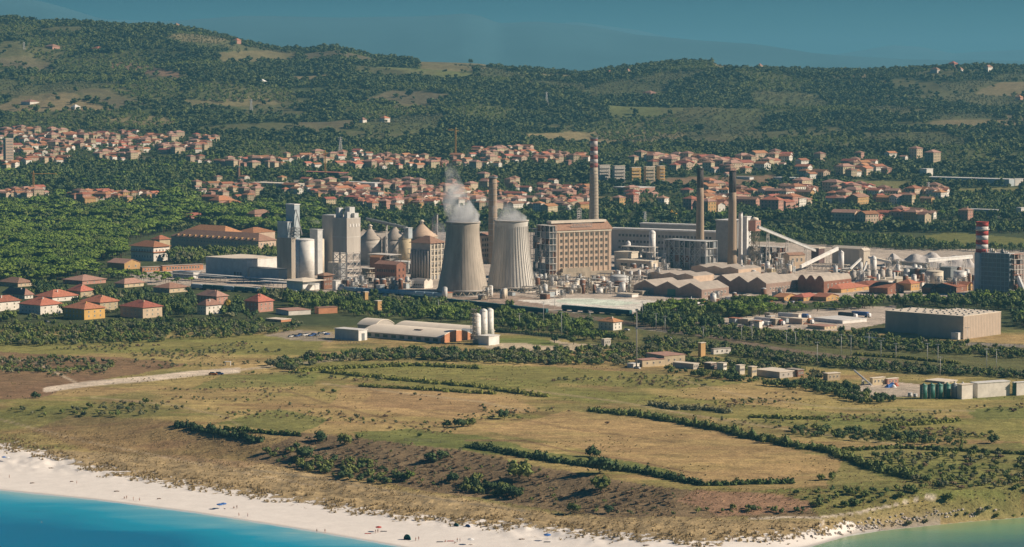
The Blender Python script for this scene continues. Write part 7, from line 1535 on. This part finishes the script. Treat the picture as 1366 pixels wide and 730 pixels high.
# ------------------------------------------------------------------ people on the beach
def body_mesh(pose):
    J = {'pelvis': (0,0,.92), 'chest': (0,0,1.30), 'neck': (0,0,1.48), 'head': (0,.02,1.62), 'crown': (0,.01,1.72)}
    if pose == 'stand':
        P = {'hl': (-.1,0,.88), 'kl': (-.12,.02,.48), 'al': (-.13,-.02,.08), 'tl': (-.14,.12,.03), 'hr': (.1,0,.88), 'kr': (.12,.03,.48), 'ar': (.14,0,.08), 'tr': (.15,.14,.03),
             'sl': (-.19,0,1.40), 'el': (-.26,-.02,1.13), 'wl': (-.27,.06,.88), 'sr': (.19,0,1.40), 'er': (.26,-.02,1.13), 'wr': (.28,.07,.88)}
    elif pose == 'walk':
        P = {'hl': (-.1,0,.88), 'kl': (-.11,.20,.50), 'al': (-.11,.26,.08), 'tl': (-.11,.40,.04), 'hr': (.1,0,.88), 'kr': (.11,-.06,.46), 'ar': (.11,-.32,.14), 'tr': (.11,-.22,.03),
             'sl': (-.19,0,1.40), 'el': (-.24,-.14,1.15), 'wl': (-.24,-.12,.90), 'sr': (.19,0,1.40), 'er': (.24,.12,1.15), 'wr': (.23,.28,.96)}
    elif pose == 'sit':
        dz = -.80; J = {k: (x, y, z+dz) for k, (x, y, z) in J.items()}; J['chest'] = (0,-.10,.50); J['neck'] = (0,-.10,.68); J['head'] = (0,-.07,.82); J['crown'] = (0,-.07,.92)
        P = {'hl': (-.1,0,.10), 'kl': (-.13,.38,.36), 'al': (-.13,.62,.06), 'tl': (-.13,.76,.04), 'hr': (.1,0,.10), 'kr': (.13,.38,.36), 'ar': (.13,.62,.06), 'tr': (.13,.76,.04),
             'sl': (-.19,-.10,.60), 'el': (-.25,-.22,.33), 'wl': (-.25,-.36,.06), 'sr': (.19,-.10,.60), 'er': (.25,-.22,.33), 'wr': (.25,-.36,.06)}
    else:
        J = {'pelvis': (0,0,.13), 'chest': (0,-.38,.15), 'neck': (0,-.56,.15), 'head': (0,-.70,.16), 'crown': (0,-.80,.16)}
        P = {'hl': (-.1,.04,.12), 'kl': (-.12,.46,.14), 'al': (-.13,.86,.07), 'tl': (-.14,.92,.16), 'hr': (.1,.04,.12), 'kr': (.12,.46,.12), 'ar': (.13,.86,.07), 'tr': (.15,.92,.16),
             'sl': (-.19,-.48,.14), 'el': (-.32,-.26,.08), 'wl': (-.30,-.02,.07), 'sr': (.19,-.48,.14), 'er': (.32,-.26,.08), 'wr': (.30,-.02,.07)}
    J.update(P); W_ = {'pelvis': .13, 'chest': .14, 'neck': .055, 'head': .095, 'crown': .07}
    for k in P: W_[k] = {'h': .085, 'k': .06, 'a': .04, 't': .032, 's': .055, 'e': .04, 'w': .03}[k[0]]
    E = [('pelvis','chest'),('chest','neck'),('neck','head'),('head','crown')]
    for sd_ in 'lr': E += [('pelvis','h'+sd_),('h'+sd_,'k'+sd_),('k'+sd_,'a'+sd_),('a'+sd_,'t'+sd_),('chest','s'+sd_),('s'+sd_,'e'+sd_),('e'+sd_,'w'+sd_)]
    rad = []
    pts = list(J); vs = [J[k] for k in pts]; ed = [(pts.index(a), pts.index(b)) for a, b in E]; rad = [W_[k] for k in pts]
    for sd_ in 'lr':           # palm, four fingers and thumb
        w0 = np.array(J['w'+sd_]); e0 = np.array(J['e'+sd_]); d = (w0-e0)/np.linalg.norm(w0-e0); side = np.cross(d, (1 if sd_ == 'r' else -1, 0, 0)); side = side/np.linalg.norm(side)
        pm_ = len(vs); vs.append(tuple(w0+d*.07)); rad.append(.028); ed.append((pts.index('w'+sd_), pm_))
        for q, ln in zip((-.03, -.01, .01, .03), (.065, .08, .085, .07)):
            i0 = len(vs); vs.append(tuple(w0+d*(.08+ln)+side*q*1.3)); rad.append(.008); ed.append((pm_, i0))
        i0 = len(vs); vs.append(tuple(w0+d*.06+side*.065)); rad.append(.010); ed.append((pts.index('w'+sd_), i0))
    me = bpy.data.meshes.new('body'); me.from_pydata([tuple(v) for v in vs], ed, []); ob = bpy.data.objects.new('tmp_body', me); COL.objects.link(ob)
    md = ob.modifiers.new('skin', 'SKIN'); sv = me.skin_vertices[0].data
    for i, r_ in enumerate(rad): sv[i].radius = (r_, r_*.8 if pts[i:i+1] and pts[i] in ('chest','pelvis') else r_)
    sv[0].use_root = True; ms = ob.modifiers.new('sub', 'SUBSURF'); ms.levels = 1; ms.render_levels = 1
    dg = bpy.context.evaluated_depsgraph_get(); out = bpy.data.meshes.new_from_object(ob.evaluated_get(dg)); out.name = 'body'; bpy.data.objects.remove(ob)
    out.materials.clear(); out.materials.append(K('skin')); out.polygons.foreach_set('use_smooth', [True]*len(out.polygons)); return out, J
BODY = {p: body_mesh(p) for p in ('stand', 'walk', 'sit', 'lie')}
def person(u, v, pose, suit, label, rz=0, z=None):
    x, y, zz = H1(u, v); zz = zz if z is None else z
    t = thing('person', label, 'person', (x, y, zz), rz); me, J = BODY[pose]; inst('body', me, t)
    q = M(); p = Vector(J['pelvis']); c = Vector(J['chest']); n = 10; ax = (c-p).normalized(); q.bar(tuple(p-ax*.12), tuple(p+ax*.08), .185, n=10); q.build('swimsuit', K(suit), t)
    h = Vector(J['head']); cr = Vector(J['crown']); q = M(); q.lathe([(.02, -.02), (.10, .02), (.105, .07), (.07, .13), (.01, .15)], 10); o = q.build('hair', K('wood'), t, loc=tuple(h)); 
    if pose == 'lie': o.rotation_euler.x = R(90)
PEOPLE = [(422.7,711,'walk','cloth_dark','person in dark trunks walking at the waterline left of the red towel'),(433.5,711,'walk','cloth_red','person in red trunks following the first walker at the waterline'),(501,712,'stand','cloth_white','person in white standing by the red towel'),(504,711,'stand','cloth_dark','person in dark clothes beside the one in white'),
 (554.6,722,'stand','cloth_dark','person standing just right of the teal beach tent'),(558.5,721,'stand','cloth_red','second person right of the teal beach tent'),(594,723,'sit','cloth_red','person sitting on the sand left of the standing pair'),(607,725,'sit','cloth_white','person crouching low in front of the standing pair'),(610,723,'stand','cloth_dark','left one of the standing pair near the white parasol'),(613.6,723,'stand','cloth_blue','right one of the standing pair near the white parasol'),
 (977,722,'stand','cloth_dark','lone person on the sand spit by the river mouth'),(12.5,638,'stand','cloth_dark','lone person near the left edge of the beach'),(102.4,646,'stand','cloth_red','person standing alone left of the beach middle'),(166,665,'sit','cloth_dark','person sitting in the dark group near the water'),(169,666,'stand','cloth_dark','person standing at the dark group near the water'),(178,668,'stand','cloth_white','person in white by the water, third from the dark group'),(186,669,'walk','cloth_red','person walking by the water right of the one in white'),
 (312,678,'sit','cloth_dark','person sitting right of the blue parasols'),(316,679,'stand','cloth_dark','person standing right of the blue parasols'),(330.5,690,'stand','cloth_blue','person at the water below the blue parasols'),(318.6,689,'walk','cloth_red','person walking below the blue parasols'),(628,727,'lie','cloth_white','person lying beside the white parasol'),(300,679,'lie','cloth_blue','person lying under the blue parasols')]
for i, (u, v, po, su, lab) in enumerate(PEOPLE): person(u, v, po, su, lab, rt.uniform(-1.5, 1.5))
(x, y, z) = (*unp(55.5, 697, 0), 0); t = thing('person', 'swimmer far out in the turquoise water', 'person', (x, y, -1.25)); inst('body', BODY['stand'][0], t)
def parasol(u, v, col, label, sc=1):
    (x, y, z), s = at(u, v); t = thing('parasol', label, 'parasol', (x, y, z-.1), rt.random()); q = M(); q.bar((0, 0, 0), (.05, 0, 2.1), .03, n=6); q.build('pole', K('white_metal'), t); q = M(); n = 8
    vs = [(0, 0, 2.25)]+[(1.2*math.cos(k*math.pi/4), 1.2*math.sin(k*math.pi/4), 1.8) for k in range(n)]+[(0, 0, 2.18)]+[(1.18*math.cos(k*math.pi/4), 1.18*math.sin(k*math.pi/4), 1.74) for k in range(n)]
    q.add(vs, [(0, 1+k, 1+(k+1) % n) for k in range(n)]+[(9, 10+(k+1) % n, 10+k) for k in range(n)]+[(1+k, 10+k, 10+(k+1) % n, 1+(k+1) % n) for k in range(n)]); o = q.build('canopy', K(col), t); o.rotation_euler.x = .15; t.scale = (sc, sc, sc)
for u, v, c, lab, sc in [(293,679,'cloth_blue','blue parasol, left one of the pair on the left beach',1.2),(298,678,'cloth_blue','blue parasol, right one of the pair on the left beach',1.2),(5,614,'cloth_blue','blue parasol at the left edge of the beach',1),(10,615,'cloth_white','white parasol at the left edge of the beach',1),(730,721,'cloth_blue','blue parasol alone on the right part of the beach',1.3),(628,726,'cloth_white','white parasol right of the standing pair',1.2),(505,709,'cloth_red','reddish parasol behind the red towel',1.1)]: parasol(u, v, c, lab, sc)
def beach_tent(u, v, w_, h_, col, label):
    (x, y, z), s = at(u, v); t = thing('beach_tent', label, 'tent', (x, y, z-.05), -.6); q = M(); n = 10; vs = []
    for j in range(5):
        e = j/4*math.pi/2
        for k in range(n+1): a = math.pi*k/n; vs.append((w_/2*math.cos(a)*math.cos(e*.98)+.001*k, w_*.4*math.sin(e), max(0, h_*math.sin(a)*math.cos(e))))
    q.add(vs, [(j*(n+1)+k, j*(n+1)+k+1, (j+1)*(n+1)+k+1, (j+1)*(n+1)+k) for j in range(4) for k in range(n)]); q.build('shell', K(col), t)
    q = M(); q.box(-w_*.45, w_*.45, -w_*.25, w_*.3, .02, .07); q.build('ground_sheet', K('cloth_dark'), t)
beach_tent(543, 720, 3.6, 2.3, 'cloth_green', 'teal beach tent near the water, largest on the beach'); beach_tent(608.5, 702, 2.4, 1.4, 'cloth_green', 'small green beach tent below the dune grass'); beach_tent(623.7, 703, 2.6, 1.2, 'cloth_blue', 'small blue beach tent right of the green one')
for u, v, c, lab in [(491,712,'cloth_red','red towel spread on the sand left of the standing people'),(587,723,'cloth_dark','dark towel left of the sitting person'),(601,722,'cloth_red','small reddish towel behind the sitting person'),(512,709,'cloth_dark','dark towel right of the reddish parasol'),(730,723,'cloth_dark','dark towel at the foot of the lone blue parasol')]:
    x, y, z = H1(u, v); t = M(); t.box(-1.3, 1.3, -.7, .7, 0, .08); o = t.build('towel', K(c)); o.location = (x, y, z+.03); tag(o, lab, 'towel')
for i, (u, v, L_) in enumerate([(68,625,2.4),(43,645,2),(155.6,656,2.4),(212,666,1.8),(696,720,2.4),(862,728,2.6),(949,729,2),(95.6,643,1.5)]):
    x, y, z = H1(u, v); q = M(); q.bar((-L_/2, 0, .2), (0, .1, .25), .2, n=7); q.bar((0, .1, .25), (L_/2, .3, .18), .16, n=7); q.bar((0, .1, .25), (.4, -.5, .6), .07, n=5); o = q.build('driftwood', K('wood')); o.location = (x, y, z)
    tag(o, ['dark driftwood log high on the left beach','driftwood log near the left water edge','driftwood log left of the dark group','small driftwood piece right of the dark group','driftwood log below the dune tufts at right centre','long driftwood log near the bottom edge','driftwood piece by the sand spit','tiny driftwood piece beside the lone person'][i], 'driftwood')
# rocks along the river mouth
rk = []
for k in range(4):
    r = np.random.default_rng(k); bm = bmesh.new(); bmesh.ops.create_icosphere(bm, subdivisions=1, radius=1)
    for v_ in bm.verts: v_.co = Vector(v_.co)*float(r.uniform(.7, 1.15)); v_.co.z *= .7
    me = bpy.data.meshes.new('boulder'); bm.to_mesh(me); bm.free(); me.materials.append(K('rock')); rk.append(me)
line = [(1010,722),(1050,719),(1090,714),(1120,711),(1150,702),(1170,697),(1210,692),(1260,684),(1320,680)]
for k in range(230):
    f = rt.random()**.8*(len(line)-1.01); i = int(f); a, b_ = line[i], line[i+1]; u = a[0]+(b_[0]-a[0])*(f-i)+rt.gauss(0, 5); v = a[1]+(b_[1]-a[1])*(f-i)+rt.gauss(0, 2.6)*(1 if f < 6 else .5); x, y, z = H1(u, v)
    if z < -.3: continue
    sz = rt.uniform(.25, .95); o = inst('boulder', rk[k % 4], None, (x, y, z+.1*sz), rt.random()*6, (sz, sz*rt.uniform(.7, 1.2), sz)); lb = '%s pale boulder %s' % ('large' if sz > .8 else 'medium-sized' if sz > .5 else 'small', ['where the beach ends left of the river','on the stony shore at the river mouth','at the middle of the stony river shore','on the right part of the stony river shore','below the green river-edge shrubs'][min(4, int(f/1.7))]); tag(o, lb, 'boulder', lb+'s')

# ------------------------------------------------------------------ steam
def steam(name, label, base, pts, dens, seed):
    """pts: (x, y, z, r) rings from the mouth upwards, relative to base"""
    q = M(); n = 20; vs = []
    for x, y, z, r in pts:
        for k in range(n):
            a = 2*math.pi*k/n; w_ = 1+.16*math.sin(3*a+z*.2+seed)+.1*math.sin(5*a-z*.3); vs.append((x+r*w_*math.cos(a), y+r*w_*math.sin(a), z))
    fs = [(j*n+k, j*n+(k+1) % n, (j+1)*n+(k+1) % n, (j+1)*n+k) for j in range(len(pts)-1) for k in range(n)]+[tuple(reversed(range(n))), tuple(range((len(pts)-1)*n, len(pts)*n))]
    q.add(vs, fs, sm=True); m = bpy.data.materials.new(name+'_vapour'); m.use_nodes = True; nn = m.node_tree; nn.nodes.clear(); L = nn.links; N = nn.nodes.new
    o_ = N('ShaderNodeOutputMaterial'); v_ = N('ShaderNodeVolumePrincipled'); v_.inputs['Color'].default_value = (.93, .94, .95, 1); tc = N('ShaderNodeTexCoord'); nz = N('ShaderNodeTexNoise'); nz.inputs['Scale'].default_value = .075; nz.inputs['Detail'].default_value = 4; nz.inputs['Roughness'].default_value = .6
    L.new(tc.outputs['Object'], nz.inputs['Vector']); mr = N('ShaderNodeMapRange'); L.new(nz.outputs[0], mr.inputs[0]); mr.inputs[1].default_value = .40; mr.inputs[2].default_value = .66; mr.inputs[3].default_value = 0; mr.inputs[4].default_value = dens
    sx = N('ShaderNodeSeparateXYZ'); L.new(tc.outputs['Object'], sx.inputs[0]); m2 = N('ShaderNodeMapRange'); L.new(sx.outputs['Z'], m2.inputs[0]); m2.inputs[1].default_value = pts[0][2]; m2.inputs[2].default_value = pts[-1][2]; m2.inputs[3].default_value = 1; m2.inputs[4].default_value = 0
    mu = N('ShaderNodeMath'); mu.operation = 'MULTIPLY'; L.new(mr.outputs[0], mu.inputs[0]); L.new(m2.outputs[0], mu.inputs[1]); L.new(mu.outputs[0], v_.inputs['Density']); L.new(v_.outputs[0], o_.inputs['Volume'])
    o = q.build(name, m); o.location = base; tag(o, label, 'steam', kind='stuff'); return o
ax, ay, az = A_t.location; s_ = .59
steam('steam', 'white steam rising from the smooth cooling tower', (ax, ay, az+A_z-2), [(0,0,0,A_r*.93),(-1,0,8,A_r*.95),(-4,0,18,A_r*.85),(-7,0,30,A_r*.6),(-9,0,42,A_r*.4),(-12,0,52,A_r*.1)], .30, 1)
bx_, by_, bz_ = B_t.location
steam('steam', 'faint steam wisp at the mouth of the ribbed cooling tower', (bx_, by_, bz_+B_z-2), [(0,0,0,B_r*.93),(-1,0,5,B_r*.95),(-5,0,12,B_r*.7),(-8,0,20,B_r*.2)], .16, 2)
x, y, z = H1(588, 352); steam('steam', 'small pale steam cloud left of the smooth cooling tower', (x, y, z+22), [(0,0,0,4),(-1,0,6,6),(-2,0,14,6),(-4,0,22,3.5),(-6,0,28,.6)], .28, 3)
x, y, z = H1(424, 330); steam('steam', 'low wisp of steam drifting behind the hoist towers', (x, y, z+24), [(0,0,0,3),(-4,0,3,6),(-9,0,6,5),(-14,0,9,1)], .08, 4)
